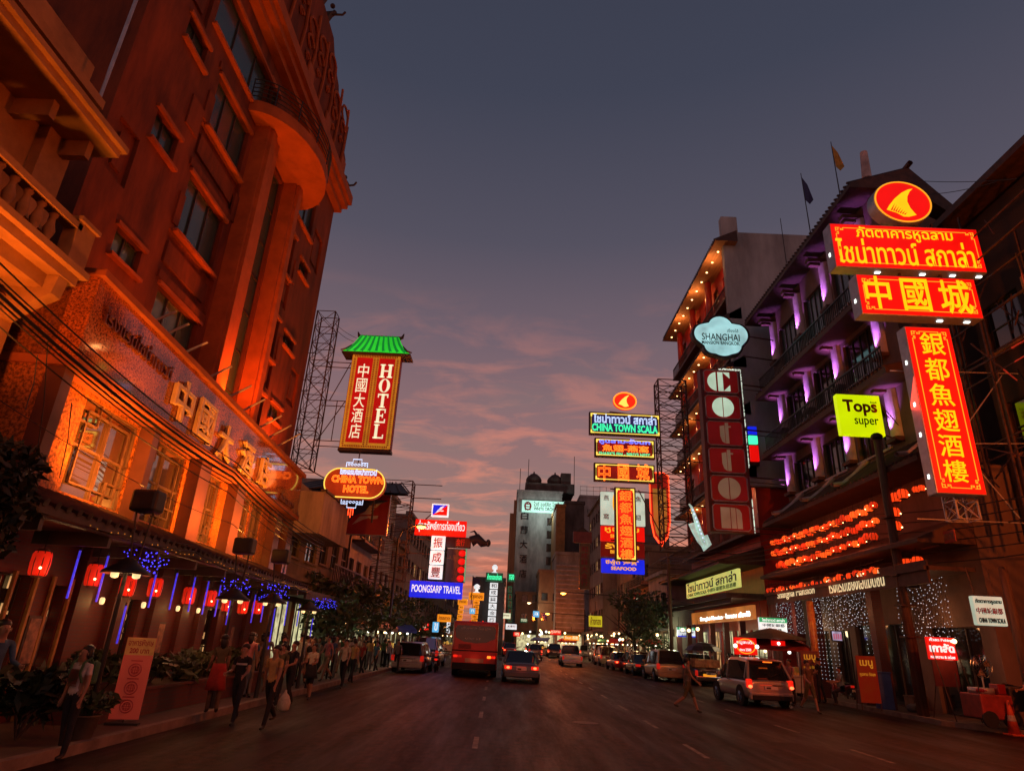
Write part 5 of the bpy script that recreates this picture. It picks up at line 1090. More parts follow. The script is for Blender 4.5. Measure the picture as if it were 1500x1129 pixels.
# jazz club sign: vertical letters
Cs = 37.6
co = Sign('jazz_club_sign', 'tall vertical maroon sign with six framed cream letters, two of them lit', (1025, 540), (1084, 542), (1037, 778), Cs, .7)
co.case(mat('maroon_steel', (.12, .018, .015), .5, .3, 1.2))
n = 6; ch = co.h/n; M['dimred'] = emi('dim_red_face', (.32, .004, .004), .20, .8, (.3, .01, .01), .5); M['cot'] = emi('lit_celadon_letter', (.48, .68, .50), .85, .2, (.5, .55, .45)); M['cotdim'] = emi('dim_cream_letter', (.34, .25, .14), .2, .5, (.5, .45, .35))
lt = MB(); ld = MB(); fr = MB(); fb = MB()
for k, c in enumerate('Cotton'):
    z0 = co.h-(k+1)*ch+.09; z1 = z0+ch-.18; x0, x1 = -co.w*.42, co.w*.42; y = co.f
    fb.box((x0, y-.02, z0), (x1, y-.004, z1))
    fr.tube([(x0+.15, y-.04, z0), (x1-.15, y-.04, z0), (x1, y-.04, z0+.15), (x1, y-.04, z1-.15), (x1-.15, y-.04, z1), (x0+.15, y-.04, z1), (x0, y-.04, z1-.15), (x0, y-.04, z0+.15)], .035, 4, True)
    g = lt if k < 2 else ld; zc = (z0+z1)/2; r = (z1-z0)*.42; ya, yb = y-.05, y-.022
    arc = lambda a0, a1, r, m=12: [(r*math.cos(a0+(a1-a0)*i/m), zc+r*math.sin(a0+(a1-a0)*i/m)) for i in range(m+1)]
    if c == 'C':
        g.prism([(x-.22, z) for x, z in arc(math.pi*.55, math.pi*1.45, r)], ya, yb); g.box((-.2, ya, zc-r), (.12, yb, zc+r)); g.add([(.12, ya, zc+r), (.55, ya, zc+r), (.55, ya, zc+r*.35)], [(0, 2, 1)]); g.add([(.12, ya, zc-r), (.55, ya, zc-r), (.55, ya, zc-r*.35)], [(0, 1, 2)])
    if c == 'o': g.prism([(x-.03, z) for x, z in arc(math.pi/2, math.pi*1.5, r)], ya, yb); g.prism([(x+.03, z) for x, z in arc(-math.pi/2, math.pi/2, r)], ya, yb)
    if c == 't':
        g.box((.02, ya, zc-r), (.22, yb, zc+r*1.05)); g.prism([(-.02, zc-r), (-.02, zc+r*.8), (-.3, zc+r*.7), (-.3, zc-r*.3), (-.2, zc-r*.8)], ya, yb); g.box((.22, ya, zc+r*.6), (.38, yb, zc+r*.75))
    if c == 'n':
        g.box((-.62, ya, zc-r), (-.08, yb, zc+r*.9)); g.prism([(-.03, zc-r), (.25, zc-r), (.25, zc+r*.85), (-.03, zc+r*.9)], ya, yb); g.prism([(.3, zc-r), (.6, zc-r), (.6, zc+r*.4), (.5, zc+r*.7), (.3, zc+r*.85)], ya, yb)
fb.build('red_face', M['dimred'], co.o); fr.build('letter_frame', M['pil'], co.o); lt.build('lit_letter', M['cot'], co.o); ld.build('letter', M['cotdim'], co.o)
b = MB()
for k in range(190):
    t = rnd.random(); z = co.h*t
    if t > .38: b.box((co.w/2+.01, co.f+.0+rnd.uniform(0, .14), z), (co.w/2+.06, co.f+.05+rnd.uniform(.1, .2), z+.07))
    else: b.box((co.w/2-.02+.0, co.f-.06, z), (co.w/2+.02, co.f-.02, z+.07)) if t < .2 else None
for k in range(60): b.ell((rnd.uniform(-.1, co.w/2), co.f-.02, co.h+rnd.uniform(-.05, .06)), .035, 5, 3)
b.build('bulb_strip', emi('white_bulb_strip', (.75, .85, .7), .9, .4), co.o)['kind'] = 'stuff'
b = MB()
for z in (.35, 3.4, 6.4, 9.4): b.bar((co.w/2, 0, z), (16.4-co.o.location.x, .5, z+.05), .09); b.bar((co.w/2, 0, z-.3), (16.4-co.o.location.x, .5, z-.25), .05)
b.build('bracket', M['steel'], co.o)
cl = Sign('cloud_sign', 'cloud shaped pale turquoise lit sign with thin black lettering', (1015, 461), (1093, 465), (1015, 521), 36.9, .45)
U = lambda x, z: (x*cl.w/2, cl.h*(.5+z/2))
cp = []
for (cx, cz, rx, rz, a0, a1) in ((0, .42, .48, .58, 25, 155), (-.6, .1, .42, .5, 110, 215), (-.32, -.45, .34, .4, 185, 250), (.05, -.45, .5, .5, 235, 305), (.4, -.42, .34, .4, 290, 355), (.6, .12, .42, .52, -35, 70)):
    for i in range(9): a = rad(a0+(a1-a0)*i/8); cp.append(U(cx+rx*math.cos(a), cz+rz*math.sin(a)))
b = MB(); b.prism([(x*1.06, (z-cl.h/2)*1.07+cl.h/2) for x, z in cp], cl.f+.02, -cl.f); b.build('case', M['black'], cl.o)
b = MB(); b.prism([(x*.97, (z-cl.h/2)*.97+cl.h/2) for x, z in cp], cl.f-.02, cl.f+.018); b.build('lit_face', emi('lit_turquoise_acrylic', (.36, .70, .72), .95, .45, (.3, .5, .5), 1.1), cl.o)
cl.txt('SHANGHAI', (1028, 489, 1083, 499), M['blktxt'], 'large_lettering', bold=.005, y=.025); cl.txt('MANSION BANGKOK', (1028, 500, 1083, 505), M['blktxt'], 'small_lettering', bold=.01, y=.025); cl.txt('เซี่ยงไฮ้', (1065, 482, 1081, 487), M['blktxt'], 'thai_lettering', y=.025, bold=0)
b = MB(); b.bar((cl.w/2-.2, .1, cl.h*.6), (16.4-cl.o.location.x, .6, cl.h*.6), .07); b.bar((cl.w/2-.3, .1, .3), (16.4-cl.o.location.x, .6, .3), .07); b.build('bracket', M['steel'], cl.o)
# neon saxophone
sx_ = Sign('saxophone_sign', 'pale green neon saxophone hanging under the vertical letters', (1007, 738), (1034, 738), (1007, 803), 37.4, .12)
b = MB(); w2, h = sx_.w/2, sx_.h
b.tube([(-w2*.8, 0, h), (-w2*.55, 0, h*.93), (-w2*.1, 0, h*.6), (w2*.35, 0, h*.2), (w2*.75, 0, h*.02), (w2, 0, h*.1), (w2*.7, 0, h*.3)], [.05, .07, .14, .2, .24, .2, .16], 8); b.tube([(-w2*.7, -.1, h*.55), (-w2*.5, -.1, h*.4), (0, -.1, h*.16), (w2*.4, -.1, h*.04)], [.2, .16, .12, .08], 7); b.build('body', emi('pale_green_neon_body', (.42, .68, .60), .7, .5, (.4, .6, .5), 4), sx_.o)
b = MB()
for k in range(9): t = k/8; b.ell((-w2*.5+w2*1.0*t, -.16, h*(.85-.7*t)), .05, 6, 4)
b.build('key', M['neon_white'], sx_.o)
# glimpsed lit window sign between the mansion and restaurant
sm2 = Sign('stacked_window_sign', 'narrow stack of blue green and red lit signs behind the vertical letter sign', (1096, 624), (1108, 625), (1100, 680), 40.4, .2); h = sm2.h
for (a0, a1, m_) in ((.78, 1, 'sign_blue'), (.55, .76, 'neon_green'), (.1, .5, 'sign_red')):
    b = MB(); b.box((-sm2.w/2, -.1, h*a0), (sm2.w/2, .1, h*a1)); b.build('lit_panel', M[m_], sm2.o)
b = MB(); b.box((-sm2.w/2-.05, .1, 0), (sm2.w/2+.05, .2, h*1.02)); b.build('case', M['black'], sm2.o)
# ------------------------------------------------------------------ RIGHT: neon signs hanging over the road
NY = 40
ntw = lattice('neon_scaffold', 'big rusty lattice tower holding the neon restaurant signs on the right', (atY(988, 700, NY+1.5).x, NY+1.6, 7.7), 1.9, 1.2, atY(985, 560, NY+1.5).z-7.7, 12, r=.05, arms=[((-.9, -.4, z-7.7), (-4.4, -1.2, z-7.7)) for z in (16.4, 13.9, 11.9, 11.2, 8.0)]+[((-.9, -.4, .5), (-2.6, -1.2, 3.5))]+[((.9, .3, z), (4.6, 1.2, z)) for z in (.1, 3, 6, 9)])
def neon(name, label, tl, tr, bl, Y=NY, cat='neon sign'):
    s = Sign(name, label, tl, tr, bl, Y, .3, cat); s.case(mat('neon_case', (.05, .015, .015), .5, .3, 2) if 'neon_case' not in bpy.data.materials else bpy.data.materials['neon_case'])
    i = .1; b = MB(); x0, x1, z0, z1 = -s.w/2+i, s.w/2-i, i, s.h-i
    for d in (.03,): b.tube([(x0+d, s.f-.05, z0+d), (x1-d, s.f-.05, z0+d), (x1-d, s.f-.05, z1-d), (x0+d, s.f-.05, z1-d)], .03, 4, True)
    for cx, sx in ((x0, 1), (x1, -1)):
        for cz, sz in ((z0, 1), (z1, -1)): b.box((cx, s.f-.05, cz), (cx+sx*.22, s.f-.01, cz+sz*.09)); b.box((cx, s.f-.05, cz+sz*.092), (cx+sx*.09, s.f-.01, cz+sz*.22))
    b.build('yellow_border_tube', M['neon_yel'], s.o); return s
def nt_(s, t, px, m, nm, r=.012, vert=False, bold=0.):
    b = MB(); s.put(b, t, px, neon=r, y=.05, vert=vert, bold=bold); return b.build(nm, M[m], s.o)
M['bkred'] = emi('neon_lit_backing', (.42, .006, .004), .42, .6, (.15, .01, .01), 1.5)
n1 = neon('neon_sign', 'widest neon sign, green English below pale blue Thai lettering', (863, 601), (967, 609), (862, 634)); n1.panel(emi('blue_lit_backing', (.02, .02, .14), .5, .6, (.03, .03, .08), 1), .22, 'backing')
nt_(n1, 'ไชน่าทาวน์ สกาล่า', (869, 607, 961, 621), 'neon_white', 'thai_tube_lettering', .014, bold=.0); nt_(n1, 'CHINA TOWN SCALA', (867, 622, 963, 633), 'neon_green', 'english_tube_lettering', .013)
n2 = neon('neon_sign', 'neon sign advertising shark fin and bird nest, second from the top', (871, 640), (959, 645), (871, 668)); n2.panel(M['bkred'], .2, 'backing')
nt_(n2, 'หูฉลาม-รังนก', (878, 643, 952, 652), 'neon_blue', 'thai_tube_lettering', .012); nt_(n2, '魚翅-燕窩', (882, 652, 950, 662), 'neon_orange', 'chinese_tube_lettering', .010); nt_(n2, "SHARK'S FIN - BIRD'S NEST", (877, 663, 952, 668), 'neon_green', 'english_tube_lettering', .007)
n3 = neon('neon_sign', 'neon sign with three orange Chinese characters in a wide frame', (870, 676), (959, 682), (870, 703)); n3.panel(M['bkred'], .2, 'backing')
for c, x0, x1 in (('中', 876, 894), ('國', 905, 921), ('城', 932, 951)): nt_(n3, c, (x0, 680, x1, 704), 'neon_orange', 'tube_lettering', .013, bold=.0)
n4 = neon('neon_sign', 'vertical neon sign with a column of yellow Chinese characters', (900, 713), (931, 714), (902, 821)); n4.panel(emi('neon_red_backing', (.9, .012, .005), .75, .5, (.3, .01, .01), 2), .2, 'backing')
for k, c in enumerate('銀都魚翅酒樓'): nt_(n4, c, (907+k*.35, 719+k*17, 925+k*.35, 734+k*17), 'neon_orange', 'tube_lettering', .009, bold=.0)
n5 = Sign('neon_fin_emblem', 'round neon shark fin emblem on top of the neon signs', (898, 574), (932, 575), (898, 599), NY, .25, 'neon sign')
b = MB(); b.prism(ellpts(n5.w, n5.h, 28), n5.f, -n5.f); b.build('case', emi('orange_red_disc', (1, .02, .004), 1.0, .4, (.3, .02, .01), 1), n5.o)
b = MB(); b.tube([(x, n5.f-.05, z) for x, z in ellpts(n5.w*.96, n5.h*.96, 28)], .045, 5, True); b.build('ring_tube', M['neon_orange'], n5.o)
b = MB(); fin(b, n5.w*.9, n5.h, n5.f-.06, n5.f-.03); b.build('fin', M['neon_yel'], n5.o)
lamp('POINT', (6.6, 38.6, 10), 60, (1, .22, .06), None, 1.0, name='neon_glow')
# signs behind the neon signs
BY = 52
w1 = Sign('white_lit_sign', 'white lit sign with red Chinese characters behind the vertical neon sign', (880, 720), (944, 722), (880, 768), BY, .3); w1.case(emi('lit_mint_acrylic', (.58, .72, .58), .8, .3, (.5, .6, .5), .7))
for ch, x, y in (('燕', 888, 729), ('窩', 888, 756), ('魚', 935, 731), ('翅', 935, 758)): w1.txt(ch, (x-4, y-4, x+4, y+4), M['redtxt'], bold=.01)
b = MB(); b.prism(ellpts(.8, 2.0, 20), w1.f-.03, w1.f-.01); b.build('bowl_disc', M['sign_gold'], w1.o).location = (-w1.w/2+1.35, 0, w1.h*.3)
for k, (lab, tl, tr, bl, m_, t1, t2) in enumerate((('red lit sign with gold Thai lettering behind the vertical neon sign', (880, 770), (944, 772), (880, 792), 'sign_red', 'หูฉลาม', 'SHARK FIN'), ('dim maroon sign between the red and the blue sign', (880, 793), (944, 795), (880, 815), 'dimred', 'รังนก', 'BIRD NEST'), ('blue lit sign with gold lettering reading seafood', (881, 817), (944, 820), (881, 838), 'sign_blue', 'ซีฟู้ด 海鮮', 'SEAFOOD'))):
    s = Sign('shop_sign', lab, tl, tr, bl, BY, .3); s.case(M[m_]); s.txt(t1, (tl[0]+6, tl[1]+3, tr[0]-8, tl[1]+11), M['sign_gold'], 'thai_lettering', bold=.02); s.txt(t2, (tl[0]+14, tl[1]+13, tr[0]-12, tl[1]+18), M['sign_gold'], 'english_lettering', bold=.03)
    b = MB(); b.bar((s.w/2, 0, s.h*.5), (s.w/2+3.6, .3, s.h*.5), .08); b.build('bracket', M['steel'], s.o)
# fin shaped red neon sign
f1 = Sign('shield_neon_sign', 'tall shield shaped sign outlined in red neon with a gold middle', (951, 696), (979, 697), (954, 800), 46, .3, 'neon sign'); w2, h = f1.w/2, f1.h
P = [(-w2, h), (-w2*.98, h*.35), (-w2*.7, h*.14), (0, 0), (w2*.7, h*.14), (w2*.98, h*.35), (w2, h), (w2*.5, h*1.04), (-w2*.5, h*1.04)]
b = MB(); b.prism(P, f1.f, -f1.f); b.build('case', emi('dim_red_shield', (.5, .02, .01), .5, .6, (.3, .02, .01)), f1.o)
b = MB(); b.prism([(x*.7, h*.32+(z-h*.32)*.72) for x, z in P[:7]], f1.f-.03, f1.f-.01); b.build('gold_panel', emi('dim_gold_panel', (.42, .20, .03), .55, .5, (.4, .2, .05), .8), f1.o)
b = MB(); b.tube([(x, f1.f-.04, z) for x, z in P], .04, 4, True); b.tube([(x*.55, f1.f-.04, h*.06+z*.2) for x, z in P[1:6]], .03, 4); b.build('red_tube', M['neon_red'], f1.o)
b = MB(); b.bar((0, f1.f-.05, h*.45), (.25, f1.f-.05, h*.6), .06); b.bar((0, f1.f-.05, h*.6), (.3, f1.f-.05, h*.5), .05); b.build('fish_mark', M['bluetxt'], f1.o)
lamp('POINT', (f1.o.location.x-.3, 44.8, f1.o.location.z+2), 35, (1, .1, .04), None, .8, name='neon_glow')
# street facing signs on the mansion
def street_sign(name, label, X, y0, y1, z0, z1, mt, texts, d=.2, cat='sign'):
    o = empty(name, (X, (y0+y1)/2, z0), label, cat); L = (y1-y0)
    b = MB(); b.bbox((-d/2, -L/2, 0), (d/2, L/2, z1-z0), .02); b.build('case', mt, o)
    for i, (t, u0, u1, v0, v1, m_, bo) in enumerate(texts):
        b = MB(); b.T = Matrix.Translation((-d/2-.012, 0, 0)) @ Matrix.Rotation(rad(-90), 4, 'Z'); b.text(t, (u0-.5)*L, v0*(z1-z0), (u1-.5)*L, v1*(z1-z0), 0, .01, bo); b.build('lettering', m_, o)
    return o
street_sign('restaurant_fascia_sign', 'long yellow green lit fascia sign with navy Thai lettering', 14.0, 40.8, 53, 5.62, 6.72, emi('lit_yellowgreen_acrylic', (.62, .66, .16), .8, .3, (.5, .5, .2), .5), [('ไชน่าทาวน์ สกาล่า', .03, .98, .36, .95, M['bluetxt'], .02), ('CHINA TOWN SCALA', .03, .45, .06, .28, M['greentxt'], .02), ('中國城銀都魚翅酒樓', .47, .97, .05, .30, M['greentxt'], .01)])
street_sign('bulb_letter_sign', 'orange band sign with lit bulb letters above the shop entrance', 14.3, 39.6, 53, 3.75, 4.55, emi('amber_lit_band', (.8, .24, .04), .45, .5, (.4, .2, .08), .8), [('Shanghai Mansion · โรงแรม เซี่ยงไฮ้', .18, .97, .12, .6, M['whitebulb'], .01)])
for (lab, tl, tr, bl, Y) in (('green and white lit sign, nearer of two alike, beside the orange band', (1112, 904), (1152, 905), (1114, 929), 37.5), ('green and white lit sign, farther of two alike, by the lamps', (992, 918), (1018, 919), (992, 932), 56)):
    s = Sign('restaurant_lightbox', lab, tl, tr, bl, Y, .25); s.case(M['sign_white'])
    b = MB(); b.box((-s.w/2-.01, s.f-.02, s.h*.72), (s.w/2+.01, s.f-.004, s.h)); b.build('green_band', emi('lit_green_band', (.02, .45, .16), .7, .2), s.o); b = MB(); b.box((-s.w/2-.01, s.f-.02, 0), (s.w/2+.01, s.f-.004, s.h*.12)); b.build('blue_band', M['sign_blue'], s.o)
    k = (tr[0]-tl[0])/40; s.txt('中國城銀都', (tl[0]+5*k, tl[1]+9*k, tr[0]-3*k, tl[1]+14*k), M['blktxt'], bold=.01); s.txt('魚翅酒樓', (tl[0]+9*k, tl[1]+16*k, tr[0]-7*k, tl[1]+21*k), M['blktxt'], bold=.01); s.txt('ไชน่าทาวน์ สกาล่า', (tl[0]+4*k, tl[1]+1.5*k, tr[0]-3*k, tl[1]+6*k), M['sign_white'], 'thai_lettering', bold=.02)
    b = MB(); b.cyl((-.5*s.w*.8, 0, s.h), (-.4*s.w, 0, s.h+.8), .02); b.cyl((.4*s.w, 0, s.h), (.4*s.w, 0, s.h+.8), .02); b.build('hanger', M['steel'], s.o)
# ------------------------------------------------------------------ RIGHT: street beyond
rb = [('shophouse beyond the mansion hotel with green lit upper windows', 58.3, 66, 8.0, 1, 3, 3, 13.6), ('brown shophouse behind the right street tree', 66.3, 76, 11, 2, 4, 2, 13.8), ('shophouse with an orange slanting gable further along', 76.3, 88, 13, 3, 5, 0, 14.0), ('grey louvred block on the right beside the street lamps', 88.3, 104, 21, 5, 6, 1, 12.2)]
for lab, y0, y1, h, fl, bays, c, X in rb: facade_house('shophouse', lab, X, y0, y1, h, 1, fl, bays, bt[c], bal=c == 2, glow=.2)
def tower(name, label, x0, x1, y0, y1, h, mt, wins, cat='building'):
    o = empty(name, ((x0+x1)/2, (y0+y1)/2, 0), label, cat); w2, d2 = (x1-x0)/2, (y1-y0)/2
    b = MB(); b.box((-w2, -d2, 0), (w2, d2, h)); b.box((-w2-.15, -d2-.15, h), (w2+.15, d2+.15, h+.5)); b.build('wall', mt, o)
    for (cx, z, ww, hh) in wins:
        g = MB(); g.box((cx-ww/2, -d2-.05, z), (cx+ww/2, -d2+.02, z+hh)); wn = g.build('window', M['frame'], o); g = MB(); g.box((cx-ww/2+.08, -d2-.065, z+.08), (cx+ww/2-.08, -d2-.052, z+hh-.08)); g.build('pane', M['blackpane'], wn)
    return o, w2, d2
WY = 125
a, c = atY(757, 748, WY), atY(822, 730, WY); top = atY(790, 722, WY).z
o, w2, d2 = tower('white_hotel_tower', 'tall pale hotel tower closing the street under a mint lit roof sign', a.x, c.x+.2, WY, WY+22, top, M['concrete'], [(cx, top-3.8-k*2.45, 1.1, 1.5) for k in range(8) for cx in ((c.x-a.x)/2-2.2, (c.x-a.x)/2-.9)], 'hotel')
b = MB()
for k, ch in enumerate('白蘭大酒店'): b.text(ch, -w2+.9, top-5.3-k*2.7, -w2+2.3, top-3.8-k*2.7, -d2-.02, .08, .01); 
b.build('chinese_lettering', M['blktxt'], o)
b = MB(); b.box((-w2-1.3, -d2+1, 0), (-w2-.003, d2, top-4)); b.box((-w2-.6, -d2+.5, 0), (-w2-.003, -d2+.95, top-1.5)); b.build('side_wing', mat('orange_lit_render', (.35, .22, .12), .85, .3, .4, stretch=(1, 1, .3)), o)  # orange light on the tower's left face is put into this colour
b = MB(); b.box((-w2+1.5, -d2+1, top+.5), (w2+2.5, d2-4, top+2.3))
for x in (-w2+3.2, w2-1.3): b.smooth = True; b.lathe([(1.5, 0), (1.6, 1.0), (1.35, 1.5), (.7, 2.1), (.2, 2.3), (.1, 2.7)], (x, -d2+3, top+2.3), 14); b.smooth = False
b.box((w2-.2, -d2+1.5, top+2.3), (w2+1.8, -d2+3.5, top+4.6)); b.build('water_tank', M['darkconc'], o)
b = MB()
for x, h in ((-w2+.4, 5), (-w2+2, 7), (w2+2.4, 8)): b.cyl((x, -d2+1, top), (x, -d2+1, top+h), .06)
b.build('mast', M['black'], o)
s = Sign('rooftop_hotel_sign', 'mint lit rooftop sign of the white hotel with dark lettering', (765, 731), (829, 736), (764, 748), WY-.5, .4); s.case(emi('lit_mint_panel', (.42, .85, .72), .95, .3, (.4, .6, .5), .3)); s.txt('ไวท์ ออร์คิด โฮเต็ล', (782, 735, 822, 742), M['blktxt'], bold=.01); s.txt('WHITE ORCHID', (782, 743, 816, 748), M['blktxt'], 'english_lettering', bold=.02)
b = MB(); b.text('白', -s.w/2+.6, .3, -s.w/2+1.7, s.h-.4, s.f-.02, .05, .02); b.tube([(-s.w/2+1.15+.6*math.cos(t*.5236), s.f-.05, s.h*.5+.75*math.sin(t*.5236)) for t in range(12)], .14, 5, True); b.build('emblem', M['redtxt'], s.o)
lamp('POINT', (s.o.location.x, WY-4, s.o.location.z-.5), 600, (.75, 1, .92), None, .5, name='roof_sign_glow')
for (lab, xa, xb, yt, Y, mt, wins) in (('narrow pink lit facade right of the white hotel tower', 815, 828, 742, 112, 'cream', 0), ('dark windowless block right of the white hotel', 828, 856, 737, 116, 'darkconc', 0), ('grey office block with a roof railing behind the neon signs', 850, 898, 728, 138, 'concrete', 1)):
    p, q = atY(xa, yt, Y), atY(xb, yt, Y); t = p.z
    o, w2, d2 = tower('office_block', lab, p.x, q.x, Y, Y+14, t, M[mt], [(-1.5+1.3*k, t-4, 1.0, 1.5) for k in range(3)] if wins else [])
    if wins:
        b = MB()
        for z in (1.0, 1.9): b.bar((-w2, -d2, t+.5+z), (w2, -d2, t+.5+z), .07)
        for k in range(6): b.bar((-w2+k*w2*.4, -d2, t+.5), (-w2+k*w2*.4, -d2, t+2.5), .07)
        b.build('roof_railing', M['steel'], o)
for (lab, xa, xb, yt, Y, h0, mt, rows) in (('white louvred facade low in the distance on the right', 815, 856, 812, 104, 0, 'pale_stucco', 14), ('low ochre block in front of the white hotel tower', 790, 818, 838, 108, 0, 'ochre_stucco', 0), ('small brown block left of the white hotel base', 756, 792, 870, 115, 0, 'brown_stucco', 0)):
    p, q = atY(xa, yt, Y), atY(xb, yt, Y)
    o, w2, d2 = tower('street_block', lab, p.x, q.x, Y, Y+10, p.z, bpy.data.materials[mt], [(-w+.0, z, 1.0, 1.2) for w in (-1.2, .6) for z in (5, 8)] if not rows else [])
    if rows:
        b = MB()
        for k in range(rows): b.box((-w2, -d2-.25, 4+k*(p.z-5)/rows), (w2, -d2-.004, 4.18+k*(p.z-5)/rows))
        b.build('louvre', M['pil'], o)
    b = MB(); b.box((-w2, -d2-1.2, 3.2), (w2, -d2-.004, 3.5)); b.build('awning', M['tile'], o); b = MB(); b.box((-w2+.4, -d2-.06, .3), (w2-.4, -d2-.01, 2.9)); b.build('shopfront', M['shopglow2'], o)
s = Sign('vertical_shop_sign', 'tall narrow brown vertical sign with faded Chinese characters', (849, 795), (864, 796), (848, 862), 72, .4); s.case(mat('ochre_signboard', (.22, .12, .05), .6, .4, 1.5)); s.txt('和成興大金行', (851, 799, 861, 858), M['redtxt'], vert=True, bold=.01)
s = Sign('red_gable_board', 'dark red board with a small temple roof above the brown vertical sign', (840, 778), (867, 779), (840, 794), 72.5, .5); s.case(mat('dark_red_board', (.22, .03, .025), .5, .3, 2)); b = MB(); b.prism([(-s.w*.35, s.h), (s.w*.35, s.h), (.0, s.h+.55)], -.2, .2); b.cyl((0, 0, s.h+.5), (0, 0, s.h+1.1), .08, .02); b.build('roof', M['tile'], s.o)
# gold shop neon columns, far left and centre
def colsign(lab, tx0, tx1, ty0, ty1, cx0, cx1, cy0, cy1, n, mt, chars, Y, hm=None, tt='ห้างทอง', dome=True, slant=-2.):
    s = Sign('gold_shop_sign', lab, (tx0, ty0), (tx1, ty0+1), (tx0, ty1), Y, .5, 'neon sign'); s.case(M[hm or mt]); s.txt(tt, (tx0+2, ty0+2, tx1-2, ty1-2), M['redtxt'] if (hm or mt) != 'gsign' else M['neon_green'], bold=.02)
    for k in range(n):
        a, c = atY(cx0+slant*k/n*2, cy0+(cy1-cy0)*k/n, Y), atY(cx1+slant*k/n*2, cy0+(cy1-cy0)*(k+.88)/n, Y); L = s.o.location
        b = MB(); b.box((a.x-L.x, -.25, c.z-L.z), (c.x-L.x, .25, a.z-L.z)); b.build('letter_box', M[mt], s.o)
        ch = chars[k % len(chars)]; b = MB(); m = (c.x-a.x)*.15; b.text(ch, a.x-L.x+m, c.z-L.z+.1, c.x-L.x-m, a.z-L.z-.1, -.27, .02, .01); b.build('lettering', M['redtxt'] if mt != 'sign_white' else M['blktxt'], s.o)
    if dome:
        b = MB(); b.smooth = True; b.lathe([(.5, 0), (.2, .15), (.15, .4), (.36, .5), (.4, .85), (.15, 1.1)], (0, 0, s.h), 12); b.build('finial', M['sign_white'], s.o)
M['amber'] = emi('lit_amber_acrylic', (1.0, .30, .01), .9, .25, (.5, .2, .02), 1); M['gsign'] = emi('dark_green_lit', (.01, .10, .05), .5, .4, (.02, .1, .05), .6)
colsign('green topped gold shop sign with a column of white letter boxes', 712, 737, 838, 851, 718, 729, 853, 913, 6, 'sign_white', '和成興大金行', 92, 'gsign', 'ห้างทองเซ่งฮง')
colsign('amber gold shop sign with a white finial and a column of boxes', 687, 709, 867, 878, 693, 702, 879, 913, 5, 'amber', '金興大金行', 84)
colsign('small amber gold shop sign left of the tall amber one', 671, 685, 876, 885, 672, 679, 886, 913, 4, 'amber', '和成興大', 72, dome=False)
colsign('dim green double of the tall green gold shop sign', 744, 755, 839, 851, 744, 750, 858, 912, 5, 'gsign', '大金行和成', 100, 'gsign', 'ทอง', False, 0)
for k, (lab, tl, tr, bl, Y, m_, t) in enumerate((('small amber sign with three rows of lettering on the left', (641, 899), (661, 900), (641, 910), 62, 'amber', 'ห้างทองเยาวราช'), ('thin red lettered sign right of the white letter boxes', (729, 897), (748, 898), (729, 905), 95, 'sign_cream', 'ทองรูปพรรณ'), ('small white and pink sign low in the centre', (741, 913), (757, 914), (741, 921), 90, 'sign_white', '大金行'), ('small square light blue sign in front of the amber boxes', (688, 890), (696, 891), (688, 898), 70, 'ltblue', 'ก'), ('small light blue sign in front of the white tower base', (781, 894), (790, 895), (781, 903), 90, 'ltblue', 'ATM'), ('slanting light blue board over the left pavement', (634, 910), (643, 911), (633, 925), 50, 'ltblue', 'ข'), ('small yellow lit sign on the right above the street tree', (863, 901), (882, 902), (863, 917), 60, 'ylsign', 'ห้างทอง'))):
    if m_ == 'ltblue' and m_ not in M: M[m_] = emi('lit_light_blue', (.12, .50, .85), .9, .2)
    if m_ == 'ylsign': M[m_] = emi('lit_yellow_sign', (.75, .62, .02), .7, .3)
    s = Sign('street_sign', lab, tl, tr, bl, Y, .25); s.case(M[m_]); s.txt(t, (tl[0]+2, tl[1]+2, tr[0]-2, bl[1]-2), M['redtxt'] if m_ != 'ltblue' else M['sign_white'], bold=.02)
    b = MB(); b.bar((0, .1, s.h), (0, .1, s.h+1.2), .06); b.build('bracket', M['steel'], s.o)
b = MB(); p = atY(691, 885, 86); o = empty('national_flag', atY(691, 872, 84)-Vector((0, 0, 1.0)), 'small dark striped flag on a pole above the amber gold shop sign', 'flag'); b.cyl((0, 0, 0), (-.0, 0, 3.4), .05); b.build('pole', M['black'], o); b = MB(); b.quad((0, 0, 3.3), (.9, .1, 3.0), (.95, .05, 2.0), (.0, 0, 2.2)); b.build('flag_cloth', M['bluetxt'], o)
tower('gold_shop_block', 'dark gold shop building behind the amber column signs', -4.8, -.8, 94, 104, 9.5, M['darkconc'], [])
# street lamps with long arms
def sodium(x, y, Y, X0, label, pw=160, col=ORG, st=None):
    p = atY(x, y, Y); o = empty('street_lamp', (X0, Y, .15), label, 'street lamp'); L = p-Vector(o.location); s = 1 if L.x > 0 else -1
    b = MB(); b.cyl((0, 0, 0), (0, 0, L.z-.8), .09, .07, 8); b.tube([(0, 0, L.z-.85), (s*.2, 0, L.z-.3), (s*.9, 0, L.z+.05), (L.x-s*.3, 0, L.z+.16)], .05, 6); b.build('pole', M['black'], o)
    b = MB(); b.smooth = True; b.ell((L.x, 0, L.z+.12), (.42, .17, .1)); b.build('lamp_head', M['alu'], o); b = MB(); b.smooth = True; b.ell((L.x, -.02, L.z+.02), (.3, .16, .11)); b.build('bulb', st or M['sodium'], o)
    lamp('POINT', (L.x, 0, L.z-.25), pw, col, o, .2, name='street_lamp_light'); return o
M['sodium'] = emi('sodium_bulb', (1, .42, .06), 9)
sodium(825, 869, 74, 11.9, 'nearest glowing sodium street lamp on the right', 1600)
sodium(802, 899, 98, 11.9, 'farther sodium street lamp below the bright one', 800); sodium(775, 883, 106, 11.8, 'small pale street lamp in front of the white tower', 300, (1, .7, .45), M['bulb'])
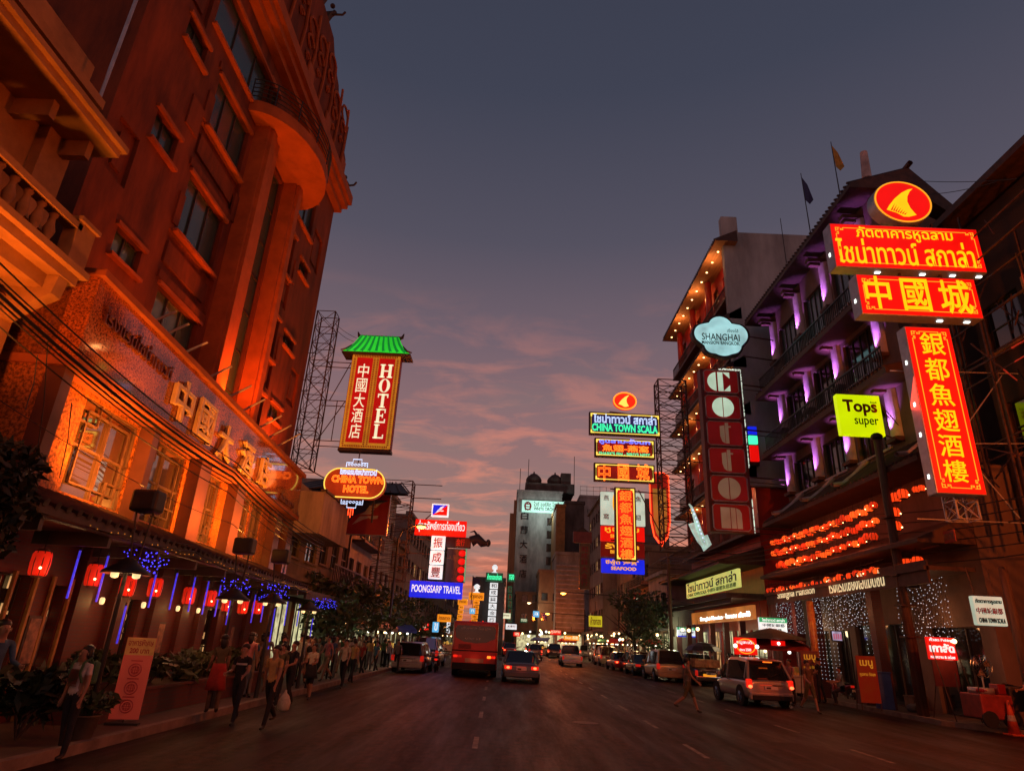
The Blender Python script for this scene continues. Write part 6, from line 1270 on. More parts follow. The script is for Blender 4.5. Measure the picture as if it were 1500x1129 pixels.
sodium(-250, -420, 2.2, -6.9, 'sodium street lamp beside the photographer on the left kerb', 10) if False else None
sodium(617, 772, 43, -7.5, 'arched street lamp glowing in front of the red travel sign', 700)
sodium(560, 470, 4.0, -7.2, 'street lamp beside the photographer on the left kerb', 10) if False else None
# ------------------------------------------------------------------ vehicles
def paint(n, c, met=.3): return mat('car_paint_'+n, c, .28, .12, 1.5, metal=met, coat=.7)
PT = {k: paint(k, c) for k, c in dict(silver=(.38, .33, .30), dark=(.03, .03, .035), red=(.32, .02, .015), white=(.6, .56, .5), grey=(.12, .12, .13), beige=(.42, .30, .18), maroon=(.16, .015, .012)).items()}
M['carglass'] = glass('car_glass', (.012, .014, .016), .05)
def loft(secs, mb):       # secs: list of (y, [(x, z)...]) closed rings
    n = len(secs[0][1]); vs = [(x, y, z) for y, r in secs for x, z in r]; fs = []
    for k in range(len(secs)-1):
        for i in range(n): j = (i+1) % n; fs.append((k*n+i, (k+1)*n+i, (k+1)*n+j, k*n+j))
    fs.append(tuple(range(n))); fs.append(tuple(range((len(secs)-1)*n, len(secs)*n))[::-1]); mb.add(vs, fs)
def car(name, label, cat, loc, kind='suv', L=4.3, W=1.8, H=1.7, mt='silver', rz=0., group=None, brake=True, det=True):
    o = empty(name, loc, label, cat, group, rz); w = W/2
    belt = H*.58 if kind != 'sedan' else H*.64; zb = .24
    def ring(k, top, c=.0): a = w*k; return [(-a*.9, zb), (-a, zb+.14), (-a*1.0, top*.62), (-a*.95, top*.93), (-a*.72, top), (0, top+c), (a*.72, top), (a*.95, top*.93), (a, top*.62), (a, zb+.14), (a*.9, zb)]
    h = L/2
    if kind == 'sedan': prof = [(-h, .86, belt*.72), (-h+.05, .93, belt*.93), (-h+.25, .98, belt), (-h*.55, 1, belt), (-.2, 1, belt*.98), (h*.45, 1, belt*.94), (h*.75, .97, belt*.82), (h-.1, .9, belt*.68), (h, .8, belt*.5)]
    elif kind == 'pickup': prof = [(-h, .95, belt*.9), (-h+.04, .98, belt), (-.3, 1, belt), (h*.35, 1, belt), (h*.6, .99, belt*.93), (h-.12, .94, belt*.85), (h, .85, belt*.6)]
    else: prof = [(-h, .88, belt*.80), (-h+.04, .95, belt*.97), (-h+.22, 1, belt), (0, 1, belt), (h*.42, 1, belt*.97), (h*.7, .97, belt*.84), (h-.1, .9, belt*.7), (h, .8, belt*.5)]
    b = MB(); b.smooth = True; loft([(y, ring(k, t, .02)) for y, k, t in prof], b); bd = b.build('body', PT[mt], o)
    m = bd.modifiers.new('smooth', 'SUBSURF'); m.levels = 1; m.render_levels = 2
    if kind == 'sedan': gp = [(-h*.72, .72, belt-.02, belt-.01), (-h*.42, .8, belt-.02, H-.03), (-.1, .8, belt-.02, H), (h*.12, .8, belt-.02, H-.04), (h*.5, .76, belt*.9, belt*.93)]
    elif kind == 'pickup': gp = [(-h*.12, .84, belt-.02, H-.1), (-h*.05, .84, belt-.02, H-.02), (h*.1, .84, belt-.02, H), (h*.22, .83, belt-.02, H-.05), (h*.5, .8, belt*.9, belt*.95)]
    else: gp = [(-h+.06, .84, belt-.03, belt+.02), (-h+.40, .81, belt-.03, H-.07), (-h*.35, .82, belt-.03, H), (.15, .82, belt-.03, H-.02), (h*.25, .8, belt-.03, H-.13), (h*.62, .76, belt*.88, belt*.9)]
    g = MB(); g.smooth = False
    gr = lambda k, z0, z1: [(-w*.93, z0), (-w*k*.97, z0+(z1-z0)*.86), (-w*k*.84, z1), (0, z1+.02), (w*k*.84, z1), (w*k*.97, z0+(z1-z0)*.86), (w*.93, z0)]
    loft([(y, gr(k, a, c)) for y, k, a, c in gp], g); g.build('window', M['carglass'], o)
    r = MB(); ys = gp[1:-1]      # painted roof skin and pillars
    ys2 = [(y, k, a, c) for y, k, a, c in ys]
    for (y0, k0, a0, c0), (y1, k1, a1, c1) in zip(ys2[:-1], ys2[1:]):
        A = gr(k0, a0, c0)[1:6]; B = gr(k1, a1, c1)[1:6]
        for (p, q, u, v) in zip(A[:-1], A[1:], B[:-1], B[1:]): r.quad((p[0]*1.008, y0, p[1]+.012), (q[0]*1.008, y0, q[1]+.012), (v[0]*1.008, y1, v[1]+.012), (u[0]*1.008, y1, u[1]+.012))
    for s in (-1, 1):
        for (y, k, a, c) in gp[1:-1:2] if kind != 'sedan' else gp[2:3]: r.bar((s*w*.935, y, a), (s*w*k*.975, y, a+(c-a)*.86), .06)
        (ya, ka, aa, ca), (yb, kb, ab, cb) = gp[0], gp[1]; r.bar((s*w*.93, ya, aa), (s*w*kb*.9, yb, cb-.02), .09)
        (ya, ka, aa, ca), (yb, kb, ab, cb) = gp[-1], gp[-2]; r.bar((s*w*.92, ya, aa), (s*w*kb*.9, yb, cb-.02), .07)
    r.build('roof', PT[mt], o)
    for s in (-1, 1):
        for y in (-h*.6, h*.62):
            wr = .31*H/1.6 if kind == 'sedan' else .33
            t = MB(); t.cyl((s*(w-.2), y, wr), (s*(w+.012), y, wr), wr, n=20); t.cyl((s*(w-.05), y, wr+.03), (s*(w+.004), y, wr+.03), wr+.07, n=20); wh = t.build('wheel', M['rubber'], o)
            if det: t = MB(); t.cyl((s*(w+.0), y, wr), (s*(w+.02), y, wr), wr*.62, n=14); [t.bar((s*(w+.022), y, wr), (s*(w+.022), y+wr*.58*math.cos(a*1.2566), wr+wr*.58*math.sin(a*1.2566)), .05) for a in range(5)]; t.build('rim', M['chrome'], wh)
        t = MB(); z = belt*.83
        if kind == 'sedan': t.bbox((s*w*.92, -h-.015, belt*.66), (s*w*.52, -h+.16, belt*.84), .03)
        elif kind == 'pickup': t.bbox((s*w*.97, -h-.02, belt*.55), (s*w*.8, -h+.1, belt*.85), .03)
        else: t.bbox((s*w*.99, -h-.02, belt*.66), (s*w*.78, -h+.2, belt*.98), .04)
        tl_ = t.build('tail_light', M['tail'] if brake else M['tailoff'], o)
        if brake: t = MB(); t.smooth = True; t.ell((s*w*(.72 if kind == 'sedan' else .89), -h-.02, belt*(.75 if kind == 'sedan' else .72)), (.09, .03, .06), 8, 5); t.build('lamp_core', M['tailcore'], tl_)
        t = MB(); t.bbox((s*(w+.02), h*.26, belt-.02), (s*(w+.2), h*.34, belt+.13), .03); t.build('mirror', PT[mt], o)
        if det: t = MB(); t.bbox((s*(w-.04), -h*.1, belt*.86), (s*(w+.02), -h*.06+.1, belt*.9), .008); t.build('door_handle', M['chrome'], o)
    t = MB(); t.bbox((-w*.93, -h-.07, zb+.02), (w*.93, -h+.2, zb+.3), .05); t.build('bumper', PT[mt] if kind != 'pickup' else M['chrome'], o)
    t = MB(); t.bbox((-.26, -h-.05-.03*(kind == 'pickup'), belt*.62), (.26, -h-.005, belt*.62+.13), .008); t.build('number_plate', M['plate'], o)
    if det:
        t = MB(); t.box((-.2, -h-.056-.03*(kind == 'pickup'), belt*.62+.03), (-.02, -h-.0505-.03*(kind == 'pickup'), belt*.62+.10)); t.build('plate_band', M['blktxt'], o)
        t = MB(); t.box((-w*.5, -h-.02, belt*.62+.15), (w*.5, -h+.02, belt*.62+.18)); t.build('trim_strip', M['chrome'], o)
    return o
def P(x, y, z=0.): return atZ(x, y, z)
g = P(1118, 1036)
hb = car('parked_hatchback', 'silver hatchback with glowing rear lamps parked closest on the right', 'car', (g.x+.25, g.y+2.1, 0), 'suv', 4.1, 1.88, 1.76, 'silver', rad(4), None, True)
b = MB()
for k in range(7): b.box((-.2+.055*k, -1.99, 1.62), (-.17+.055*k, -1.955, 1.65))
b.build('high_brake_lamp', M['neon_orange'], hb)
b = MB(); b.bar((0, -2.02, 1.1), (.45, -1.98, 1.25), .025); b.build('wiper', M['black'], hb); b = MB(); b.bbox((-.66, -1.85, 1.66), (.66, -1.55, 1.71), .02); b.build('spoiler', PT['silver'], hb); b = MB(); b.bbox((-.8, -2.15, .26), (.8, -2.0, .44), .03); b.build('lower_bumper', M['rubber'], hb); b = MB(); b.box((-.62, -2.09, .98), (.62, -2.045, 1.0)); b.build('tailgate_seam', M['rubber'], hb)
lamp('POINT', (0, -2.6, .8), 3, (1, .06, .02), hb, .3, name='tail_lamp_glow')
cars = [('silver suv parked behind the raised tailgate stall', 'suv', 4.6, 1.85, 1.85, 'beige', 983, 999, False), ('dark saloon parked nose out ahead of the silver suv', 'sedan', 4.4, 1.8, 1.42, 'dark', 947, 990, False), ('red saloon parked under the right street tree', 'sedan', 4.4, 1.78, 1.42, 'red', 914, 983, True), ('beige suv parked beyond the red saloon', 'suv', 4.6, 1.85, 1.8, 'beige', 892, 976, False)]
for lab, k, L, W, H, m_, x, y, br in cars:
    g = P(x, y); car('parked_car', lab, 'car', (g.x, g.y+L/2, 0), k, L, W, H, m_, rad(2), 'cars parked along the right kerb', br, True)
g = P(1040, 1005); pk = car('pickup_truck', 'dark pickup truck with a food umbrella over its load bed', 'truck', (g.x, g.y+2.5, 0), 'pickup', 5, 1.85, 1.7, 'dark', rad(2), None, False)
b = MB(); b.box((-.45, -2.57, .52), (.3, -2.53, .66)); b.build('yellow_plate', emi('yellow_lit_plate', (1, .35, .02), .9, .2), pk)
o = empty('food_umbrella', (g.x, g.y+.9, .95), 'dark umbrella shading the load of the pickup truck', 'umbrella')
b = MB(); b.smooth = False; b.lathe([(1.15, .95), (.9, 1.2), (.5, 1.38), (.02, 1.45)], n=10); b.build('canopy', M['black'], o); b = MB(); b.cyl((0, 0, 0), (0, 0, 1.45), .025); b.build('pole', M['alu'], o)
o = empty('snack_crates', (g.x, g.y+.8, 1.0), 'lit trays of snacks on the load bed of the pickup', 'food trays'); b = MB()
for k in range(24): b.bbox((rnd.uniform(-.8, .7), rnd.uniform(-.6, .6), 0), (rnd.uniform(-.6, .8), rnd.uniform(-.5, .7), rnd.uniform(.15, .5)), .01)
b.build('tray', mat('snack_trays', (.5, .32, .14), .6, .5, 5), o); lamp('POINT', (0, -.2, .8), 6, (1, .7, .35), o, .15)
g = P(762, 1000); sd = car('saloon_car', 'dark saloon with lit brake lamps driving away in the middle of the road', 'car', (g.x, g.y+2.2, 0), 'sedan', 4.5, 1.88, 1.46, 'grey', rad(1), None, True); lamp('POINT', (0, -2.7, .8), 2.5, (1, .08, .03), sd, .3, name='tail_lamp_glow')
g = P(594, 985); car('parked_car', 'pale suv parked at the left kerb beside the crowd', 'car', (g.x+.1, g.y+2.2, 0), 'suv', 4.5, 1.85, 1.6, 'silver', rad(-2), 'cars on the left side', False)
g = P(622, 977); car('parked_car', 'darker van just beyond the pale parked suv', 'car', (g.x, g.y+2.2, 0), 'suv', 4.7, 1.85, 1.9, 'dark', rad(-2), 'cars on the left side', False)
far = [(838, 975, 'pickup', 'white', 'white pickup truck among the far traffic on the right'), (812, 962, 'suv', 'dark', ''), (790, 958, 'sedan', 'maroon', ''), (858, 962, 'suv', 'grey', ''), (805, 953, 'suv', 'dark', ''), (835, 955, 'sedan', 'red', ''), (768, 952, 'suv', 'dark', ''), (645, 955, 'sedan', 'dark', ''), (850, 951, 'suv', 'maroon', ''), (785, 949, 'sedan', 'dark', ''), (820, 949, 'sedan', 'dark', '')]
for x, y, k, m_, lab in far:
    g = P(x, y+1); car('distant_car', lab or 'far car with glowing red tail lamps in the queue down the street', 'car', (g.x, g.y+2, 0), k, 4.5, 1.85, 1.55 if k == 'sedan' else 1.75, m_, 0, None if lab else 'far cars in the queue', k != 'pickup', False)
# bus
g = P(686, 992); bus = empty('city_bus', (g.x+.1, g.y+5.5, 0), 'red city bus seen from behind in the left lane', 'bus', rz=rad(1.5)); W, H, L = 2.5, 2.85, 10.5; w, h = W/2, L/2
b = MB(); b.smooth = False; b.bbox((-w, -h, .38), (w, h, H), .12); b.build('body', paint('bus_red', (.62, .022, .01), .0), bus)
b = MB(); P_ = [(-w*.86, 1.98), (-w*.9, 2.45), (-w*.8, 2.62), (w*.8, 2.62), (w*.9, 2.45), (w*.86, 1.98), (w*.5, 1.78), (0, 1.72), (-w*.5, 1.78)]; b.prism(P_, -h-.015, -h+.02); b.build('rear_window', M['carglass'], bus)
b = MB(); b.text('ปรับอากาศ  โทร 184', -.8, 2.42, .8, 2.55, -h-.018, .004, .01); b.text('บขส 12', -.55, 1.9, .3, 2.0, -h-.018, .004, .01); b.build('lettering', M['plate'], bus)
b = MB(); b.box((w+.002-.01, -h+.6, 1.55), (w+.012, h-.6, 2.5)); b.build('side_window', M['carglass'], bus)
b = MB()
for k in range(8): y = -h+.6+k*1.3; b.box((w+.0, y-.05, 1.5), (w+.022, y+.05, 2.55))
b.box((w, -h+.6, 2.0), (w+.02, h-.6, 2.05)); b.build('window_post', M['frame'], bus)
b = MB(); b.box((-w-.006, -h-.008, 1.30), (w+.006, h*.98, 1.36)); b.box((-w*.95, -h-.02, .4), (w*.95, -h+.1, .72)); b.build('black_band', M['rubber'], bus)
for s in (-1, 1):
    b = MB(); b.bbox((s*w*.92, -h-.03, .98), (s*w*.74, -h+.02, 1.10), .02); b.build('tail_light', M['tail'], bus); b = MB(); b.bbox((s*w*.72, -h-.03, .98), (s*w*.56, -h+.02, 1.10), .02); b.build('indicator_lamp', M['neon_orange'] if s > 0 else M['tailoff'], bus)
    b = MB(); b.ell((s*.35, -h+.15, H), .05); b.build('roof_lamp', M['tail'], bus)
    for y in (-h+1.9, h-2.2):
        b = MB(); b.cyl((s*(w-.32), y, .48), (s*(w+.01), y, .48), .48, n=20); b.build('wheel', M['rubber'], bus)
b = MB(); b.box((-.5, -h-.02, .75), (.5, -h+.01, .95)); b.build('number_plate', PT['beige'], bus); b = MB()
for k in range(5): b.box((-.9, -h-.012, 1.42+k*.05), (-.2, -h+.01, 1.445+k*.05))
b.build('grille', M['rubber'], bus)
lamp('POINT', (0, -h-.6, .9), 3, (1, .08, .03), bus, .3, name='tail_lamp_glow')
# motorbikes
def motorbike(label, loc, rz, lit=True, mt='maroon', group=None):
    o = empty('motorbike', loc, label, 'motorbike', group, rz)
    for y in (-.62, .62):
        b = MB(); b.tube([(0, y+.27*math.cos(t*.393), .3+.27*math.sin(t*.393)) for t in range(16)], .045, 6, True); wl = b.build('wheel', M['rubber'], o); b = MB(); b.cyl((-.05, y, .3), (.05, y, .3), .07); [b.bar((0, y, .3), (0, y+.25*math.cos(a), .3+.25*math.sin(a)), .015) for a in (0, 1.05, 2.1, 3.14, 4.2, 5.2)]; b.build('hub', M['chrome'], wl)
    b = MB(); b.smooth = True; b.tube([(0, -.75, .72), (0, -.3, .62), (0, .0, .45), (0, .35, .5), (0, .48, .85)], [.06, .14, .12, .1, .09], 8); b.tube([(0, .48, .9), (0, .66, .32)], .035); b.tube([(0, .44, .4), (0, .5, .75)], [.16, .12], 8); b.build('body', PT[mt], o)
    b = MB(); b.smooth = True; b.ell((0, -.3, .8), (.13, .42, .07)); b.build('seat', M['rubber'], o)
    b = MB(); b.tube([(-.34, .4, 1.02), (-.12, .48, .98), (.12, .48, .98), (.34, .4, 1.02)], .02); b.cyl((-.28, .42, 1.0), (-.34, .44, 1.2), .008); b.cyl((.28, .42, 1.0), (.34, .44, 1.2), .008); b.ell((-.35, .44, 1.22), (.06, .02, .04)); b.ell((.35, .44, 1.22), (.06, .02, .04)); b.build('handlebar', M['chrome'], o)
    b = MB(); b.bbox((-.09, -.84, .64), (.09, -.77, .74), .02); b.build('tail_light', M['tail'] if lit else M['tailoff'], o); b = MB(); b.box((-.08, -.86, .45), (.08, -.85, .57)); b.build('number_plate', M['plate'], o)
    b = MB(); b.tube([(.12, -.75, .33), (.12, -.1, .28), (.06, .1, .3)], [.05, .04, .02], 6); b.build('exhaust', M['chrome'], o); return o
g = P(1236, 1022); motorbike('dark parked motorbike in front of the restaurant entrance', (g.x-1.3, g.y-2.6, 0), rad(12), False)
g = P(1250, 1015); motorbike('second motorbike half behind the first at the restaurant entrance', (g.x-1.1, g.y-1.6, 0), rad(-14), False, 'grey')
g = P(637, 984); mb1 = motorbike('motorbike with lit red tail lamp between the parked cars and the bus', (g.x, g.y+.8, 0), 0)
g = P(793, 968); motorbike('motorbike just beyond the dark saloon on its right', (g.x, g.y+.8, 0), 0)
# ------------------------------------------------------------------ people
SK = mat('skin_tan', (.30, .16, .10), .55, .15, 4); HA = mat('black_hair', (.008, .007, .006), .5, .2, 12)
def cloth(n, c): return mat('cloth_'+n, c, .9, .3, 6, bump=.15, bscale=90)
CL = {k: cloth(k, c) for k, c in dict(blue=(.06, .13, .22), white=(.55, .50, .48), navy=(.015, .016, .022), olive=(.10, .09, .04), black=(.012, .012, .013), ochre=(.50, .30, .10), red=(.35, .03, .02), grey=(.14, .13, .13), pink=(.45, .18, .16), green=(.05, .14, .07), khaki=(.22, .17, .11), cream=(.5, .45, .32), brown=(.13, .07, .04)).items()}
SH = mat('shoe_leather', (.02, .016, .013), .5, .2, 9)
def person(label, loc, rz, h=1.66, top='white', bot='navy', legs=(15, -12), knees=(5, 22), arms=(12, -14), elb=(15, 25), spread=(8, 8), shorts=False, long=False, hair='short', look=(0, 0), group=None, lean=0., skirt=None, female=False, hat=None):
    k = h/1.68; V_ = []; E_ = []; R_ = []; T_ = []
    def v(p, r, par=None, t=None):
        V_.append(Vector(p)*k); R_.append(r*k); 
        if par is not None: E_.append((par, len(V_)-1)); T_.append(t)
        return len(V_)-1
    sw = .155 if female else .175; ln = math.sin(rad(lean))
    pel = v((0, 0, .93), .125)
    wai = v((0, .01+ln*.1, 1.06), .108 if female else .118, pel, top); che = v((0, .01+ln*.25, 1.25), .128, wai, top); upc = v((0, ln*.35, 1.37), .105, che, top)
    nek = v((0, ln*.4, 1.45), .055, upc, 'skin'); lx, lz = look; jaw = v((.02*lx, .025+ln*.42, 1.515), .066, nek, 'skin'); fac = v((.01*lx, .022+ln*.43, 1.58), .082, jaw, 'skin'); crn = v((0, .0+ln*.43-.01*lz, 1.645), .066, fac, 'skin')
    feet = []
    for i, s in enumerate((-1, 1)):
        a = rad(legs[i]); kn = rad(legs[i]-knees[i]); hip = Vector((s*.085, 0, .88)); knee = hip+Vector((s*.005, math.sin(a)*.42, -math.cos(a)*.42)); ank = knee+Vector((0, math.sin(kn)*.40, -math.cos(kn)*.40))
        feet.append(ank)
        a1 = v(hip, .088, pel, bot); m1 = v(hip.lerp(knee, .5), .078, a1, bot); a2 = v(knee, .056, m1, bot); m2 = v(knee.lerp(ank, .35)+Vector((0, -.012, 0)), .056, a2, 'skin' if shorts else bot); a3 = v(ank, .04 if shorts else .05, m2, 'skin' if shorts else bot)
        he = v(ank+Vector((0, .02, -.045)), .04, a3, 'shoe'); v(ank+Vector((s*.02, .15, -.055)), .03, he, 'shoe')
        sh = Vector((s*sw, ln*.34, 1.385)); aa = rad(arms[i]); sp = rad(spread[i]); eb = rad(arms[i]+elb[i])
        el = sh+Vector((s*math.sin(sp)*.27, math.sin(aa)*.27, -math.cos(aa)*math.cos(sp)*.27)); wr = el+Vector((s*math.sin(sp)*.06, math.sin(eb)*.24, -math.cos(eb)*.24))
        b1 = v(sh, .058, upc, top); bm = v(sh.lerp(el, .55), .046, b1, top); b2 = v(el, .037, bm, top if long else 'skin'); bf = v(el.lerp(wr, .3), .038, b2, top if long else 'skin'); b3 = v(wr, .025, bf, top if long else 'skin')
        d = (wr-el).normalized(); sd = Vector((0, 1, 0)).cross(d).normalized() if abs(d.y) < .95 else Vector((1, 0, 0)); fw = d.cross(sd).normalized()
        pm = v(wr+d*.07, .028, b3, 'skin')
        for q in range(4):
            off = fw*(-.027+.018*q); f1 = v(wr+d*.105+off, .0095, pm, 'skin'); v(wr+d*(.165-.012*abs(q-1.4))+off*1.15-sd*s*.02, .007, f1, 'skin')
        tb = v(wr+d*.05+fw*.04, .011, b3, 'skin'); v(wr+d*.10+fw*.055, .009, tb, 'skin')
    zmin = min(f.z for f in feet)*k-.085*k
    me = bpy.data.meshes.new('person'); me.from_pydata([p[:] for p in V_], E_, []); ob = bpy.data.objects.new('tmp', me); C.objects.link(ob)
    md = ob.modifiers.new('s', 'SKIN'); md.branch_smoothing = .3
    for i, r in enumerate(R_): me.skin_vertices[0].data[i].radius = (r, r*(.8 if i in (pel, wai, che, upc) else 1))
    for i in (pel, wai, che, upc): me.skin_vertices[0].data[i].radius = (R_[i]*1.2, R_[i]*.85)
    me.skin_vertices[0].data[0].use_root = True
    sb_ = ob.modifiers.new('u', 'SUBSURF'); sb_.levels = 2
    dg = bpy.context.evaluated_depsgraph_get(); m2 = bpy.data.meshes.new_from_object(ob.evaluated_get(dg)); bpy.data.objects.remove(ob)
    m2.materials.clear()
    names = [top, bot, 'skin', 'shoe']; MT = [CL[top], CL[bot], SK, SH]
    for m_ in MT: m2.materials.append(m_)
    segs = [(V_[a], V_[c], t) for (a, c), t in zip(E_, T_)]
    for p in m2.polygons:
        c = p.center; best = (9, 0)
        for a, e, t in segs:
            d = e-a; u = max(0, min(1, (c-a).dot(d)/max(d.length_squared, 1e-9))); q = (c-(a+d*u)).length
            if q < best[0]: best = (q, names.index(t))
        p.material_index = best[1]; p.use_smooth = True
    # facial features joined into the body mesh
    bm = bmesh.new(); bm.from_mesh(m2)
    fx = V_[fac]; 
    def blob(p, r, mi):
        mm = Matrix.Translation(p) @ Matrix.Diagonal((*r, 1)); res = bmesh.ops.create_uvsphere(bm, u_segments=6, v_segments=4, radius=1, matrix=mm)
        for f in {f for vv in res['verts'] for f in vv.link_faces}: f.material_index = mi; f.smooth = True
    blob(fx+Vector((0, .092, -.018))*k, (.013*k, .02*k, .022*k), 2)
    for s in (-1, 1): blob(fx+Vector((s*.085, 0, -.01))*k, (.012*k, .024*k, .034*k), 2); blob(fx+Vector((s*.032, .082, .012))*k, (.010*k, .006*k, .005*k), 3)
    blob(fx+Vector((0, .086, -.052))*k, (.020*k, .007*k, .004*k), 3)
    bm.to_mesh(m2); bm.free()
    m2.transform(Matrix.Translation((0, 0, -zmin)))
    o = bpy.data.objects.new('person', m2); C.objects.link(o); o.location = loc; o.rotation_euler = (0, 0, rz); tag(o, label, 'person', group)
    b = MB(); b.smooth = True; c = V_[crn]-Vector((0, 0, zmin))
    b.ell((c.x, c.y-.03*k, c.z+.0*k), (.092*k, .094*k, .078*k), 14, 8)
    if hair != 'short': b.ell((c.x, c.y-.055*k, c.z-.11*k), (.085*k, .06*k, .16*k if hair == 'long' else .1*k), 12, 7)
    if hair == 'bob': b.ell((c.x-.07*k, c.y-.01, c.z-.07*k), (.035*k, .06*k, .1*k)); b.ell((c.x+.07*k, c.y-.01, c.z-.07*k), (.035*k, .06*k, .1*k))
    b.build('hair', HA, o)
    if skirt:
        b = MB(); b.smooth = True; z = .93*k-zmin; L = skirt[1]*k; b.lathe([(.15*k, .13*k), (.175*k, 0), (.2*k, -L*.5), (.235*k, -L)], (0, 0, z), 14); b.build('skirt', CL[skirt[0]], o)
    if hat: b = MB(); b.smooth = True; b.lathe([(.16*k, -.01), (.17*k, .0), (.1*k, .02), (.098*k, .08*k), (.05*k, .11*k)], (c.x, c.y+.02, c.z+.0), 14); b.build('hat', CL[hat], o)
    return o
PI = math.pi
g = P(20, 1108, .15); p1 = person('man in a loose blue shirt looking down at the left edge', (-7.85, 10.7, .15), rad(-120), 1.72, 'blue', 'black', (4, -4), (2, 4), (14, 10), (65, 50), (10, 4), long=True, lean=8)
g = P(90, 1107); p2 = person('woman in a white printed t-shirt and dark trousers looking up', (-6.75, 11.2, 0), rad(168), 1.55, 'white', 'navy', (3, -5), (2, 3), (2, -4), (12, 14), (9, 9), hair='bob', female=True, look=(1, 1))
b = MB(); k = 1.55/1.68
for s in (-1, 1): b.tube([(s*.10, -.10, 1.32), (s*.105, -.02, 1.41), (s*.10, .10, 1.34), (s*.1, .125, 1.2), (s*.11, .06, 1.06)], .02, 5)
b.bbox((-.13, -.24, 1.02), (.13, -.115, 1.36), .04); o = b.build('backpack', CL['green'], None, p2.location); o.rotation_euler = p2.rotation_euler; tag(o, 'green backpack worn by the woman in the printed t-shirt', 'backpack')
b = MB()
for i in range(16): b.box((rnd.uniform(-.09, .06), .119, rnd.uniform(.98, 1.2)), (rnd.uniform(-.04, .1), .1265, rnd.uniform(1.02, 1.26)))
b.build('shirt_print', mat('shirt_print', (.06, .10, .05), .9, .6, 14, col2=(.3, .05, .06)), p2)
def at(x, y, z=0.): g = P(x, y, z); return (g.x, g.y, z)
p3 = person('woman in an olive top and dark red skirt facing the hedge', at(308, 1044, .15), rad(30), 1.6, 'olive', 'brown', (6, -8), (4, 10), (10, 6), (40, 30), hair='long', female=True, skirt=('red', .45))
p4 = person('man in a black striped t-shirt walking towards the camera', at(340, 1060), rad(175), 1.6, 'black', 'navy', (16, -14), (4, 20), (20, 10), (45, 70), lean=2)
b = MB(); b.T = Matrix.Scale(1.6/1.68, 4)
b.add([(math.sin(rad(t*15-60))*.155, math.cos(rad(t*15-60))*.125+.0, z) for z in (1.25, 1.29) for t in range(9)], [(t, t+1, t+10, t+9) for t in range(8)]); b.build('shirt_stripe', CL['white'], p4)
p5 = person('man in an ochre polo shirt carrying a white plastic bag', at(388, 1066), rad(165), 1.62, 'ochre', 'black', (18, -20), (6, 26), (14, -10), (10, 8), lean=4)
o = empty('plastic_bag', (p5.location.x+.33, p5.location.y-.02, .34), 'white plastic bag in the hand of the man in ochre', 'bag'); b = MB(); b.smooth = True; b.lathe([(.05, 0), (.13, .04), (.14, .18), (.09, .3), (.03, .36), (.02, .42)], n=10); b.build('pouch', CL['cream'], o)
p6 = person('man in dark clothes behind the man in ochre', at(418, 1036), rad(150), 1.64, 'navy', 'black', (10, -12), (3, 15), (18, -5), (60, 20))
p7 = person('woman in a short dark skirt with bare legs at the kerb', at(450, 1024), rad(170), 1.55, 'cream', 'black', (8, -10), (4, 16), (15, 10), (70, 75), shorts=True, hair='long', female=True, skirt=('black', .3))
p8 = person('man in a pale shirt standing behind the woman in the short skirt', at(432, 1005, .15), rad(20), 1.68, 'cream', 'grey', (3, -3), (2, 2), (5, 5), (40, 40))
w1_ = person('man in shorts walking across the road on the right', at(1010, 1043), rad(-100), 1.68, 'khaki', 'olive', (24, -22), (8, 34), (-20, 24), (15, 25), shorts=True)
m1_ = person('man in a dark shirt and patterned shorts walking past the silver hatchback', (g.x, g.y, 0) if False else (11.3, 26.3, 0), rad(195), 1.76, 'brown', 'olive', (18, -20), (6, 26), (-14, 18), (15, 40), shorts=True)
person('man in a pink shirt leaning behind the silver hatchback', (12.0, 29.6, .0), rad(120), 1.72, 'pink', 'navy', (4, -4), (3, 3), (20, 25), (30, 40), lean=10)
person('seated customer in white by the parked motorbikes', (13.6, 28.5, .15), rad(80), 1.66, 'cream', 'navy', (70, 66), (80, 78), (25, 25), (55, 60), lean=8)
person('customer in black at the restaurant entrance beside the motorbikes', (13.1, 29.4, .15), rad(40), 1.7, 'black', 'navy', (5, -5), (3, 5), (10, 15), (60, 50))
person('person in a green shirt behind the leaning post', (16.0, 27.5, .15), rad(-150), 1.65, 'green', 'navy', (4, -5), (2, 4), (8, 8), (20, 20))
vd = person('street vendor in a red hat at the right edge beside the food cart', (16.0, 21.4, .15), rad(110), 1.66, 'grey', 'black', (6, -4), (3, 3), (25, 30), (50, 55), hat='red')
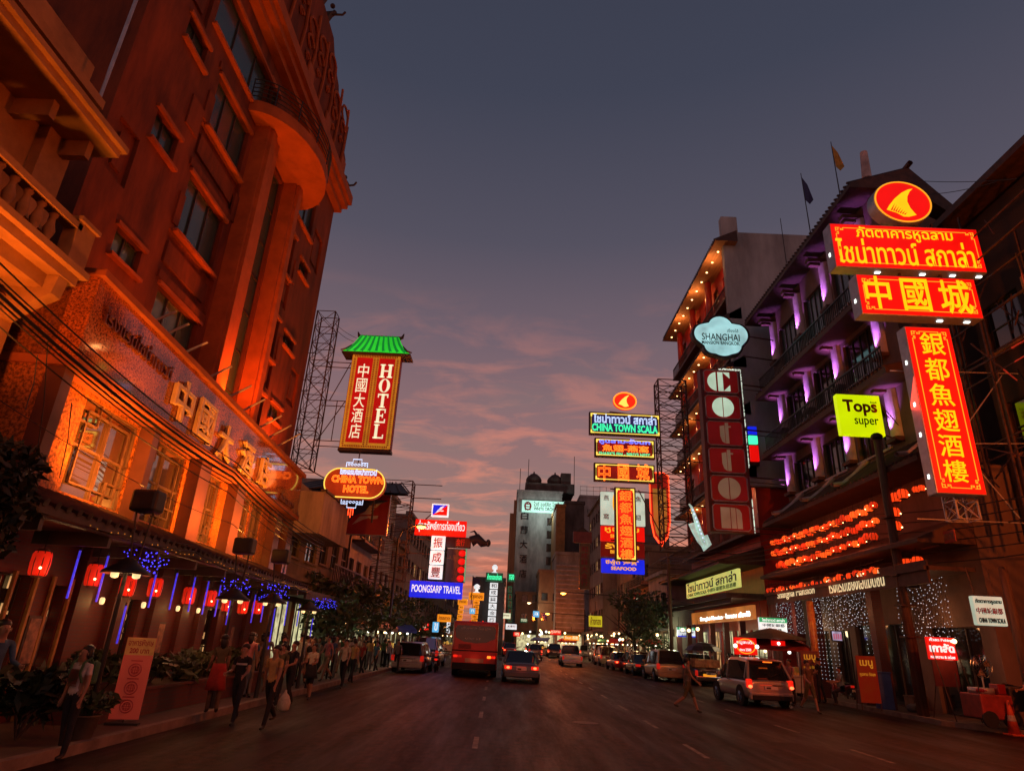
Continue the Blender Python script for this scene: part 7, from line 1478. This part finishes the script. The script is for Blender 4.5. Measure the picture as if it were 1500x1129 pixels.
# crowds
cars2 = [('small dark hatchback squeezed behind the dark saloon', 'suv', 4.0, 1.75, 1.6, 'maroon', 932, 986), ('pale van parked beyond the beige suv', 'suv', 4.7, 1.85, 2.0, 'white', 878, 970)]
for lab, k, L, W, H, m_, x, y in cars2:
    g = P(x, y); car('parked_car', lab, 'car', (g.x+.2, g.y+L/2, 0), k, L, W, H, m_, rad(2), 'cars parked along the right kerb', True, False)
for k in range(12):
    car('distant_car', 'far car with glowing red tail lamps in the queue down the street', 'car', ((-4.2, -1.2, 2.2, 5.2)[k % 4]+rnd.uniform(-.4, .4)+1.2, 84+k*4.5, 0), ('suv', 'sedan')[k % 2], 4.4, 1.8, 1.6, ('dark', 'red', 'grey')[k % 3], 0, 'far cars in the queue', True, False)
base = [person('x', (0, 0, 0), 0, 1.66, 'black', 'navy', (14, -14), (4, 22), (14, -14), (18, 25)), person('x', (0, 0, 0), 0, 1.6, 'red', 'grey', (5, -6), (3, 6), (8, 5), (60, 20), hair='long', female=True), person('x', (0, 0, 0), 0, 1.7, 'white', 'khaki', (20, -18), (6, 28), (-16, 20), (20, 30), shorts=True), person('x', (0, 0, 0), 0, 1.58, 'grey', 'black', (2, -3), (2, 2), (30, 28), (70, 65), hair='bob', female=True)]
tops = list(CL.values())
def crowd(spots, label, group):
    for i, (x, y, z, r) in enumerate(spots):
        o = tree_copy(base[i % 4]); o.location = (x, y, z); o.rotation_euler.z = r; o['label'] = label; o['group'] = group; o['category'] = 'person'
        setmat(o, tops[(i*5+3) % len(tops)], 0); o.scale = [rnd.uniform(.94, 1.04)]*3
R = random.Random(21)
L1 = [(-7.1-R.random()*1.4+(1.1 if k % 4 == 0 else 0), 19+k*.62+R.random()*.5, .15 if k % 4 else 0, R.choice((0, PI))+R.uniform(-.6, .6)) for k in range(44)]
crowd(L1, 'pedestrian in the dark crowd walking along the left pavement past the hotel', 'crowd on the left pavement')
L2 = [(9.6+R.random()*2.9, 50+k*1.1, 0, R.uniform(0, 6.2)) for k in range(34)]
crowd(L2, 'pedestrian in the crowd around the food stalls down the right side', 'crowd around the right food stalls')
L3 = [(12.9+R.random()*1.2, 38+k*1.25, .15, R.uniform(0, 6.2)) for k in range(9)]
crowd(L3, 'passer-by under the lit shop canopy behind the parked cars', 'people behind the parked cars')
for o in base:
    for c in list(o.children): bpy.data.objects.remove(c)
    bpy.data.objects.remove(o)
# ------------------------------------------------------------------ food stalls and small street things
def stall(loc, label, mt, rz=0., lights=3, col=(1, .72, .4), pw=20, w=2.2):
    o = empty('food_stall', loc, label, 'food stall', None, rz); w2 = w/2
    b = MB(); b.bbox((-w2, -.4, .15), (w2, .4, .85), .02); b.box((-w2-.05, -.45, .85), (w2+.05, .45, .9)); b.build('counter', M['alu'], o)
    b = MB(); [b.cyl((x, y, .9), (x, y, 2.25), .025) for x in (-w2, w2) for y in (-.4, .4)]; b.build('post', M['alu'], o)
    b = MB(); b.add([(-w2-.3, -.9, 2.15), (w2+.3, -.9, 2.15), (w2+.2, .6, 2.5), (-w2-.2, .6, 2.5), (-w2-.3, -.9, 1.95), (w2+.3, -.9, 1.95)], [(0, 3, 2, 1), (0, 1, 5, 4)]); b.build('awning', mt, o)
    b = MB()
    for k in range(14): x = rnd.uniform(-w2+.1, w2-.2); b.bbox((x, rnd.uniform(-.3, .1), .9), (x+rnd.uniform(.1, .25), rnd.uniform(.12, .3), .9+rnd.uniform(.08, .4)), .01)
    b.build('goods', mat('stall_goods', (.5, .25, .08), .6, .5, 6, col2=(.15, .3, .06)) if 'stall_goods' not in bpy.data.materials else bpy.data.materials['stall_goods'], o)
    for k in range(lights):
        x = -w2+w*(k+.5)/lights; b = MB(); b.smooth = True; b.ell((x, -.35, 1.9), .075, 8, 6); b.build('bulb', M['bulb'] if k % 2 == 0 else M['whitebulb'], o); b = MB(); b.cyl((x, -.35, 1.97), (x, -.35, 2.3), .006, n=4); b.build('cord', M['cable'], o)
    lamp('POINT', (0, -.45, 1.75), pw, col, o, .2)
    b = MB(); [b.cyl((x, y, 0), (x, y, .15), .07, n=10) for x in (-w2+.2, w2-.2) for y in (-.3, .3)]; b.build('wheel', M['rubber'], o); return o
AW = [mat('awning_red', (.4, .04, .03), .8, .3, 3), mat('awning_cream', (.45, .4, .3), .8, .3, 3), mat('awning_green', (.06, .2, .1), .8, .3, 3), mat('awning_blue', (.06, .1, .3), .8, .3, 3)]
for k, (x, y, m_, lab) in enumerate(((13.6, 62, 0, 'food stall with a red awning just beyond the right street tree'), (13.2, 69, 1, 'food stall with a cream awning after the red awning stall'), (12.6, 77, 0, 'third food stall along the right side'), (12.4, 84, 2, 'food stall with a green awning under the vertical shop sign'), (11.8, 92, 1, 'food stall lit by white bulbs under the louvred block'), (8.6, 98, 0, 'food stall at the far end of the right traffic'), (5.0, 104, 3, 'farthest food stall in the middle of the street end'), (-8.2, 50, 3, 'food stall under the street trees on the left'), (-8.3, 42, 1, 'fruit stall on the left pavement behind the crowd'), (-8.0, 70, 0, 'food stall far down the left pavement'), (-7.6, 88, 1, 'last stall on the left side'))):
    stall((x, y, .15 if abs(x) > 11 or x < 0 else 0), lab, AW[m_], rad(-20 if x > 0 else 20), 4, pw=45)
# red lit round stall board and its cart
st = stall((13.0, 33.6, .15), 'noodle stall with a red awning beside the restaurant entrance', AW[0], rad(-10), 2, (1, .35, .2), 14)
rs = Sign('stall_light_board', 'red lit board with a white ring on the noodle stall', (1075, 933), (1108, 934), (1075, 958), 32.4, .12); rs.case(M['sign_red']); rs.txt('หมูสะเต๊ะ', (1079, 937, 1104, 944), M['sign_white'], bold=.02); rs.txt('since 2500', (1083, 949, 1100, 953), M['sign_white'], 'small_lettering')
b = MB(); b.tube([(rs.w*.4*math.cos(t*.3), rs.f-.03, rs.h/2+rs.h*.42*math.sin(t*.3)) for t in range(21)], .022, 4, True); b.build('ring', M['sign_gold'], rs.o); b = MB(); [b.ell((s*rs.w*.48, rs.f-.05, rs.h*.5), .09) for s in (-1, 1)]; b.build('bulb', M['whitebulb'], rs.o); b = MB(); b.cyl((0, 0, -1.2), (0, 0, 0), .03); b.build('post', M['steel'], rs.o)
rs = Sign('stall_light_board', 'small red lit board right of the ringed stall board', (1130, 938), (1150, 938), (1130, 946), 32.8, .1); rs.case(M['sign_red']); b = MB(); b.ell((0, rs.f-.03, rs.h*.5), .07); b.build('bulb', M['whitebulb'], rs.o); b = MB(); b.cyl((0, 0, -.6), (0, 0, 0), .02); b.build('post', M['steel'], rs.o)
o = empty('parasol', (12.6, 33.0, .15), 'wide dark parasol over the noodle stall', 'parasol'); b = MB(); b.lathe([(1.7, 2.45), (1.2, 2.65), (.5, 2.85), (.02, 2.95)], n=10); b.build('canopy', M['leaf2'], o); b = MB(); b.cyl((0, 0, 0), (0, 0, 2.95), .03); b.build('pole', M['alu'], o)
# red gold painted pillar, screen, banner stands
o = empty('painted_pillar', (14.3, 32.2, .15), 'pillar with a gold and red dragon painting at the restaurant entrance', 'pillar'); b = MB(); b.smooth = True; b.cyl((0, 0, 0), (0, 0, 4.2), .17, n=14); b.build('shaft', mat('gold_red_painting', (.45, .22, .03), .4, .5, 5, col2=(.35, .02, .015)), o)
s = Sign('video_screen', 'tilted flat screen showing people, hung by the LED curtain', (1217, 923), (1233, 923), (1219, 939), 29.5, .08); s.case(M['black']); s.panel(emi('screen_picture', (.45, .42, .62), .9, .6, (.1, .1, .1), 4), .04, 'picture'); b = MB()
for k in range(4): b.box((-s.w*.35+k*s.w*.2, s.f-.018, .08), (-s.w*.35+k*s.w*.2+.07, s.f-.013, s.h*.7))
b.build('figures', emi('screen_figures', (.6, .15, .25), .7, .5), s.o); b = MB(); b.cyl((0, 0, s.h), (0, 0, s.h+1.0), .02); b.build('hanger', M['steel'], s.o)
for lab, x, y, h, mt in (('tall red and gold menu stand in front of the LED curtain', 1275, 1008, 1.9, mat('red_gold_banner', (.26, .02, .012), .5, .5, 2, col2=(.30, .09, .015))), ('narrow pale red banner stand beside the patterned shorts', 1197, 1008, 2.0, mat('faded_banner', (.26, .07, .05), .6, .4, 2))):
    X, Y = (13.9, 27.0) if x > 1250 else (13.0, 29.9)
    o = empty('menu_stand', (X, Y, .15), lab, 'sign'); b = MB(); b.box((-.38, -.015, .25), (.38, .015, h)); b.build('board', mt, o); b = MB(); b.text('เมนู', -.25, h-.45, .25, h-.15, -.018, .004, .02); b.text('หูฉลาม รังนก', -.3, h-.75, .3, h-.58, -.018, .004, .01); b.build('lettering', M['hotelgold'], o); b = MB(); [b.bar((x_, .02, 0), (x_, .02, h), .03) for x_ in (-.36, .36)]; b.bar((-.36, .45, 0), (-.36, .03, h*.8), .03); b.build('leg', M['steel'], o)
# red lit board on a tripod by the kerb
bs = Sign('easel_sign', 'red lit board with white Thai lettering on thin legs by the kerb', (1356, 932), (1398, 934), (1361, 965), 24.3, .1); bs.case(M['sign_red']); bs.txt('เกาลัด', (1361, 942, 1397, 955), M['sign_white'], bold=.04); bs.txt('คั่วสด Peking', (1361, 934, 1394, 940), M['sign_white'], 'small_lettering', bold=.01); bs.txt('หอมหวาน & อร่อย', (1363, 959, 1398, 964), M['sign_white'], 'small_lettering', bold=.01)
b = MB(); b.box((-bs.w*.42, -.02, -.85), (bs.w*.42, .02, -.01)); b.build('lower_board', mat('dark_red_cloth', (.16, .015, .012), .8, .3, 2), bs.o); b = MB(); zz = -bs.o.location.z+.15
for p_, q_ in (((-.4*bs.w, 0, bs.h), (-.3*bs.w, -.6, zz)), ((.45*bs.w, 0, bs.h), (.6*bs.w, -.5, zz)), ((0, .05, bs.h), (-.2, .8, zz))): b.bar(p_, q_, .03)
b.build('leg', M['steel'], bs.o); b = MB(); b.ell((bs.w*.42, bs.f-.08, bs.h*.85), .08); b.build('bulb', M['bulb'], bs.o); lamp('POINT', (0, -.7, .2), 16, (1, .28, .08), bs.o, .25)
# food cart with fan, cone, bins
o = empty('food_cart', (15.3, 22.6, .15), 'red food cart with a steaming drum at the right edge', 'food cart'); b = MB(); b.bbox((-.5, -.5, .25), (.5, .5, .95), .04); b.build('body', mat('red_cart_paint', (.30, .03, .02), .5, .4, 3), o)
b = MB(); b.smooth = True; b.cyl((-.1, 0, .95), (-.1, 0, 1.12), .36, n=18); b.build('pan', M['alu'], o); b = MB(); [b.cyl((x, -.52, .25), (x, -.44, .25), .24, n=16) for x in (-.3, .35)]; b.build('wheel', M['rubber'], o); b = MB(); b.bar((-.5, -.5, .95), (-.5, -.5, 1.5), .03); b.bar((-.5, .5, .95), (-.5, .5, 1.5), .03); b.bbox((.55, -.35, .5), (1.5, .35, 1.2), .05); b.tube([(.5, .3, 1.0), (.9, .35, 1.25), (1.4, .3, 1.15)], .04); b.build('motor_box', M['frame'], o); b = MB(); [b.ell((-.4+.08*k, -.3, 1.05), .06) for k in range(4)]; b.bbox((.25, -.3, .96), (.5, .1, 1.25), .02); b.build('goods', PT['red'], o)
o = empty('standing_fan', (16.0, 23.6, .15), 'round standing fan behind the red food cart', 'fan'); b = MB(); b.cyl((0, 0, 0), (0, 0, 1.6), .025); b.cyl((0, 0, 0), (0, 0, .04), .22, n=14); b.build('stand', M['alu'], o); b = MB(); [b.tube([(r_*math.cos(t*.2618), -.1+.02*(r_ > .3), 1.75+r_*math.sin(t*.2618)) for t in range(24)], .008, 4, True) for r_ in (.12, .2, .28, .36)]; [b.bar((0, -.1, 1.75), (.36*math.cos(t*.5236), -.08, 1.75+.36*math.sin(t*.5236)), .01) for t in range(12)]; b.build('cage', M['chrome'], o); b = MB(); [b.add([(.05*math.cos(t), -.05, 1.75+.05*math.sin(t)), (.33*math.cos(t-.3), -.03, 1.75+.33*math.sin(t-.3)), (.33*math.cos(t+.5), -.07, 1.75+.33*math.sin(t+.5))], [(0, 1, 2)]) for t in (.3, 2.4, 4.5)]; b.build('blade', PT['beige'], o); b = MB(); b.cyl((0, -.13, 1.75), (0, -.1, 1.75), .07); b.build('hub', M['black'], o)
g = P(1487, 1077); o = empty('traffic_cone', (g.x, g.y, 0), 'orange traffic cone with a pale band at the lower right', 'traffic cone'); b = MB(); b.bbox((-.22, -.22, 0), (.22, .22, .05), .015); b.smooth = True; b.cyl((0, 0, .05), (0, 0, .98), .17, .03, 16); b.build('cone_body', mat('cone_orange', (.55, .07, .02), .6, .3, 5), o); b = MB(); b.smooth = True; b.cyl((0, 0, .4), (0, 0, .56), .121, .096, 16, False); b.build('band', M['bandw'], o)
for lab, X, Y, w_, h_, m_ in (('blue painted bin beside the thick wooden pole', 14.9, 27.9, .25, 1.3, AW[3]), ('low wooden crate at the foot of the pole', 16.6, 28.6, .35, .45, M['wood']), ('plant box by the restaurant wall', 15.6, 30.2, .45, .5, M['redwall'])):
    o = empty('street_box', (X, Y, .15), lab, 'box'); b = MB(); b.bbox((-w_, -w_, 0), (w_, w_, h_), .03); b.build('body', m_, o); b = MB(); b.bbox((-w_-.02, -w_-.02, h_), (w_+.02, w_+.02, h_+.05), .01); b.build('lid', m_, o)
p = P(1322, 1040); b = MB(); b.smooth = True; [b.ell((rnd.uniform(-.3, .3), rnd.uniform(-.2, .2), .14), (.2, .18, .16), 9, 6) for k in range(4)]; o = b.build('rubbish_bags', CL['grey'], None, (15.6, 27.2, .15)); tag(o, 'heap of small rubbish bags at the foot of the wooden pole', 'bags')
# yellow crossing sign, right street trees
s = empty('crossing_sign', atZ(949, 962, 0).to_tuple()[:2]+(.15,), 'yellow diamond pedestrian sign beside the right street tree', 'traffic sign'); gy = s.location.y; p = atY(949, 938, gy); b = MB(); d = .62; z = p.z-.15; s.location.x = p.x; b.prism([(-d, z), (0, z-d), (d, z), (0, z+d)], -.02, .02); b.build('plate', emi('glowing_yellow', (.75, .48, .02), .55, .2), s); b = MB(); b.cyl((0, .04, 0), (0, .04, z+d), .04); b.build('pole', M['alu'], s); b = MB(); b.ell((0, -.03, z+.22), (.07, .02, .07)); b.bar((0, -.03, z+.14), (-.04, -.03, z-.1), .08); b.bar((-.04, -.03, z-.1), (.1, -.03, z-.34), .06); b.bar((-.04, -.03, z-.1), (-.14, -.03, z-.34), .06); b.build('walking_figure', M['blktxt'], s)  # plate emits by itself, standing in for the light it reflects
p = atY(922, 918, 58); street_tree((p.x+.4, 58, .15), p.z+1.0, (3.4, 3.4, 2.3), 2600, .22, 'large dark street tree on the right among the parked cars', 77, 'leaf', .2, None, 16)
p = atY(985, 880, 47); o, h = pole((1013, 985), (1018, 830), .14, 'wooden pole in front of the yellow green fascia sign') if False else (None, 0)
PX = atY(983, 920, 50).x
o = empty('utility_pole', (PX, 50, .15), 'wooden pole standing between the parked cars and the yellow green sign', 'pole'); b = MB(); b.smooth = True; b.cyl((0, 0, 0), (0, 0, 8.5), .15, .11, 10); b.build('post', M['wood'], o); b = MB(); b.bar((-.9, 0, 7.6), (.9, 0, 7.6), .1); b.bar((-.7, 0, 6.9), (.7, 0, 6.9), .1); b.build('crossarm', M['wood'], o); b = MB(); b.cyl((.16, 0, 2.6), (.16, 0, 3.1), .1); b.build('meter_box', M['frame'], o)
for k in range(7): cable([(PX+(-.6+.2*k), 50, 8.3-.2*(k % 3)), (15.2, 27.0, 8.0-.25*k)], .018, 'slack black cable running between the two wooden poles on the right', 'cables between the right poles', .5)
for k in range(6): cable([(15.25, 27.0, 7.6-.4*k), (17.2, 14, 7.2-.3*k)], .02, 'black cable from the thick pole towards the right edge', 'cables at the right edge', .4)
for k in range(5): cable([(PX-.6+.25*k, 50, 8.2), (11.8, 100, 8.6-.2*k)], .02, 'cable running down the right side of the street', 'cables along the right street', .6)
cable([atY(905, 640, 44), atY(640, 560, 44)], .012, 'thin wire crossing high above the street', 'wires across the street', .3) if False else None
lamp('POINT', (13.4, 48, 3.1), 60, (1, .8, .5), None, .3, name='shop_light'); lamp('POINT', (13.6, 57, 3.0), 60, (.85, 1, .6), None, .3, name='shop_light'); lamp('POINT', (13.6, 42, 3.2), 40, (1, .75, .4), None, .3, name='shop_light')
for x, y in ((1000, 922), (1009, 923), (986, 925), (1022, 921)):
    p = atX(x, y, 13.9); o = empty('pendant_lamp', p-Vector((0, 0, .1)), 'bright round pendant lamp in the open shop by the green and white light box', 'lamp', 'pendant lamps of the open shop'); b = MB(); b.smooth = True; b.ell((0, 0, .1), .13, 10, 6); b.build('globe', M['bulb'], o); b = MB(); b.cyl((0, 0, .2), (0, 0, .7), .01); b.build('cord', M['cable'], o)

# unseen sodium lamps added behind and beside the camera to light road and fascia
for lab, X, Y, arm, pw in (('sodium street lamp behind the photographer on the left kerb', -6.9, 1.5, 2.2, 260), ('sodium street lamp just outside the view on the right kerb', 16.6, 12.0, -2.0, 3400)):
    o = empty('street_lamp', (X, Y, .15), lab, 'street lamp'); b = MB(); b.cyl((0, 0, 0), (0, 0, 8.6), .09, .07, 8); b.tube([(0, 0, 8.6), (arm*.1, 0, 9.1), (arm*.5, 0, 9.4), (arm*.85, 0, 9.45)], .05, 6); b.build('pole', M['black'], o)
    b = MB(); b.smooth = True; b.ell((arm, 0, 9.42), (.42, .17, .1)); b.build('lamp_head', M['alu'], o); b = MB(); b.smooth = True; b.ell((arm, 0, 9.33), (.3, .16, .1)); b.build('bulb', M['sodium'], o)
    lamp('POINT', (arm, 0, 9.0), pw, ORG, o, .2, name='street_lamp_light')

def shop_lamp(x, y, z, warm, r, grp):
    o = empty('shop_lamp', (x, y, z), 'small bare lamp glowing over the stalls and shopfronts '+grp, 'lamp', 'bare lamps '+grp)
    b = MB(); b.smooth = True; b.ell((0, 0, 0), r, 8, 5); b.build('bulb', M['bulb'] if warm else M['whitebulb'], o); b = MB(); b.cyl((0, 0, r), (0, 0, r+.35), .012, n=4); b.build('cord', M['cable'], o)
R = random.Random(5)
for k in range(34): shop_lamp(10.4+R.random()*2.8, 56+k*1.7, 2.3+R.random()*.8, R.random() < .8, R.uniform(.06, .12), 'down the right side of the street')
for k in range(16): shop_lamp(2+R.random()*9, 92+k*1.6, 2.2+R.random()*1.3, R.random() < .7, R.uniform(.1, .17), 'at the far end of the street')
for k in range(16): shop_lamp(-8.9+R.random()*1.0, 33+k*2.6, 2.3+R.random()*.5, R.random() < .4, R.uniform(.05, .09), 'along the left pavement')
for k in range(4): lamp('POINT', (11, 60+k*12, 2.6), 90, (1, .6, .25), None, .3, name='shop_light')
for k in range(3): lamp('POINT', (-8.3, 34+k*11, 2.5), 22, (.9, 1, .65), None, .3, name='shop_light')
b = MB(); b.cyl((0, 0, .002), (0, 0, .006), .36, n=24); tag(b.build('manhole_cover', M['steel'], None, (2.2, 19.5, 0)), 'round iron manhole cover in the middle lane', 'manhole cover')
b = MB()
for x0, y0, x1, y1 in ((-4.3, 9, -3.95, 44), (2.9, 16, 3.15, 60), (6.4, 13, 7.0, 17.5)): b.quad((x0, y0, .004), (x1, y0, .004), (x1+.1, y1, .004), (x0-.05, y1, .004))
tag(b.build('road_patches', mat('asphalt_patch', (.03, .015, .009), .65, .5, 1, bump=.5, bscale=60, spec=.2)), kind='structure')

for lab, tl, tr, bl, Y, m_, t in (('tiny green lit sign over the far traffic', (762, 905), (773, 906), (762, 911), 98, 'gsign', 'ทอง'), ('small red lit sign above the far stalls on the right', (806, 922), (822, 923), (806, 929), 88, 'sign_red', 'หูฉลาม'), ('small warm lit sign over the far right shopfront', (826, 930), (848, 931), (826, 937), 86, 'amber', 'รังนก 燕窩'), ('narrow white vertical sign on the far left', (655, 905), (660, 905), (655, 927), 66, 'sign_white', '金'), ('pinkish lit board near the end of the street', (752, 925), (762, 926), (752, 931), 100, 'sign_red', '酒'), ('small red lit board over the left stalls', (616, 912), (628, 913), (616, 922), 54, 'sign_red', '茶'), ('amber lit board low on the far left', (647, 917), (656, 918), (647, 925), 72, 'amber', '行'), ('dim red vertical board on the right brown shophouse', (930, 868), (938, 868), (930, 892), 66, 'dimred', '大')):
    s = Sign('street_sign', lab, tl, tr, bl, Y, .25); s.case(M[m_]); s.txt(t, (tl[0]+1.5, tl[1]+1, tr[0]-1.5, bl[1]-1), M['sign_cream'] if m_ != 'sign_white' else M['redtxt'], bold=.01)
    b = MB(); b.bar((0, .1, s.h), (0, .1, s.h+1.0), .06); b.build('bracket', M['steel'], s.o)
